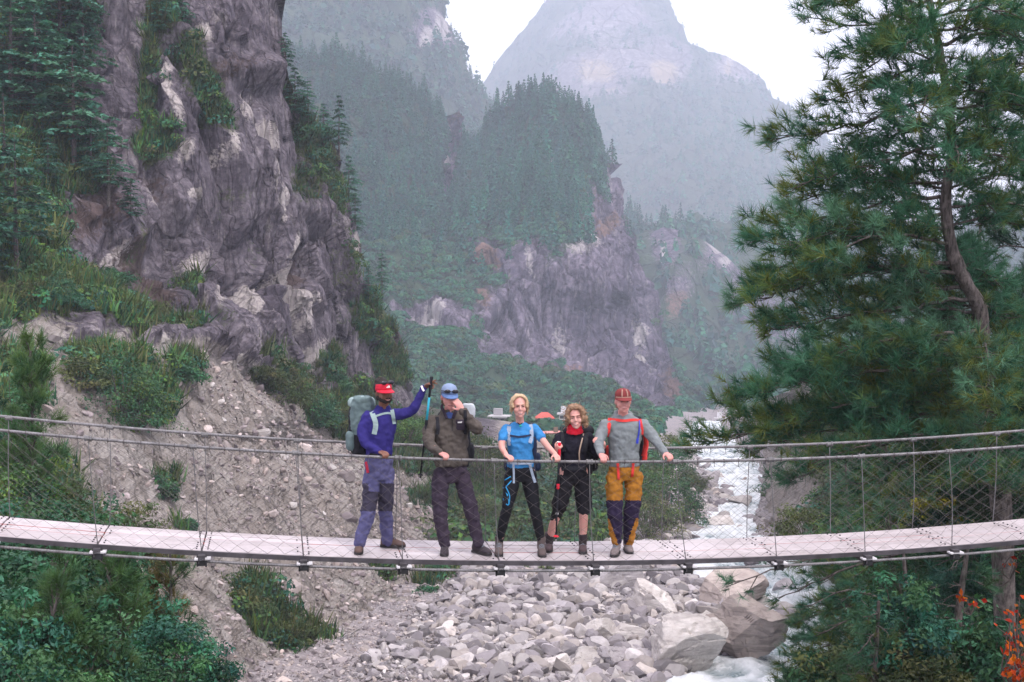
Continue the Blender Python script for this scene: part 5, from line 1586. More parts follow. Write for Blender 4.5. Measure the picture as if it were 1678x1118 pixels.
strap(p, bv, [(962, 706), (960, 722), (958, 742)], 0.045, M_BLKF, 'shoulder_strap', lift=0.01); strap(p, bv, [(922, 708), (922, 722), (924, 740)], 0.04, M_BLKF, 'shoulder_strap', lift=0.01)
strap(p, bv, [(920, 766), (940, 768), (960, 766)], 0.045, M_BLKF, 'hip_belt', lift=0.01)
strap(p, bv, [(913, 724), (919, 725)], 0.014, M_WHITE, 'sleeve_logo', lift=0.004, thick=0.003, n=4)
boots(p, [(900, 890, 0.58, 897, 900, 0.30), (955, 892, 0.50, 955, 905, 0.22)], M_BOOT_MR, M_SOLE, M_GREYS)
bp = backpack(p, 948, 740, 0.64, yaw, (0.36, 0.22, 0.56), (M_BLKF, M_BLKF, M_BLKF), 0.02)
pole = empty('trekking_pole', Q(909, 880, 0.16))
tag(pole, 'dark trekking pole with red grip strap held upright by the curly-haired hiker', 'trekking pole', 'trekking poles')
pole_parts(pole, Q(917, 727, 0.14), Q(911, 888, 0.22), M_GAIT, M_BLKF, M_BLKF)

# =============================================================== 5: grey hoodie, red straps, mustard trousers
M_GREYH = fabric('grey_hoodie', (0.195, 0.215, 0.225)); M_MUST = fabric('mustard_canvas', (0.36, 0.150, 0.022)); M_NAVYK = fabric('dark_navy_panel', (0.026, 0.018, 0.045)); M_REDS = fabric('orange_red_webbing', (0.70, 0.055, 0.05)); M_CAPR = fabric('maroon_cap', (0.20, 0.040, 0.040)); M_CAPT = fabric('tan_cap_panel', (0.42, 0.25, 0.20))
M_BOOT_GY = fabric('grey_boot', (0.20, 0.165, 0.165)); M_BLUEH = simple_mat('blue_hose', (0.03, 0.05, 0.42), 0.4)
p = empty('person', feet_base(1020, 908, 0.35))
tag(p, 'person in grey hoodie with orange-red pack straps and mustard trousers', 'person', 'hikers on the bridge')
yaw = math.radians(-3)
hf = head_frame(1021, 657, 0.28, math.radians(-2), -0.04, 0.0)
mb = MB(); L = add_head(mb, hf)
limb(mb, [(1022, 694, 0.36), (1021, 680, 0.33), (1021, 667, 0.30)], [0.066, 0.060, 0.058], 8)
add_torso(mb, [(1023, 768, 0.36, 0.11, 0.075), (1023, 740, 0.35, 0.14, 0.10), (1023, 705, 0.35, 0.18, 0.10), (1022, 692, 0.36, 0.14, 0.085), (1022, 683, 0.36, 0.07, 0.06)], yaw)
limb(mb, [(992, 695, 0.34), (981, 726, 0.20), (985, 745, 0.06)], [0.03, 0.026, 0.027]); limb(mb, [(1055, 695, 0.34), (1074, 722, 0.22), (1090, 743, 0.06)], [0.03, 0.026, 0.027])
rail_hand(mb, Q(984, 743, 0.06), Q(989, 751, -0.03), 1, 1.05); rail_hand(mb, Q(1090, 742, 0.06), Q(1098, 748, -0.03), -1, 1.05)
limb(mb, [(1009, 775, 0.35), (1010, 838, 0.28), (1010, 890, 0.28)], [0.055, 0.045, 0.034]); limb(mb, [(1037, 775, 0.35), (1033, 838, 0.32), (1029, 890, 0.42)], [0.055, 0.045, 0.034])
fuse(mb, 'body', [SK_PINK], p, 0.0065, 2, dec=0.22)
face_parts(p, L, hf[1], M_BROW)
bd = MB()
for a in np.linspace(-1, 1, 9):
    bd.ball(L(0.060 * a, -0.058 + 0.070 * a * a, -0.088 + 0.035 * a * a), (0.020, 0.016, 0.018), 8, 6, hf[1])
fuse(bd, 'stubble', [simple_mat('ginger_stubble', (0.30, 0.15, 0.11), 0.8, 0.3, 40)], p, 0.006, 1, 0.004)
fuse(MB().ball(L(0, 0.035, 0.02), (0.082, 0.085, 0.085), 14, 10, hf[1]), 'hair', [M_BROW], p, 0.009, 1, 0.01)
cap = add_cap(p, hf, M_CAPR, M_CAPR)
c_, Mh = hf
for k, (a, w) in enumerate(((-0.35, 0.014), (0.35, 0.014))):
    q = [c_ + Mh @ np.array([0.0855 * s_ * math.sin(a), 0.010 - 0.1055 * s_ * math.cos(a), z]) for z, s_ in ((0.052, 1.0), (0.08, 0.98), (0.103, 0.88), (0.124, 0.68))]
    world_mb(p, MB().tube(spline(q, 8), 0.008, 6), 'cap_panel', M_CAPT, cap, smooth=True)
q = [c_ + Mh @ np.array([0.087 * math.sin(a), 0.010 - 0.105 * math.cos(a), 0.047]) for a in np.linspace(-1.2, 1.2, 9)]
world_mb(p, MB().tube(q, 0.006, 6), 'cap_band', M_CAPT, cap, smooth=True)
mb = MB()
add_torso(mb, [(1023, 764, 0.35, 0.178, 0.125), (1023, 755, 0.345, 0.176, 0.125), (1023, 735, 0.345, 0.176, 0.125), (1023, 712, 0.345, 0.205, 0.132), (1023, 697, 0.35, 0.215, 0.125), (1022, 688, 0.36, 0.19, 0.11), (1022, 682, 0.36, 0.12, 0.09), (1021, 678, 0.35, 0.080, 0.078)], yaw)
limb(mb, [(993, 697, 0.35), (985, 712, 0.28), (981, 727, 0.20), (983, 736, 0.12), (984, 744, 0.06)], [0.076, 0.067, 0.058, 0.048, 0.040])
limb(mb, [(1054, 697, 0.35), (1065, 710, 0.29), (1074, 722, 0.22), (1082, 732, 0.14), (1090, 742, 0.06)], [0.076, 0.067, 0.058, 0.048, 0.040])
top = fuse(mb, 'hoodie', [M_GREYH], p, 0.010, 4, 0.026)
hd = MB()
a = np.linspace(0.0, 2 * math.pi, 17)
hd.tube(Q(1021.5, 680.5, 0.365) + np.cos(a)[:, None] * BU * 0.092 + np.sin(a)[:, None] * BW * 0.090 + np.sin(a)[:, None] * np.array([0, 0, 0.045]), 0.023, 10)
fuse(hd, 'hood', [M_GREYH], p, 0.009, 3, 0.02)
mb = MB()
add_torso(mb, [(1023, 756, 0.35, 0.168, 0.118), (1023, 772, 0.355, 0.176, 0.125), (1023, 786, 0.36, 0.160, 0.11)], yaw)
limb(mb, [(1007, 782, 0.35), (1007, 810, 0.30), (1008, 838, 0.27), (1009, 862, 0.28), (1010, 886, 0.29)], [0.100, 0.098, 0.090, 0.083, 0.062])
limb(mb, [(1039, 782, 0.36), (1038, 810, 0.33), (1035, 838, 0.31), (1033, 862, 0.36), (1030, 886, 0.41)], [0.100, 0.098, 0.090, 0.083, 0.062])
def pick5(c):
    x, y = proj(c)
    up = (y > 820) & (y < 850)
    taper = (y >= 850) & (y < 892) & (np.abs(x - 1020) < 22 - (y - 850) * 0.36)
    return (up | taper).astype(int)
pants = fuse(mb, 'trousers', [M_MUST, M_NAVYK], p, 0.011, 4, 0.036, pick5)
bv = [bvh_of(top), bvh_of(pants)]
strap(p, bv, [(1000, 676), (999, 690), (997, 705), (995, 718)], 0.042, M_REDS, 'shoulder_strap'); strap(p, bv, [(1045, 677), (1049, 692), (1052, 708), (1053, 722)], 0.042, M_REDS, 'shoulder_strap')
strap(p, bv, [(999, 688), (1010, 688), (1022, 690), (1036, 688), (1048, 689)], 0.030, M_REDS, 'chest_strap')
strap(p, bv, [(1047, 680), (1048, 700), (1045, 722)], 0.014, M_BLUEH, 'drinking_hose', lift=0.014)
strap(p, bv, [(1045, 719), (1044, 727)], 0.026, M_BLUEH, 'hose_bite_valve', lift=0.012, n=5)
strap(p, bv, [(1012, 756), (1013, 770), (1014, 786)], 0.028, M_REDS, 'hanging_strap', lift=0.012); strap(p, bv, [(1038, 755), (1037, 770), (1036, 781)], 0.028, M_REDS, 'hanging_strap', lift=0.012)
world_mb(p, MB().tube(spline([Q(1056, 708, 0.42), Q(1059, 728, 0.46), Q(1055, 748, 0.44)], 10), 0.03, 8), 'side_strap', M_REDS)
boots(p, [(1010, 890, 0.30, 1003, 907, 0.06), (1028, 890, 0.47, 1034, 904, 0.24)], M_BOOT_GY, M_SOLE, M_GREYS)
bp = backpack(p, 1026, 725, 0.58, yaw, (0.40, 0.22, 0.56), (M_BLKF, M_BLKF, M_REDS), 0.02)
# ------------------------------------------------------------------ vegetation
def merge(V, F, T, O, tint):
    """copies of a small template (V, F) under matrices T and offsets O, one tint each (n,3) or (n,m,3)"""
    n, m = len(O), len(V)
    W = np.einsum('nij,mj->nmi', T, V) + O[:, None]
    FF = (F[None] + (np.arange(n) * m)[:, None, None]).reshape(-1, F.shape[1])
    tint = np.asarray(tint)
    C = np.repeat(tint[:, None], m, 1) if tint.ndim == 2 else tint
    return W.reshape(-1, 3), FF, C.reshape(-1, 3)

def basis(Z, rng, roll=True):
    """matrices whose third column is Z"""
    Z = Z / np.maximum(np.linalg.norm(Z, axis=1, keepdims=True), 1e-9)
    r = rng.normal(0, 1, Z.shape)
    X = np.cross(r, Z); X /= np.maximum(np.linalg.norm(X, axis=1, keepdims=True), 1e-9)
    Y = np.cross(Z, X)
    return np.stack([X, Y, Z], -1)

class Fol:
    def __init__(self): self.V = []; self.F3 = []; self.F4 = []; self.C = []; self.n = 0
    def add(self, V, F, C):
        self.V.append(V); self.C.append(C)
        (self.F3 if F.shape[1] == 3 else self.F4).append(F + self.n)
        self.n += len(V)
    def mesh(self, name, mat=None):
        fs = [np.concatenate(f) for f in (self.F3, self.F4) if f]
        return mesh_np(name, np.concatenate(self.V), fs, [mat or LEAF], False, {'tint': np.concatenate(self.C)})

def needle_tuft(rng, n=34, L=0.2, w=0.008, cone=1.25, droop=0.25):
    V, F = [], []
    for i in range(n):
        a = rng.uniform(0, 2 * math.pi); t = abs(rng.normal(0, 0.55)) * cone
        t = min(t, 1.75)
        d = np.array([math.sin(t) * math.cos(a), math.sin(t) * math.sin(a), math.cos(t)])
        s = np.cross(d, rng.normal(0, 1, 3)); s /= np.linalg.norm(s)
        b = np.array([0, 0, rng.uniform(-0.10, 0.03)]) * L / 0.2
        l = L * rng.uniform(0.75, 1.1)
        k = len(V)
        V += [b - s * w / 2, b + s * w / 2, b + d * l + np.array([0, 0, 0])]
        F.append((k, k + 1, k + 2))
    return np.array(V), np.array(F)

def tints(n, rng, cols, jitter=0.18):
    cols = np.array(cols)
    c = cols[rng.integers(0, len(cols), n)]
    return np.clip(c * (1 + rng.normal(0, jitter, (n, 1))) * (1 + rng.normal(0, 0.05, (n, 3))), 0.004, 0.9)

PINE_COLS = [(0.064, 0.152, 0.098), (0.050, 0.128, 0.080), (0.092, 0.140, 0.054), (0.036, 0.098, 0.066), (0.120, 0.140, 0.042), (0.100, 0.195, 0.130)]
M_BARK_PINE = bark_mat('pine_bark', (0.026, 0.021, 0.020), (0.150, 0.126, 0.118), 5.0)
M_BARK = bark_mat('grey_bark', (0.05, 0.042, 0.038), (0.15, 0.125, 0.11))

TUFTS = [needle_tuft(np.random.default_rng(100 + i)) for i in range(4)]
def pine(name, trunk, tr, branches, rng, label, group=None, cols=PINE_COLS, tuft_scale=1.0, twig_every=0.16, dens=1.0, spread=0.55, bark=None):
    """trunk: world points from base to top; branches: (start, mid, tip) world points"""
    trunk = np.asarray(trunk, float)
    base = trunk[0]
    root = empty(name, base)
    tag(root, label, 'tree', group)
    path = spline(trunk, 40)
    bark = bark or M_BARK_PINE
    rr = np.interp(np.linspace(0, 1, 40), np.linspace(0, 1, len(tr)), tr) * (1 + 0.06 * np.sin(np.arange(40) * 1.7))
    mb = MB()
    _rg = [q for q in tube_rings(spline(trunk, 160) - base, np.interp(np.linspace(0, 1, 160), np.linspace(0, 1, 40), rr), 14)]
    _c = spline(trunk, 160) - base
    mb.rings([c_ + (q - c_) * (1 + 0.16 * fbm((q + base) * np.array([9, 9, 3.5]), 3, 19))[:, None] for c_, q in zip(_c, _rg)])
    mb.build('trunk', bark, root, smooth=True)
    wood = MB(); fol = Fol()
    TP, TD = [], []
    for (a, m, b) in branches:
        a, m, b = map(np.asarray, (a, m, b))
        L = np.linalg.norm(b - a)
        n = max(8, int(L / 0.18))
        sp = spline([a, m, b], n)
        sp[1:-1] += rng.normal(0, 0.012 * L ** 0.5, (n - 2, 3))
        r0 = min(0.010 + 0.008 * L, 0.05)
        wood.tube(sp - base, np.linspace(r0, 0.007, n), 5)
        T = np.gradient(sp, axis=0); T /= np.linalg.norm(T, axis=1, keepdims=True)
        s = 0.05 + rng.uniform(0, 0.08); side = 1
        while s < 1.0:
            i = min(n - 1, int(s * (n - 1)))
            d = T[i]
            hor = np.cross(d, (0, 0, 1.0)); hor /= max(np.linalg.norm(hor), 1e-6)
            tl = L * (0.10 + 0.26 * (1 - s) ** 0.7) * rng.uniform(0.6, 1.25) * min(1.0, 0.35 + s * 2) + 0.10
            tl = min(tl, 1.3)
            dirn = d * rng.uniform(0.5, 1.0) + hor * side * spread * rng.uniform(0.5, 1.5) + np.array([0, 0, 1.0]) * rng.normal(0.12, 0.22)
            dirn /= np.linalg.norm(dirn)
            q = sp[i] + dirn * tl * 0.55 + np.array([0, 0, -0.03 * tl]); e = sp[i] + dirn * tl + np.array([0, 0, 0.10 * tl])
            tw = spline([sp[i], q, e], 6)
            wood.tube(tw[::2] - base, np.linspace(0.011, 0.005, 3), 3, cap=False)
            nt = max(2, int(tl / 0.13 * dens))
            for k in range(nt):
                f = 1 - 0.8 * (k / nt) ** 1.1
                pt = sp[i] + (e - sp[i]) * f
                TP.append(pt + rng.normal(0, 0.05, 3)); TD.append(dirn * 0.8 + np.array([0, 0, 0.45]) + rng.normal(0, 0.35, 3))
            side = -side
            s += twig_every / L * rng.uniform(0.7, 1.4)
        for k in range(4):
            TP.append(sp[-1] + rng.normal(0, 0.05, 3)); TD.append(T[-1] + np.array([0, 0, 0.3]) + rng.normal(0, 0.25, 3))
    TP, TD = np.array(TP) - base, np.array(TD)
    w = wood.build('branches', M_BARK_PINE, root, smooth=True); w['kind'] = 'stuff'
    # neighbouring tufts share a shade: colour varies from spray to spray
    cn = vnoise((TP + base) * 1.1, 5)
    ci = np.clip(((cn * 0.8 + 0.5 + rng.normal(0, 0.18, len(TP))) * len(cols)).astype(int), 0, len(cols) - 1)
    C = np.array(cols)[ci] * (1 + rng.normal(0, 0.16, (len(TP), 1)))
    pick = rng.integers(0, len(TUFTS), len(TP))
    for k, (V, F) in enumerate(TUFTS):
        j = pick == k
        if j.any():
            T = basis(TD[j], rng) * (tuft_scale * rng.uniform(0.8, 1.2, (j.sum(), 1, 1)))
            cc = np.repeat(np.clip(C[j], 0.004, 1)[:, None], len(V), 1)
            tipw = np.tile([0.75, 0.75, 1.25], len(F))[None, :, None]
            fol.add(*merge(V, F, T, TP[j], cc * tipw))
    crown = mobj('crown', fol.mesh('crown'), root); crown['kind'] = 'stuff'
    return root

rg = np.random.default_rng(11)
# ---- the big pine at the right
PZ = 23.0
tk = [(1660, 1420, 24.5), (1650, 1118, 24.0), (1640, 820, 23.6), (1628, 680, 23.3), (1612, 575, 23.2), (1604, 505, 23.1), (1582, 462, 23.0), (1560, 410, 23), (1550, 345, 23), (1552, 300, 23), (1561, 255, 23), (1556, 190, 23), (1548, 130, 23), (1537, 70, 23), (1523, 0, 23), (1512, -90, 23), (1508, -160, 23)]
trunk = P(*np.array(tk, float).T)
def on_trunk(py):
    a = np.array(tk)
    o = np.argsort(a[:, 1])
    return P(np.interp(py, a[o, 1], a[o, 0]), py, np.interp(py, a[o, 1], a[o, 2]))
brs = []
def br(py0, tip, dz=0.0, sag=None, midpx=None):
    a = on_trunk(py0); b = P(tip[0], tip[1], PZ + dz)
    m = a + (b - a) * 0.5 + np.array([0, 0, 1.0]) * (0.10 if sag is None else sag) * np.linalg.norm(b - a)
    if midpx: m = P(midpx[0], midpx[1], PZ + dz * 0.5)
    brs.append((a, m, b))
for py0, tip, dz, mid in [
    (0, (1318, 28), 0.4, (1430, 42)), (30, (1372, 96), -0.4, (1450, 60)), (60, (1400, 130), 0.8, None), (95, (1345, 165), -0.3, (1440, 135)), (150, (1258, 232), 0.2, (1400, 205)), (110, (1420, 90), -1.0, None),
    (190, (1372, 262), 0.9, (1460, 225)), (230, (1285, 312), -0.4, (1420, 270)), (260, (1330, 285), 1.0, None), (300, (1290, 335), 0.5, (1420, 300)), (320, (1232, 392), -0.2, (1390, 345)),
    (350, (1262, 412), -0.9, (1400, 372)), (375, (1250, 446), 0.7, (1400, 400)), (400, (1330, 430), -1.4, None), (430, (1200, 502), 0.2, (1390, 452)), (450, (1232, 478), -0.7, (1400, 440)), (470, (1262, 520), 0.9, (1430, 480)),
    (490, (1248, 548), -0.3, (1420, 512)), (510, (1330, 560), 0.9, None), (540, (1300, 600), -0.9, (1450, 560)), (560, (1352, 612), 0.6, None), (575, (1200, 658), 0.1, (1400, 600)), (600, (1245, 640), -0.8, (1430, 610)),
    (620, (1290, 700), 0.6, (1460, 650)), (640, (1262, 695), -0.4, (1440, 655)), (670, (1232, 742), 0.3, (1430, 690)), (660, (1128, 742), 0.5, (1400, 665)), (700, (1320, 760), -0.7, (1480, 715)), (740, (1400, 800), 0.3, None), (720, (1290, 790), 1.0, (1450, 730)), (790, (1440, 850), -0.6, None)]:
    br(py0, tip, dz, None, mid)
for py0 in np.concatenate([np.linspace(-60, 290, 17), np.linspace(310, 620, 11), np.linspace(640, 790, 8)]):            # boughs to the right, forward and back
    x0 = float(proj(on_trunk(py0))[0])
    br(py0, (x0 + rg.uniform(60, 240), py0 + rg.uniform(-10, 70)), rg.uniform(0.2 if 300 < py0 < 560 else -1.8, 1.8))
for py0 in np.linspace(-80, 800, 28):
    x0 = float(proj(on_trunk(py0))[0])
    br(py0, (x0 + rg.uniform(-190, 60), py0 + rg.uniform(-20, 60)), (1 if 300 < py0 < 560 else rg.choice([-1, -1, 1])) * rg.uniform(0.8, 2.2))
pine('pine_tree', trunk, [0.24, 0.20, 0.17, 0.15, 0.135, 0.125, 0.115, 0.105, 0.09, 0.085, 0.08, 0.075, 0.07, 0.06, 0.05, 0.035, 0.02], brs, rg,
     'tall pine with a kinked grey trunk, boughs reaching left over the river', 'pines at the right', dens=1.25, tuft_scale=1.3, twig_every=0.14)

def straight_pine(px, py_base, py_top, Z, rng, label, n=40, reach=(60, 230), cols=PINE_COLS, lean=0, group='pines at the right', r0=0.16, ts=1.2, dens=1.15, low=0.25, left_bias=0.5, drop=50):
    a = P(px, py_base, Z); b = P(px + lean, py_top, Z)
    tr = [a, a * 0.66 + b * 0.34 + rng.normal(0, 0.12, 3), a * 0.33 + b * 0.67 + rng.normal(0, 0.12, 3), b]
    path = spline(tr, 60)
    B_ = []
    for k in range(n):
        t = low + (0.985 - low) * (k + rng.random()) / n
        s0 = path[int(t * 59)]
        x0, y0 = proj(s0)
        L = np.interp(1 - t, [0, 0.12, 0.6, 1], [reach[0] * 0.4, reach[0], reach[1], reach[1] * 0.8]) * rng.uniform(0.7, 1.15)
        th = rng.uniform(0, 2 * math.pi)
        if rng.random() < left_bias: th = math.pi + rng.normal(0, 0.7)
        dx, dzz = math.cos(th) * L, math.sin(th) * L / F_PX * Z
        e = P(x0 + dx, y0 + rng.uniform(min(-15, drop - 30), drop), Z + dzz)
        m = (s0 + e) / 2 + np.array([0, 0, 0.10 * np.linalg.norm(e - s0)])
        B_.append((s0, m, e))
    return pine('pine_tree', tr, [r0, r0 * 0.75, r0 * 0.5, 0.02], B_, rng, label, group, cols, ts, dens=dens)
DARK = [(0.024, 0.066, 0.052), (0.020, 0.056, 0.040), (0.034, 0.080, 0.050), (0.040, 0.066, 0.028)]
OLIVE = [(0.064, 0.130, 0.072), (0.050, 0.115, 0.075), (0.105, 0.140, 0.045), (0.130, 0.145, 0.042), (0.072, 0.155, 0.105)]
straight_pine(1735, 1450, -330, 26.0, rg, 'dark pine at the right frame edge behind the kinked trunk', 84, (95, 220), DARK, -40, r0=0.26, left_bias=0.55)
straight_pine(1480, 1400, 690, 30.0, rg, 'bushy young pine under the bridge, below the kinked pine', 52, (50, 215), OLIVE, -30, left_bias=0.42, low=0.12, dens=1.1)
straight_pine(1395, 1330, 745, 36.0, rg, 'light green young pine nearest the river, right bank', 44, (40, 150), PINE_COLS, -10, left_bias=0.4, low=0.1, r0=0.12)
straight_pine(1590, 1500, 860, 20.5, rg, 'dark spreading pine low at the right, below the deck', 50, (60, 260), DARK + OLIVE[:2], 0, left_bias=0.62, low=0.1, ts=0.95)
straight_pine(1440, 1600, 985, 19.0, rg, 'low olive-green pine at the bottom right, in front of the water', 36, (50, 175), OLIVE, 0, left_bias=0.5, low=0.35, ts=0.9, r0=0.10)
straight_pine(1600, 1300, 300, 31.0, rg, 'pine standing behind the kinked trunk, half hidden', 64, (60, 185), DARK, 10, left_bias=0.45, low=0.1)
# a thin bough dipping into the gap above the boulders
a0 = P(1480, 905, 22.0)
pine('pine_sapling', [P(1500, 1250, 22.5), P(1490, 1050, 22.2), a0, P(1470, 860, 22)], [0.05, 0.04, 0.025, 0.012],
     [(a0, P(1360, 905, 21.7), P(1190, 962, 21.4)), (a0, P(1380, 935, 22), P(1270, 985, 22.3)), (P(1488, 1000, 22.1), P(1400, 965, 21.8), P(1310, 1000, 21.6)), (a0, P(1400, 880, 22), P(1300, 925, 21.8)), (P(1488, 1040, 22.1), P(1420, 1010, 22), P(1330, 1045, 22))],
     rg, 'slender pine sapling dipping a bough over the white water', cols=PINE_COLS[:4], tuft_scale=0.85, twig_every=0.22, dens=0.7)

# ---- broadleaf shrubs
def leaf_cards(pos, nrm, size, rng, aspect=0.45):
    """diamond leaves, folded a little along the rib"""
    V = np.array([[0, 0, 0], [0.5 * aspect * 2 * 0.5, 0.45, 0.08], [0, 1.0, -0.05], [-0.5 * aspect * 2 * 0.5, 0.45, 0.08]])
    F = np.array([[0, 1, 2], [0, 2, 3]])
    T = basis(nrm, rng)
    return V, F, T * size[:, None, None]

def shrub_mesh(rng, rx, rz, n_clump, n_leaf, leaf, cols, clump_r=0.28, aspect=0.5, hollow=0.55, up=0.5):
    """crown of leaf clumps through an uneven dome; local origin at the foot"""
    fol = Fol()
    c = rng.normal(0, 1, (n_clump, 3)); c /= np.linalg.norm(c, axis=1, keepdims=True)
    c[:, 2] = np.abs(c[:, 2]) * 1.0 - 0.15
    rad = rng.uniform(hollow, 1.0, n_clump)[:, None] ** 0.6
    bump = rng.choice([0.9, 1.0, 1.28], n_clump, p=[0.4, 0.45, 0.15])[:, None] + 0.30 * vnoise(c * 1.7 + rng.uniform(0, 50), 3)[:, None]
    c = c * rad * bump * np.array([rx, rx, rz])
    c[:, 2] += rz * 0.18
    ctint = tints(n_clump, rng, cols, 0.22)
    k = np.repeat(np.arange(n_clump), n_leaf)
    cr = clump_r * min(rx, rz) * rng.uniform(0.6, 1.3, n_clump)
    off = rng.normal(0, 1, (len(k), 3)); off /= np.linalg.norm(off, axis=1, keepdims=True)
    off *= rng.random((len(k), 1)) ** 0.4
    pos = c[k] + off * cr[k][:, None] * np.array([1.15, 1.15, 0.75])
    nrm = off + np.array([0, 0, up]) + rng.normal(0, 0.35, off.shape)
    sz = leaf * rng.uniform(0.45, 1.5, len(k))
    V, F, T = leaf_cards(pos, nrm, sz, rng, aspect)
    tt = np.clip(ctint[k] * (1 + rng.normal(0, 0.15, (len(k), 1))), 0.004, 0.9)
    fol.add(*merge(V, F, T, pos, tt))
    stems = MB()
    for j in range(min(n_clump, 26)):
        e = c[j]
        stems.tube(spline([np.array([0, 0, -0.1]) + rng.normal(0, 0.03, 3), e * 0.45 + np.array([0, 0, 0.1 * rz]) + rng.normal(0, 0.04 * rx, 3), e], 6), np.linspace(0.02, 0.006, 6) * max(0.5, rx), 4, cap=False)
    return fol, stems

_shrub_cache = {}
def shrub(name, loc, rx, rz, rng, label, cols, n_clump=46, n_leaf=60, leaf=0.10, group=None, cat='shrub', key=None, rz_rot=None, **kw):
    if key is not None and key in _shrub_cache:
        fme, sme = _shrub_cache[key]
    else:
        fol, st = shrub_mesh(rng, 1.0 if key else rx, (rz / rx) if key else rz, n_clump, n_leaf, leaf / rx if key else leaf, cols, **kw)
        fme = fol.mesh('leaves')
        sme = bpy.data.meshes.new('stems'); sme.from_pydata(np.concatenate(st.v).tolist(), [], st.f); sme.materials.append(M_BARK); sme.update()
        if key is not None: _shrub_cache[key] = (fme, sme)
    r = empty(name, tuple(loc), rng.uniform(0, 6.28))
    if key: r.scale = (rx, rx, rx)
    tag(r, label, cat, group)
    a = mobj('leaves', fme, r); a['kind'] = 'stuff'
    b = mobj('stems', sme, r); b['kind'] = 'stuff'
    return r

G_FRESH = [(0.090, 0.160, 0.046), (0.130, 0.180, 0.052), (0.070, 0.138, 0.056), (0.052, 0.112, 0.052)]
G_DEEP = [(0.042, 0.110, 0.064), (0.034, 0.090, 0.052), (0.056, 0.126, 0.062), (0.050, 0.100, 0.044)]
G_OLIVE = [(0.085, 0.100, 0.042), (0.065, 0.085, 0.038), (0.105, 0.110, 0.050), (0.050, 0.075, 0.036)]
G_TEAL = [(0.040, 0.115, 0.080), (0.052, 0.135, 0.088), (0.032, 0.095, 0.070), (0.060, 0.130, 0.060)]
YELLOW = [(0.26, 0.22, 0.04), (0.20, 0.19, 0.04), (0.13, 0.14, 0.04)]
ORANGE = [(0.42, 0.095, 0.03), (0.34, 0.062, 0.03), (0.48, 0.145, 0.045), (0.24, 0.035, 0.028)]

rg = np.random.default_rng(23)
# left foreground thicket, beyond and below the deck: (px, py of the top, radius px, height px, Z, palette, leaf, text)
for i, (px, py, rx, rz, Z, cols, leaf, txt) in enumerate([
    (15, 640, 62, 150, 30, G_DEEP, 0.08, 'dark bush behind the deck at the left frame edge, under the trail'),
    (5, 745, 105, 165, 27, G_FRESH, 0.08, 'broad yellow-green bush behind the hand cables at the far left'),
    (125, 800, 85, 120, 28, G_OLIVE, 0.08, 'rounded olive bush behind the deck left of the bare scree'),
    (70, 800, 120, 150, 25.5, G_DEEP, 0.10, 'deep green bush just above the deck at the left'),
    (215, 830, 60, 110, 29, G_OLIVE, 0.08, 'small olive bush peeping over the deck beside the scree'),
    (60, 910, 120, 180, 22, G_DEEP, 0.12, 'dark leafy bush hanging below the deck, far left'),
    (190, 905, 100, 170, 25, G_DEEP, 0.09, 'dense dark bush under the deck beside the pale slope'),
    (120, 985, 120, 200, 21, G_DEEP + G_FRESH[2:], 0.085, 'mid-green rounded bush below the deck, left of the teal one'),
    (20, 1010, 110, 190, 20, G_TEAL, 0.10, 'bluish bush in the bottom left corner'),
    (200, 1050, 110, 200, 22.5, G_DEEP, 0.10, 'dark bush at the bottom, left of the teal-green one'),
    (285, 960, 85, 240, 24, G_TEAL, 0.085, 'teal-green bush leaning out over the landslide'),
    (330, 1060, 60, 130, 25, G_TEAL, 0.08, 'small teal bush at the foot of the thicket beside the scree'),
    (90, 1090, 130, 190, 19, G_DEEP + G_FRESH[2:], 0.08, 'mixed green bush at the very bottom left')]):
    foot = P(px, py + rz, Z)
    k = Z / F_PX
    shrub('shrub', foot, rx * k, rz * k, rg, txt, cols, 95, 66, leaf, 'thicket at the left end of the bridge', clump_r=0.26)
# young pines with upright candles at the left
CANDLE = [(0.085, 0.150, 0.060), (0.060, 0.125, 0.062), (0.105, 0.165, 0.060)]
straight_pine(45, 900, 575, 27.5, rg, 'young bright green pine with upright tips, left below the trail', 26, (25, 70), CANDLE, 5, 'young pines at the left', r0=0.06, low=0.2, left_bias=0.0, drop=-25)
straight_pine(165, 1230, 930, 21.5, rg, 'young pine with long upright needles under the deck at the left', 22, (25, 80), CANDLE, 8, 'young pines at the left', r0=0.05, low=0.15, left_bias=0.0, drop=-25)
straight_pine(105, 1240, 960, 20.5, rg, 'bright young pine left of the other one under the deck', 20, (25, 75), CANDLE, -6, 'young pines at the left', r0=0.05, low=0.15, left_bias=0.0, drop=-25)
straight_pine(275, 1150, 905, 25.5, rg, 'reddish-tipped young pine at the edge of the scree', 24, (20, 75), [(0.12, 0.095, 0.04), (0.07, 0.12, 0.06), (0.05, 0.11, 0.06)], 4, 'young pines at the left', r0=0.05, low=0.1, left_bias=0.0, drop=-10)
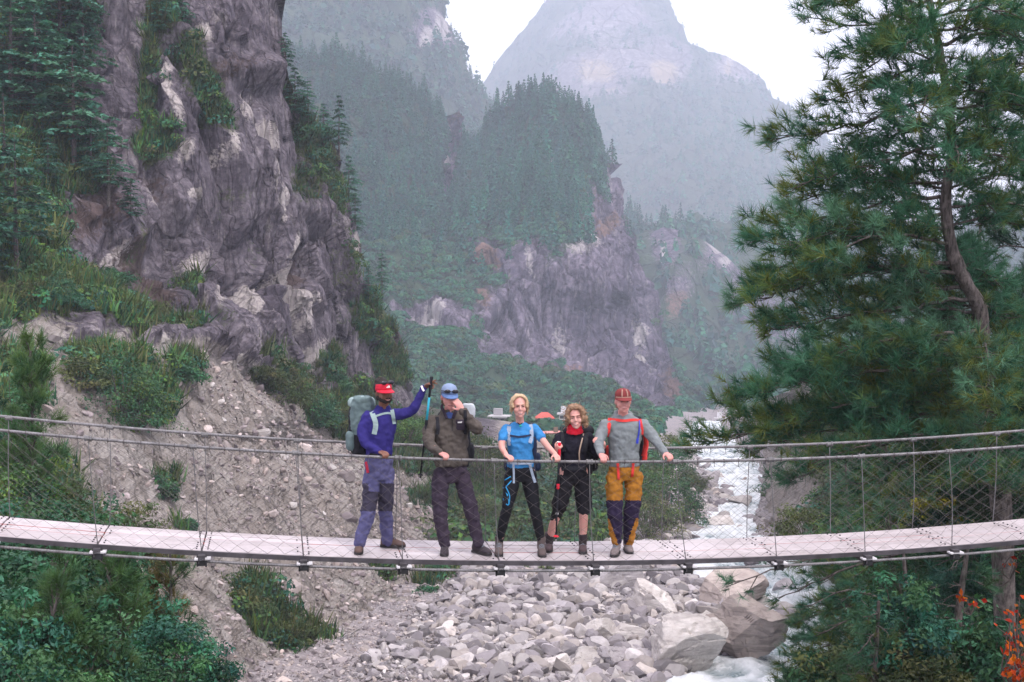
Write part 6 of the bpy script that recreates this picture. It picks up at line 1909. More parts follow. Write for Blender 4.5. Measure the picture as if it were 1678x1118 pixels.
# right bank undergrowth
for i, (px, py, rx, rz, Z, cols, leaf, txt) in enumerate([
    (1530, 815, 55, 70, 27, YELLOW, 0.08, 'yellowing bush behind the deck among the pines'),
    (1320, 830, 60, 60, 42, G_OLIVE, 0.09, 'olive bush on the right bank just above the deck'),
    (1420, 850, 80, 60, 38, G_FRESH, 0.09, 'light green bush behind the deck under the young pine'),
    (1500, 900, 120, 160, 26, G_DEEP, 0.09, 'dark bush under the deck at the right'),
    (1640, 760, 90, 200, 25.5, G_DEEP, 0.09, 'dark bush behind the deck beside the big trunk'),
    (1420, 1020, 110, 150, 21.5, G_OLIVE, 0.085, 'olive bush at the bottom right above the river'),
    (1560, 1040, 130, 170, 20, G_DEEP, 0.09, 'dark bush at the bottom right corner behind the orange leaves'),
    (1480, 965, 80, 110, 19.5, G_TEAL, 0.08, 'bluish-green bush right under the deck among the pines'),
    (1610, 1000, 80, 160, 19.5, G_DEEP, 0.09, 'dark bush between the orange sprig and the frame edge'),
    (1520, 1075, 90, 110, 18.5, G_OLIVE, 0.08, 'olive bush at the bottom edge left of the orange leaves'),
    (1340, 1075, 60, 110, 22, G_DEEP, 0.075, 'small dark bush over the water at the bottom')]):
    k = Z / F_PX
    shrub('shrub', P(px, py + rz, Z), rx * k, rz * k, rg, txt, cols, 80, 60, leaf, 'undergrowth on the right bank')
# autumn leaves: a few big leaves on thin stems
def autumn(px, py, Z, n, sx, sy, label, leaf=0.095):
    base = P(px, py + sy * 1.6, Z)
    r = empty('autumn_shrub', base); tag(r, label, 'shrub', 'orange autumn shrubs')
    pos = P(px + rg.normal(0, sx * 0.5, n), py + rg.normal(0, sy * 0.45, n), Z + rg.normal(0, 0.25, n)) - base
    st = MB()
    for q in pos[::2]:
        st.tube(spline([np.zeros(3), q * 0.5 + rg.normal(0, 0.08, 3), q], 7), np.linspace(0.014, 0.005, 7), 4, cap=False)
    st.build('stems', M_BARK, r)['kind'] = 'stuff'
    nrm = rg.normal(0, 0.6, (n, 3)) + np.array([0, -0.7, 0.6])
    V, F, T = leaf_cards(pos, nrm, leaf * rg.uniform(0.6, 1.25, n), rg, 0.62)
    fol = Fol(); fol.add(*merge(V, F, T, pos, tints(n, rg, ORANGE, 0.2)))
    mobj('leaves', fol.mesh('leaves'), r)['kind'] = 'stuff'
autumn(1590, 985, 17.0, 11, 26, 14, 'sprig of orange leaves in the dark below the deck')
autumn(1665, 1040, 17.0, 60, 26, 60, 'orange-red leafy shrub at the right frame edge')
autumn(1668, 1100, 16.6, 70, 22, 20, 'bright orange leaves in the bottom right corner')
autumn(1655, 925, 17.5, 7, 12, 16, 'few red leaves just below the deck at the right')

# ---- shrubs by the river and on the landslide (80 to 150 m off), from three shared leaf crowns
MIDS = []
def hit(land, px, py):
    d = (land.px - px) ** 2 + (land.py - py) ** 2
    q = np.stack(proj(land.V), -1)
    d = (q[..., 0] - px) ** 2 + (q[..., 1] - py) ** 2
    return land.V.reshape(-1, 3)[int(d.argmin())]
for i, (px, py, rx, rz, cols, txt) in enumerate([
    (200, 690, 75, 100, G_DEEP, 'large dark bush hanging on the landslide below the trail'),
    (235, 700, 50, 75, G_FRESH, 'yellow-green drooping bush beside the large dark one on the scree'),
    (140, 640, 45, 55, G_OLIVE, 'olive bush at the trail edge, left of the large dark one'),
    (300, 620, 38, 38, G_DEEP, 'small dark bush just below the trail, above the bare scree'),
    (425, 625, 34, 30, G_OLIVE, 'first olive bush of the band at the foot of the cliff'),
    (470, 660, 44, 44, G_OLIVE, 'olive bush in the middle of the band at the cliff foot'),
    (520, 690, 44, 46, G_DEEP, 'dark bush in the band left of the sage backpack'),
    (562, 712, 40, 50, G_OLIVE, 'bush beside the sage backpack, last of the band'),
    (545, 640, 30, 40, G_DEEP, 'green bush tucked against the cliff foot'),
    (670, 735, 46, 50, G_FRESH, 'bright bush behind the trekking pole'),
    (700, 725, 40, 44, G_FRESH, 'fresh green fern-like bush left of the olive jacket'),
    (790, 790, 60, 80, G_OLIVE, 'olive bush between the olive jacket and the blue shirt'),
    (800, 870, 50, 60, G_OLIVE, 'low olive bush behind the legs of the blond hiker'),
    (1082, 872, 62, 118, G_FRESH, 'bright bush right of the mustard trousers'),
    (1062, 888, 56, 84, G_OLIVE, 'olive bush on the bank below the mustard trousers'),
    (1118, 868, 44, 92, G_DEEP, 'dark green bush on the bank facing the white water'),
    (1100, 790, 46, 60, G_DEEP, 'dark bush above the rapids behind the hoodie sleeve'),
    (1105, 745, 40, 34, G_OLIVE, 'brownish bush at the bend of the river'),
    (1130, 810, 34, 40, G_OLIVE, 'grey-green bush overhanging the rapids'),
    (1245, 850, 40, 62, G_DEEP, 'dark bushy conifer at the water edge on the right bank'),
    (880, 955, 34, 36, G_OLIVE, 'olive bush among the boulders below the deck'),
    (720, 960, 34, 40, G_DEEP, 'dark green bush on the slope below the olive jacket'),
    (700, 985, 28, 26, G_DEEP, 'small dark bush low on the gravel slope'),
    (820, 1010, 36, 30, G_DEEP, 'dark green bush among pale stones below the blond hiker'),
    (270, 815, 24, 34, G_DEEP, 'small bush in the scree gully'),
    (305, 870, 16, 20, G_DEEP, 'tiny bush on the scree just above the deck'),
    (470, 1050, 60, 34, G_OLIVE, 'grassy olive patch of bush on the lower slope'),
    (540, 1090, 46, 30, G_OLIVE, 'olive bush at the bottom of the lower slope'),
    (410, 1000, 40, 30, G_OLIVE, 'olive bush at the top of the lower slope'),
    (180, 470, 40, 30, G_DEEP, 'bush above the trail left of the rock face'),
    (90, 500, 52, 40, G_DEEP, 'dark rounded bush above the left part of the trail'),
    (240, 520, 46, 30, G_OLIVE, 'bush above the trail beside the cliff foot'),
    (30, 500, 40, 40, G_OLIVE, 'olive bush at the left above the trail'),
    (320, 470, 14, 20, G_FRESH, 'small green tuft in a crack of the cliff')]):
    land = RIGHT if px > 1200 else LEFT
    if px > 990 and px < 1200 or (px > 860 and py > 900):
        Y = float(Y_of_py(min(py, 1110))); foot = np.array([(px - CX) / F_PX * Y, Y, 0]); foot[2] = bed_height(foot[0], foot[1]) - 0.2
        foot = P(px, py, Y)
    else:
        foot = hit(land, px, py)
    k = foot[1] / F_PX
    shrub('shrub', foot - np.array([0, 0, 0.1]), rx * k, rz * k, rg, txt, cols, 74, 52, 0.11 + 0.0008 * foot[1], 'bushes on the banks', clump_r=0.26)

# ---- conifers on the cliffs: tiers of flat sprays
def fir_mesh(rng, H=10.0, R=2.6, tiers=17, per=9, cols=G_DEEP, low=0.16, leaf=0.24, nl=15, gap=0.0):
    fol = Fol(); wood = MB()
    wood.tube([(0, 0, -0.6), (0.05, 0, H * 0.3), (-0.03, 0.02, H * 0.65), (0, 0, H * 0.98)], [0.18, 0.14, 0.08, 0.02], 7)
    P_, N_, S_, C_ = [], [], [], []
    cols = np.array(cols)
    for t_ in range(tiers):
        f = low + (1 - low) * (t_ + rng.uniform(-0.3, 0.3)) / tiers
        z = H * f
        r = R * np.interp(f, [0, low, 0.35, 0.7, 1.0], [0.5, 0.75, 1.0, 0.62, 0.06]) * rng.uniform(0.72, 1.2)
        for b in range(max(3, int(per * (1.15 - 0.6 * f)))):
            if rng.random() < gap: continue
            a = rng.uniform(0, 2 * math.pi); l = r * rng.uniform(0.65, 1.15)
            d = np.array([math.cos(a), math.sin(a), 0]); s = np.array([-d[1], d[0], 0])
            zz = z + rng.normal(0, 0.10)
            wood.tube([np.array([0, 0, zz]), d * l * 0.5 + np.array([0, 0, zz + 0.05 * l]), d * l * 0.95 + np.array([0, 0, zz - 0.08 * l])], [0.035, 0.022, 0.01], 4, cap=False)
            col = cols[rng.integers(len(cols))] * (1 + rng.normal(0, 0.2))
            n = int(nl * (0.5 + l / R))
            u = rng.uniform(0.25, 1.05, n); w = rng.normal(0, 0.16, n) * l * (1.15 - 0.6 * u)
            p = d[None] * (u * l)[:, None] + s[None] * w[:, None] + np.array([0, 0, 1.0]) * (zz + 0.06 * l * np.sin(u * 3) - 0.10 * l * u ** 2 - 0.22 * np.abs(w) + rng.normal(0, 0.05, n))[:, None]
            P_.append(p); N_.append(np.array([0, 0, 1.0]) + rng.normal(0, 0.35, (n, 3)) + d * 0.2); S_.append(leaf * rng.uniform(0.7, 1.5, n)); C_.append(np.clip(col * (1 + rng.normal(0, 0.15, (n, 1))) * np.ones((n, 3)), 0.004, 1))
    P_, N_, S_, C_ = map(np.concatenate, (P_, N_, S_, C_))
    V, F, T = leaf_cards(P_, N_, S_, rng, 0.55)
    fol.add(*merge(V - np.array([0, 0.4, 0]), F, T, P_, C_))
    wme = bpy.data.meshes.new('trunk'); wme.from_pydata(np.concatenate(wood.v).tolist(), [], wood.f); wme.materials.append(M_BARK_PINE); wme.update()
    return wme, fol.mesh('crown')
rg = np.random.default_rng(37)
FIRC = [(0.066, 0.168, 0.124), (0.050, 0.132, 0.098), (0.082, 0.182, 0.120), (0.052, 0.118, 0.074)]
FIRS = [fir_mesh(rg, cols=FIRC, R=3.0, tiers=13, per=9, leaf=0.36, nl=26), fir_mesh(rg, cols=FIRC, R=2.5, tiers=12, per=8, low=0.2, leaf=0.34, nl=24), fir_mesh(rg, cols=FIRC, R=3.5, tiers=11, per=9, low=0.30, leaf=0.38, nl=28)]
def fir(loc, h, rng, label, group, kind=None, wide=1.0, cat='tree'):
    wme, cme = FIRS[rng.integers(3) if kind is None else kind]
    r = empty('fir_tree', tuple(loc), rng.uniform(0, 6.28)); s = h / 10.0
    r.scale = (s * wide, s * wide, s)
    tag(r, label, cat, group)
    mobj('trunk', wme, r)
    c = mobj('crown', cme, r); c['kind'] = 'stuff'
    return r
for px, py, top, kind, wide, txt in [
    (122, 285, 62, 2, 1.15, 'big fir with bare lower trunk in the middle of the left slope'),
    (150, 300, 150, 0, 1.0, 'shorter fir just right of the bare-trunked one'),
    (178, 330, 185, 1, 1.2, 'fir at the lower right edge of the left grove'),
    (60, 215, -5, 0, 1.2, 'fir behind and left of the bare-trunked one'),
    (20, 190, -40, 0, 1.2, 'tall fir at the left frame edge, top of the slope'),
    (100, 120, -110, 0, 1.1, 'fir at the top of the frame above the bare-trunked one'),
    (138, 175, -30, 1, 0.95, 'fir beside the smooth rock slab at the top left'),
    (40, 90, -120, 1, 1.1, 'fir reaching past the top left of the frame'),
    (142, 90, -60, 0, 0.8, 'fir against the smooth slab, highest on the right of the grove'),
    (8, 300, 150, 1, 1.2, 'fir at the left frame edge, mid slope'),
    (80, 320, 215, 0, 1.1, 'small fir below and left of the bare-trunked one'),
    (28, 455, 218, 2, 1.1, 'large dark fir standing above the trail at the far left'),
    (-25, 470, 260, 0, 1.1, 'fir half cut off by the left frame edge above the trail'),
    (215, 365, 290, 0, 1.2, 'bushy little fir at the lower tip of the grove'),
    (262, 62, -25, 0, 1.1, 'fir on the ledge between the two rock slabs'),
    (300, 55, -20, 1, 1.1, 'fir on the ledge just right of the other one'),
    (468, 118, 52, 0, 1.0, 'fir on the cliff shoulder, highest of the four'),
    (484, 200, 108, 0, 1.1, 'wide fir on the cliff shoulder, second from the top'),
    (505, 205, 130, 1, 1.0, 'fir on the cliff shoulder between its neighbours'),
    (530, 235, 168, 0, 1.1, 'low fir on the cliff shoulder, right of the rest'),
    (556, 258, 152, 1, 0.8, 'slim fir at the right end of the cliff shoulder'),
    (572, 345, 252, 0, 0.9, 'fir hanging on the right edge of the cliff'),
    (582, 395, 315, 1, 0.9, 'lower fir hanging on the right edge of the cliff'),
    (626, 492, 405, 1, 0.7, 'lone narrow fir right of the cliff edge'),
    (604, 486, 425, 0, 0.8, 'small fir left of the lone narrow one')]:
    foot = hit(LEFT, px, py)
    Z = float(foot[1])
    foot = P(px, py, Z) if px > 0 else foot
    fir(foot, (py - top) * Z / F_PX, rg, txt, 'firs on the left cliff', kind, wide)

# ---- far forest
def far_tree(rng, cols, tiers=12, per=10, leaf=1.55, H=13.0, R=2.6):
    Pp, Nn, Ss, Cc = [], [], [], []
    cols = np.array(cols)
    for t_ in range(tiers):
        f = 0.08 + 0.9 * t_ / tiers
        n = max(3, int(per * (1.2 - f * 0.7)))
        a = rng.uniform(0, 6.28) + np.arange(n) / n * 6.28 + rng.normal(0, 0.2, n)
        r = R * (1.05 - f) * rng.uniform(0.6, 1.1, n)
        Pp.append(np.stack([np.cos(a) * r, np.sin(a) * r, H * f + rng.normal(0, 0.3, n)], -1))
        Nn.append(np.stack([np.cos(a) * 0.8, np.sin(a) * 0.8, np.full(n, 0.55)], -1) + rng.normal(0, 0.35, (n, 3)))
        Ss.append(leaf * (1.15 - 0.7 * f) * rng.uniform(0.8, 1.3, n)); Cc.append(np.clip(cols[rng.integers(len(cols), size=n)] * (1 + rng.normal(0, 0.2, (n, 1))), 0.004, 1))
    Pp.append(np.array([[0, 0, H * 0.96]])); Nn.append(np.array([[0.9, 0.3, 0.1]])); Ss.append(np.array([1.3])); Cc.append(cols[:1])
    Pp, Nn, Ss, Cc = map(np.concatenate, (Pp, Nn, Ss, Cc))
    V, F, T = leaf_cards(Pp, Nn, Ss, rng, 0.8)
    return merge(V - np.array([0, 0.5, 0]), F, T, Pp, Cc)
rg = np.random.default_rng(53)
FARC = [(0.022, 0.090, 0.066), (0.016, 0.070, 0.052), (0.032, 0.108, 0.064)]
FT = [far_tree(rg, FARC) for _ in range(5)]
FTS = [far_tree(rg, FARC, 4, 5, 4.2, R=3.4) for _ in range(3)]
FT_ME = []
for V, F, C in FT:
    f = Fol(); f.add(V, F, C); FT_ME.append(f.mesh('crown'))
TRK = MB().tube([(0, 0, -2), (0, 0, 6), (0, 0, 12.5)], [0.35, 0.25, 0.06], 5)
trk_me = bpy.data.meshes.new('trunk'); trk_me.from_pydata(np.concatenate(TRK.v).tolist(), [], TRK.f); trk_me.materials.append(M_BARK_PINE)
_tm = {}
def tmpl_mesh(t_):
    if id(t_) not in _tm:
        f = Fol(); f.add(*t_); _tm[id(t_)] = (f.mesh('sprig', LEAF_I), t_)
    return _tm[id(t_)][0]
def spread_forest(name, land, n, weight, hs, templates, rng, shade=(1, 1, 1), label=None, var=0.25):
    pos, nr, idx = scatter(land, n, weight, rng)
    h = rng.uniform(*hs, n) * np.clip(rng.lognormal(0, var, n), 0.45, 1.6)
    w = h * rng.uniform(0.8, 1.3, n)
    rot = np.stack([rng.normal(0, 0.05, n), rng.normal(0, 0.05, n), rng.uniform(0, 6.28, n)], -1)
    big = 1 + 0.35 * vnoise(pos * 6.0 / np.maximum(pos[:, 1:2], 20), 77)
    cc = (np.clip(rng.normal(1, 0.2, n), 0.5, 1.6) * big)[:, None] * np.array(shade) * (1 + rng.normal(0, 0.06, (n, 3)))
    return scatter_object(name, [tmpl_mesh(t_) for t_ in templates], pos, rot, np.stack([w, w, h], -1), cc, rng.integers(0, len(templates), n))
up_w = MID.R * smooth01((470 - MID.py) / 120) * (1 - smooth01((MID.S - 0.3) / 0.3) * 0.8)
spread_forest('hillside_conifers', MID, 2400, up_w, (0.5, 1.0), FT, rg)
def bush_tmpl(rng, cols, n=80, leaf=0.45):
    d = rng.normal(0, 1, (n, 3)); d /= np.linalg.norm(d, axis=1, keepdims=True); d[:, 2] = np.abs(d[:, 2])
    V, F, T = leaf_cards(d, d + rng.normal(0, 0.3, d.shape), leaf * rng.uniform(0.7, 1.2, n), rng, 0.8)
    cols = np.array(cols)
    return merge(V - np.array([0, 0.5, 0]), F, T, d * np.array([1, 1, 0.8]), cols[rng.integers(len(cols), size=n)] * (1 + rng.normal(0, 0.18, (n, 1))))
FB = [bush_tmpl(rg, [(0.034, 0.112, 0.070), (0.027, 0.090, 0.058), (0.050, 0.128, 0.066)]) for _ in range(4)] + [bush_tmpl(rg, [(0.065, 0.105, 0.045), (0.050, 0.085, 0.040)])]
spread_forest('hillside_bushes', MID, 11000, smooth01((MID.R - 0.35) / 0.3) * (0.35 + smooth01((MID.py - 250) / 200)) * (1 - 0.7 * MID.S), (1.0, 2.5), FB, rg)
spread_forest('spur_conifers', NEXT, 1700, NEXT.R, (0.7, 1.3), FTS, rg)
spread_forest('upper_conifers', HIGH, 1600, HIGH.R, (0.7, 1.3), FTS, rg)
spread_forest('far_forest', FAR, 4200, FAR.R, (0.6, 1.1), FTS, rg)
# conifers one can pick out along the skylines
def crest_trees(land, spots, hs, label, group):
    for px in spots:
        j = int(np.abs(land.px[:, -1] - px).argmin())
        k = rg.integers(3, 9)
        q = land.V[j, k]
        r = empty('conifer', tuple(q - np.array([0, 0, 0.6])), rg.uniform(0, 6.28)); h = rg.uniform(*hs); w = h * rg.uniform(0.85, 1.25)
        r.scale = (w, w, h)
        tag(r, label, 'tree', group)
        mobj('trunk', trk_me, r); mobj('crown', FT_ME[rg.integers(5)], r)['kind'] = 'stuff'
crest_trees(MID, np.sort(rg.uniform(800, 1003, 58)), (0.65, 1.2), 'hazy conifer on the skyline of the rounded middle spur', 'conifers along the middle spur')
crest_trees(MID, np.sort(rg.uniform(480, 780, 64)), (0.6, 1.15), 'hazy conifer on the slanting ridge behind the left cliff', 'conifers along the slanting ridge')
crest_trees(HIGH, np.sort(rg.uniform(716, 800, 16)), (0.8, 1.3), 'faint conifer on the misty ridge at the upper centre', 'conifers on the misty ridge')
crest_trees(NEXT, np.sort(rg.uniform(1005, 1110, 22)), (1.0, 1.7), 'hazy conifer on the spur beyond the rock wall', 'conifers beyond the rock wall')

# ---- low plants and grass over the left bank
def grass_tmpl(rng, n=9, L=0.55, cols=G_OLIVE):
    V, F, C = [], [], []
    for i in range(n):
        a = rng.uniform(0, 6.28); t_ = rng.uniform(0.1, 0.9)
        d = np.array([math.sin(t_) * math.cos(a), math.sin(t_) * math.sin(a), math.cos(t_)]); s = np.cross(d, (0.3, 0.2, 0.9)); s /= np.linalg.norm(s)
        b = rng.normal(0, 0.10, 3) * np.array([1, 1, 0]); w = 0.035; l = L * rng.uniform(0.6, 1.2); k = len(V)
        V += [b - s * w, b + s * w, b + d * l]; F.append((k, k + 1, k + 2))
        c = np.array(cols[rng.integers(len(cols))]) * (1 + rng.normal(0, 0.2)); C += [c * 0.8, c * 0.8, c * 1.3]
    return np.array(V), np.array(F), np.clip(np.array(C), 0.004, 1)
GT = [grass_tmpl(rg), grass_tmpl(rg, cols=G_FRESH), grass_tmpl(rg, cols=G_DEEP), grass_tmpl(rg, n=12, L=0.8, cols=G_OLIVE)]
lw = smooth01((LEFT.R - 0.42) / 0.2) * ((LEFT.px > -60) & (LEFT.py > -30) & (LEFT.py < 1150))
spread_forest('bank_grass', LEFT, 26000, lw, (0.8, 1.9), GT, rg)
LB = [bush_tmpl(rg, G_DEEP, 90, 0.24), bush_tmpl(rg, G_OLIVE, 90, 0.24), bush_tmpl(rg, G_TEAL, 90, 0.24), bush_tmpl(rg, G_FRESH, 90, 0.24)]
spread_forest('bank_low_plants', LEFT, 4200, lw * np.where((LEFT.px < 240) & (LEFT.py < 340), 0.25, 1.0), (0.35, 1.0), LB, rg)
bw = smooth01((BED.R - 0.3) / 0.3) * (BED.px > 560) * (BED.px < 1420)
spread_forest('terrace_bushes', BED, 2300, bw * (BED.V[..., 1] < 330) * ~((BED.px > 770) & (BED.px < 950) & (BED.V[..., 1] > 200)), (0.7, 1.8), LB, rg)
spread_forest('valley_bushes', BED, 1500, bw * (BED.V[..., 1] > 280) * (BED.V[..., 1] < 700) * ~((BED.px > 770) & (BED.px < 950) & (BED.V[..., 1] > 330) & (BED.V[..., 1] < 470)), (1.0, 2.6), FB, rg)
spread_forest('terrace_grass', BED, 9000, bw * (BED.V[..., 1] < 240), (1.0, 2.2), GT, rg)
rw = smooth01((RIGHT.R - 0.4) / 0.2) * (RIGHT.px < 1700)
spread_forest('right_bank_plants', RIGHT, 2600, rw, (0.3, 0.9), LB, rg)
# ------------------------------------------------------------------ boulders and stones
def stone_mat(name, a, b, band=0.0):
    t = NT(name)
    oi = t.new('ShaderNodeObjectInfo')
    v = t.coord(kind='Position')
    n = t.noise(v, 0.9, 7, 0.65)
    c = t.mix(t.range(n, 0.35, 0.65), a, b)
    wv = t.noise(t.coord((0.5, 0.5, 3.2), 'Position', (0.5, 0.45, 0)), 1.5, 6, 0.6, 0.7)
    c = t.mix(t.range(wv, 0.5, 0.62, 0, band), c, tuple(x * 0.5 for x in a))
    c = t.mix(t.range(t.noise(v, 5, 6, 0.7), 0.55, 0.72, 0, 0.5), c, tuple(x * 0.62 for x in a))
    hs = t.new('ShaderNodeHueSaturation'); t.link(c, hs.inputs['Color'])
    t.link(t.range(oi.outputs['Random'], 0, 1, 0.72, 1.15), hs.inputs['Value'])
    return t.done(hs.outputs['Color'], 0.88, t.bump(t.noise(v, 7, 8, 0.7), 0.6, 0.08, t.bump(wv, 0.35, 0.1)), spec=0.15)
M_ST_GREY = stone_mat('grey_stone', (0.30, 0.272, 0.290), (0.45, 0.415, 0.425), 0.25)
M_ST_PALE = stone_mat('pale_stone', (0.46, 0.415, 0.40), (0.62, 0.58, 0.56), 0.45)
M_ST_TAN = stone_mat('tan_stone', (0.36, 0.30, 0.28), (0.50, 0.43, 0.395), 0.6)
M_ST_DARK = stone_mat('dark_stone', (0.165, 0.145, 0.160), (0.27, 0.24, 0.255), 0.2)

def ico(sub):
    bm = bmesh.new(); bmesh.ops.create_icosphere(bm, subdivisions=sub, radius=1.0)
    V = np.array([v.co[:] for v in bm.verts]); F = np.array([[v.index for v in f.verts] for f in bm.faces]); bm.free()
    return V, F
ICO = {k: ico(k) for k in (1, 2, 3, 4, 5)}
def rock_verts(rng, sub, cuts=9, sharp=0.93, rough=0.03):
    V, F = ICO[sub]
    V = V.copy()
    for _ in range(cuts):
        n = rng.normal(0, 1, 3); n /= np.linalg.norm(n)
        d = rng.uniform(0.36, 0.74)
        k = V @ n - d
        V = V - np.where(k > 0, k, 0)[:, None] * n * rng.uniform(sharp, 1.0)
    if rough: V = V * (1 + fbm(V * 2.3 + rng.uniform(0, 99), 4, 5)[:, None] * rough * 2 + fbm(V * 8 + rng.uniform(0, 99), 2, 6)[:, None] * rough * 0.5)
    if sub >= 5:
        f1, f2, ci, of = worley(V * np.array([1.5, 1.5, 2.4]) + rng.uniform(0, 50), 7)
        V = V * (1 + (ci - 0.5) * 0.13 - np.exp(-((f2 - f1) / 0.05) ** 2) * 0.04)[:, None]
    lo, hi = V.min(0), V.max(0)
    return (V - (lo + hi) / 2) / (hi - lo) * 2, F
rg = np.random.default_rng(71)
def boulder_at(px, py_base, w, h, mat, label, rng=rg, sub=4, group='large boulders', yaw=None, depth=0.9, tilt=0.0, cuts=9, rough=0.03):
    """w, h in photo pixels; the foot rests on the river bed"""
    Y = float(Y_of_py(py_base))
    foot = P(px, py_base, Y)
    k = Y / F_PX
    V, F = rock_verts(rng, sub, cuts, rough=rough)
    V = V * np.array([w * k / 2, w * k / 2 * depth, h * k / 2 * 1.15])
    c, s = math.cos(tilt), math.sin(tilt)
    V = V @ np.array([[c, 0, -s], [0, 1, 0], [s, 0, c]]).T
    o = mobj('boulder', mesh_np('boulder', V, F, [mat], False))
    o.location = foot + np.array([0, w * k * depth * 0.4, h * k * 0.46])
    o.data.polygons.foreach_set('use_smooth', [False] * len(F))
    tag(o, label, 'boulder', group)
    return o
BIG = [
    (1135, 1112, 140, 96, M_ST_PALE, 0.12, 'largest rounded boulder at the water edge, pale top and rusty flank'),
    (1222, 1092, 150, 104, M_ST_TAN, -0.2, 'huge layered tan boulder standing in the river'),
    (1210, 1010, 120, 66, M_ST_TAN, 0.30, 'slanting tan slab behind the huge layered boulder'),
    (1062, 1030, 92, 74, M_ST_PALE, 0.28, 'big pale sloping boulder left of the layered pair'),
    (972, 1028, 70, 32, M_ST_PALE, 0.0, 'flat pale block lying like a table'),
    (985, 1072, 62, 52, M_ST_PALE, 0.35, 'pale wedge-shaped boulder below the flat block'),
    (932, 1100, 52, 46, M_ST_GREY, 0.1, 'grey angular boulder left of the pale wedge'),
    (966, 1088, 34, 32, M_ST_DARK, 0.0, 'small dark block between two grey boulders'),
    (1000, 1112, 60, 50, M_ST_GREY, -0.1, 'grey boulder under the pale wedge'),
    (1012, 985, 100, 62, M_ST_GREY, 0.0, 'broad grey-brown boulder right under the deck'),
    (848, 965, 66, 34, M_ST_TAN, -0.15, 'long tan boulder jutting from the bank under the deck'),
    (842, 985, 40, 26, M_ST_GREY, 0.0, 'grey boulder beneath the jutting tan one'),
    (776, 1000, 32, 32, M_ST_TAN, 0.2, 'upright tan stone between two bushes'),
    (733, 1030, 26, 30, M_ST_GREY, 0.0, 'squarish grey stone on the gravel slope'),
    (1160, 1045, 54, 40, M_ST_PALE, 0.0, 'pale stone wedged between the two largest boulders'),
    (888, 1040, 36, 38, M_ST_PALE, 0.5, 'leaning pale slab left of the flat block'),
    (852, 1034, 44, 26, M_ST_GREY, 0.1, 'low grey boulder beside the leaning slab'),
    (1110, 960, 62, 24, M_ST_GREY, -0.2, 'flat grey slab at the water edge below the deck'),
    (1148, 975, 56, 26, M_ST_GREY, 0.3, 'tilted grey slab left of the white water'),
    (1120, 985, 30, 30, M_ST_PALE, 0.0, 'small pale boulder below the tilted slab'),
    (1300, 1035, 66, 30, M_ST_DARK, 0.0, 'dark wet boulder in the river behind the sapling bough'),
    (1085, 1050, 44, 30, M_ST_PALE, 0.1, 'pale rounded stone left of the largest boulder'),
    (880, 1116, 90, 30, M_ST_GREY, 0.15, 'wide grey slab at the bottom of the frame'),
    (910, 1125, 60, 40, M_ST_PALE, 0.3, 'pale slab at the bottom below the grey angular boulder'),
    (748, 1100, 40, 26, M_ST_GREY, 0.1, 'grey stone at the bottom left of the rubble'),
    (795, 1092, 36, 24, M_ST_PALE, 0.0, 'pale stone left of the grey angular boulder'),
    (868, 1075, 44, 30, M_ST_DARK, 0.2, 'dark grey stone below the low grey boulder'),
    (1050, 1105, 50, 34, M_ST_GREY, 0.0, 'grey stone left of the rounded boulder foot'),
    (1165, 800, 36, 26, M_ST_GREY, 0.0, 'grey boulder at the left edge of the upper rapids'),
    (1150, 845, 50, 22, M_ST_PALE, 0.1, 'pale rock in the rapids just above the deck'),
    (1185, 868, 50, 18, M_ST_PALE, 0.0, 'pale rock touching the deck line in the rapids'),
    (1215, 830, 40, 16, M_ST_PALE, 0.0, 'pale low rock in the middle of the rapids'),
    (1225, 858, 34, 14, M_ST_GREY, 0.0, 'grey low rock on the right of the rapids'),
    (1030, 1072, 60, 44, M_ST_PALE, 0.15, 'pale boulder between the wedge and the rounded one'),
    (940, 1060, 46, 30, M_ST_PALE, -0.2, 'pale block just left of the wedge'),
    (905, 1068, 40, 34, M_ST_GREY, 0.2, 'grey block left of the pale wedge, second from it'),
    (1090, 1000, 52, 36, M_ST_GREY, 0.1, 'grey boulder behind the big sloping one'),
    (958, 1000, 40, 26, M_ST_PALE, 0.1, 'pale stone below the deck above the flat table block'),
    (835, 1070, 46, 34, M_ST_GREY, -0.1, 'grey boulder at the left of the large stones'),
    (1005, 1035, 46, 30, M_ST_GREY, 0.0, 'grey stone beside the flat table block'),
    (960, 1118, 66, 46, M_ST_PALE, 0.25, 'pale leaning boulder at the bottom edge'),
    (1285, 975, 34, 24, M_ST_GREY, 0.0, 'grey rock among the pine sprays below the deck'),
]
for px, py, w, h, mat, tilt, txt in BIG:
    boulder_at(px, py, w, h, mat, txt, tilt=tilt, sub=5 if w > 55 else 4, cuts=12 if w > 90 else 9)
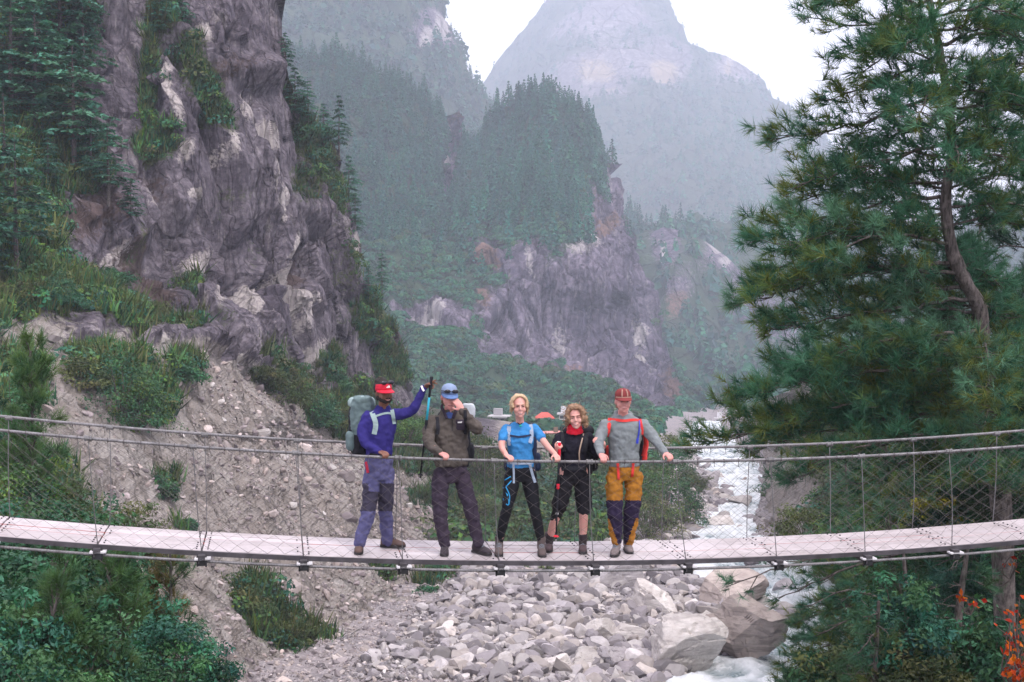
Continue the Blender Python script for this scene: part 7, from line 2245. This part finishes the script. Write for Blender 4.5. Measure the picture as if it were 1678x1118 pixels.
# medium stones: one by one, from ten shared shapes
SHP = []
for i in range(10):
    V, F = rock_verts(rg, 2, 8, rough=0.02)
    SHP.append([mesh_np('stone', V, F, [m], False) for m in (M_ST_GREY, M_ST_PALE, M_ST_GREY, M_ST_DARK, M_ST_TAN)])
def bed_spot(rng, px0, px1, py0, py1):
    px, py = rng.uniform(px0, px1), rng.uniform(py0, py1)
    return px, py
n_ok = 0
for i in range(420):
    py = rg.uniform(925, 1135) if i % 4 else rg.uniform(735, 900)
    lft = np.interp(py, [745, 900, 940, 1000, 1060, 1135], [1120, 1130, 820, 740, 690, 640])
    Y = float(Y_of_py(py)); l, r = water_x(Y)
    rgt = CX + l / Y * F_PX + 14
    if i % 9 == 4 or (py < 900 and i % 2): rgt = CX + r / Y * F_PX
    if rgt < lft + 20: continue
    px = lft + (rgt - lft) * rg.random() ** (0.75 if py > 925 else 1)
    big = np.interp(px, [600, 800, 950, 1200], [0.5, 0.8, 1.5, 1.5])
    w = rg.lognormal(0, 0.52) * 19 * big * (Y / 80) ** -0.45
    w = min(w, 26 if py < 905 else 46)
    k = Y / F_PX
    o = mobj('stone', SHP[rg.integers(10)][rg.integers(5)])
    a = w * k / 2
    o.scale = (a * rg.uniform(0.8, 1.4), a * rg.uniform(0.8, 1.2), a * rg.uniform(0.5, 0.95))
    p0 = P(px, py, Y)
    o.location = p0 + np.array([0, a * 0.5, a * 0.25]); o.rotation_euler = (rg.normal(0, 0.3), rg.normal(0, 0.3), rg.uniform(0, 6.28))
    tag(o, 'one of the many grey and pale stones heaped along the river', 'stone', 'stones along the river')
    n_ok += 1
    if n_ok >= 290: break
# rubble too small to count
t = NT('rubble_stone')
_a = t.new('ShaderNodeAttribute'); _a.attribute_type = 'INSTANCER'; _a.attribute_name = 'shade'
M_RUB = t.done(t.mix(t.range(t.noise(t.coord(kind='Position'), 4, 5), 0.3, 0.7, 0, 0.5), _a.outputs['Color'], (0.22, 0.2, 0.21)), 0.9, spec=0.12)
RUB_ME = []
for _ in range(8):
    V, F = rock_verts(rg, 2, 7, rough=0.0)
    RUB_ME.append(mesh_np('pebble', V, F, [M_RUB], False))
def rubble(name, pos, size, cols, rng):
    n = len(pos)
    return scatter_object(name, RUB_ME, pos, np.stack([rng.normal(0, 0.5, n), rng.normal(0, 0.5, n), rng.uniform(0, 6.28, n)], -1),
                          size[:, None] * rng.uniform([0.7, 0.7, 0.45], [1.4, 1.2, 0.9], (n, 3)), cols, rng.integers(0, 8, n))
STC = [(0.42, 0.39, 0.395), (0.34, 0.31, 0.325), (0.55, 0.51, 0.50), (0.26, 0.235, 0.25), (0.45, 0.40, 0.375)]
def stone_cols(n, k=(1, 1, 1)):
    c = np.array(STC)[rg.integers(0, len(STC), n)]
    return c * np.clip(rg.normal(0.86, 0.28, (n, 1)), 0.3, 1.5) * np.array(k)
N = 17000
py = rg.uniform(900, 1150, N); py[: N // 6] = rg.uniform(735, 900, N // 6)
Y = Y_of_py(py)
l, r = water_x(Y)
x0 = (np.interp(py, [735, 900, 940, 1000, 1060, 1150], [1090, 1100, 800, 710, 640, 560]) - CX) / F_PX * Y
x = x0 + (l + 0.6 - x0) * rg.random(N)
m_ = rg.random(N) < 0.10
x = np.where(m_, r - 0.5 + rg.exponential(1.5, N), x)
z = bed_height(x, Y)
p3 = np.stack([x, Y, z], -1)
z = z + fbm(p3 * 0.35, 4, 3) * 0.45 + fbm(p3 * 1.4, 3, 5) * 0.18
sz = np.clip(rg.lognormal(-2.1, 0.75, N), 0.045, 0.6) * np.interp(CX + x / Y * F_PX, [420, 620, 800], [0.5, 0.6, 1.0])
rubble('riverside_rubble', np.stack([x, Y, z + sz * 0.3], -1), sz, stone_cols(N), rg)
gw = ((BED.px > 380) & (BED.px < 820) & (BED.py > 925) & (BED.py < 1160)) * 1.0
pos, nr, idx = scatter(BED, 9000, gw, rg)
rubble('bank_gravel', pos, np.clip(rg.lognormal(-2.75, 0.55, 9000), 0.03, 0.35), stone_cols(9000, (0.95, 0.9, 0.87)), rg)
# stones caught in the landslide
sw = smooth01((LEFT.B - 0.6) / 0.2) * (1 - smooth01((LEFT.R - 0.35) / 0.2)) * (LEFT.px > -20) * (LEFT.py < 1160) * (0.35 + smooth01((LEFT.px - 250) / 250))
pos, nr, idx = scatter(LEFT, 8000, sw, rg)
sz = np.clip(rg.lognormal(-2.6, 0.62, 8000), 0.03, 0.6)
rubble('landslide_stones', pos + nr * sz[:, None] * 0.2, sz, stone_cols(8000, (0.92, 0.84, 0.81)), rg)
for px, py, w, txt in [(362, 660, 15, 'white stone high on the scree below the cliff'), (345, 632, 12, 'grey stone at the top of the scree'), (300, 713, 9, 'pale stone at the upper hand cable'), (430, 715, 30, 'flat grey rock at the upper hand cable'),
                       (462, 748, 26, 'grey rock in the scree behind the lower hand cable'), (545, 765, 16, 'pale rock left of the indigo hiker'), (480, 828, 18, 'pale stone just above the deck on the scree'), (525, 845, 22, 'pale rock above the deck left of the brown boots'),
                       (342, 1072, 22, 'pale rock beside the teal bush at the bottom'), (365, 690, 13, 'white stone in the middle of the scree'), (690, 800, 14, 'white stone left of the plum trousers'), (668, 830, 14, 'stone behind the slate trousers')]:
    q = hit(LEFT, px, py); a = w * q[1] / F_PX / 2
    V, F = rock_verts(rg, 3, 8, rough=0.02)
    o = mobj('boulder', mesh_np('boulder', V * a * np.array([1, 1, 0.75]), F, [M_ST_PALE], False)); o.location = q + np.array([0, -a * 0.2, a * 0.2])
    tag(o, txt, 'boulder', 'rocks in the landslide')

# ------------------------------------------------------------------ hamlet by the river
M_WALLS = [simple_mat('whitewash', (0.66, 0.64, 0.66), 0.9, 0.1, 0.6), simple_mat('yellow_wash', (0.68, 0.52, 0.18), 0.9, 0.1, 0.6), simple_mat('grey_render', (0.38, 0.36, 0.38), 0.9, 0.1, 0.6), simple_mat('pink_wash', (0.60, 0.34, 0.34), 0.9, 0.1, 0.6)]
M_ROOFS = [simple_mat('red_roof', (0.55, 0.10, 0.075), 0.7, 0.2, 0.5), simple_mat('blue_tin', (0.42, 0.48, 0.58), 0.5, 0.15, 0.5), simple_mat('grey_slab', (0.45, 0.43, 0.44), 0.85, 0.15, 0.5), simple_mat('pink_roof', (0.62, 0.27, 0.25), 0.8, 0.2, 0.5)]
M_PANE = simple_mat('dark_pane', (0.05, 0.06, 0.075), 0.25, 0.1); M_WOODF = simple_mat('window_wood', (0.22, 0.15, 0.11), 0.8)
def house(px, py, wpx, hpx, Z, wall, roof, style, label, floors=1):
    q = hit(BED, px, py); Z = float(q[1]); k = Z / F_PX; q = q - np.array([0, 0, 0.3])
    w, h, d = wpx * k, hpx * k, wpx * k * 0.7
    r = empty('house', tuple(q), rg.uniform(-0.25, 0.25)); tag(r, label, 'house', 'houses of the hamlet')
    MB().box((0, 0, h / 2 - 1), (w, d, h + 2)).build('wall', wall, r)
    if style == 'hip':
        e = 0.6; a = w / 2 + e; b = d / 2 + e; rh = h * 0.5
        V = [(-a, -b, h), (a, -b, h), (a, b, h), (-a, b, h), (-a * 0.35, 0, h + rh), (a * 0.35, 0, h + rh), (-a, -b, h - .2), (a, -b, h - .2), (a, b, h - .2), (-a, b, h - .2)]
        MB().add(V, [(0, 1, 5, 4), (1, 2, 5), (2, 3, 4, 5), (3, 0, 4), (9, 8, 7, 6), (0, 6, 7, 1), (1, 7, 8, 2), (2, 8, 9, 3), (3, 9, 6, 0)]).build('roof', roof, r)
    elif style == 'flat':
        mb = MB().box((0, 0, h + 0.15), (w + 1.0, d + 1.0, 0.35)); rf = mb.build('roof', roof, r)
        MB().box((-w * 0.1, d * 0.1, h + 1.1), (w * 0.5, d * 0.4, 1.7)).build('stair_hut', wall, rf)
    else:
        e = 0.5; a = w / 2 + e; b = d / 2 + e; rh = h * 0.35
        V = [(-a, -b, h), (a, -b, h), (a, b, h), (-a, b, h), (-a, 0, h + rh), (a, 0, h + rh)]
        MB().add(V, [(0, 1, 5, 4), (2, 3, 4, 5), (1, 2, 5), (3, 0, 4), (0, 3, 2, 1)]).build('roof', roof, r)
    nwin = max(2, int(w / 2.6))
    for f in range(floors):
        for i in range(nwin):
            x = -w / 2 + w * (i + 0.5) / nwin; zz = h * (f + 0.55) / floors
            wn_ = MB().box((x, -d / 2 - 0.03, zz), (0.95, 0.1, min(1.25, h / floors * 0.5))).build('window', M_WOODF, r)
            MB().box((x, -d / 2 - 0.085, zz), (0.75, 0.02, min(1.05, h / floors * 0.4))).build('pane', M_PANE, wn_)
    MB().box((w * 0.3 if nwin % 2 == 0 else w * 0.02 + w / nwin / 2, -d / 2 - 0.035, 0.95), (0.9, 0.09, 1.9)).build('door', M_WOODF, r)
house(893, 699, 22, 17, 430, M_WALLS[1], M_ROOFS[0], 'hip', 'yellow house with a red hipped roof right of the blond hiker', 1)
house(817, 699, 28, 18, 436, M_WALLS[2], M_ROOFS[2], 'flat', 'grey flat-roofed house between the olive and blue hikers', 2)
house(797, 702, 16, 8, 425, M_WALLS[0], M_ROOFS[1], 'gable', 'low white house with a tin roof next to the olive elbow', 1)
house(800, 711, 34, 7, 400, M_WALLS[0], M_ROOFS[3], 'gable', 'long low pink-roofed shed below the grey flat-roofed house', 1)
house(924, 696, 18, 19, 440, M_WALLS[0], M_ROOFS[2], 'flat', 'white two-storey house left of the curly hair', 2)
house(915, 704, 20, 7, 420, M_WALLS[0], M_ROOFS[1], 'gable', 'low blue tin roof in front of the white two-storey house', 1)
house(898, 711, 26, 6, 400, M_WALLS[3], M_ROOFS[3], 'gable', 'long pink-roofed shed below the yellow house', 1)
house(1183, 690, 16, 5, 410, M_WALLS[0], M_ROOFS[2], 'flat', 'small pale hut on the terrace at the river bend', 1)
# ------------------------------------------------------------------ haze: even, pale mountain air round the whole place
hz = MB().box((0, 1000, 308), (9000, 9000, 1046)).build('haze', None)
hm = bpy.data.materials.new('haze_air'); hm.use_nodes = True
hn = hm.node_tree.nodes; hn.clear()
ho = hn.new('ShaderNodeOutputMaterial'); hv = hn.new('ShaderNodeVolumePrincipled')
hv.inputs['Color'].default_value = (0.78, 0.84, 1.0, 1)
hv.inputs['Density'].default_value = 0.00034
hv.inputs['Anisotropy'].default_value = 0.0
hm.node_tree.links.new(hv.outputs[0], ho.inputs['Volume'])
hz.data.materials.append(hm)
tag(hz, kind='stuff')
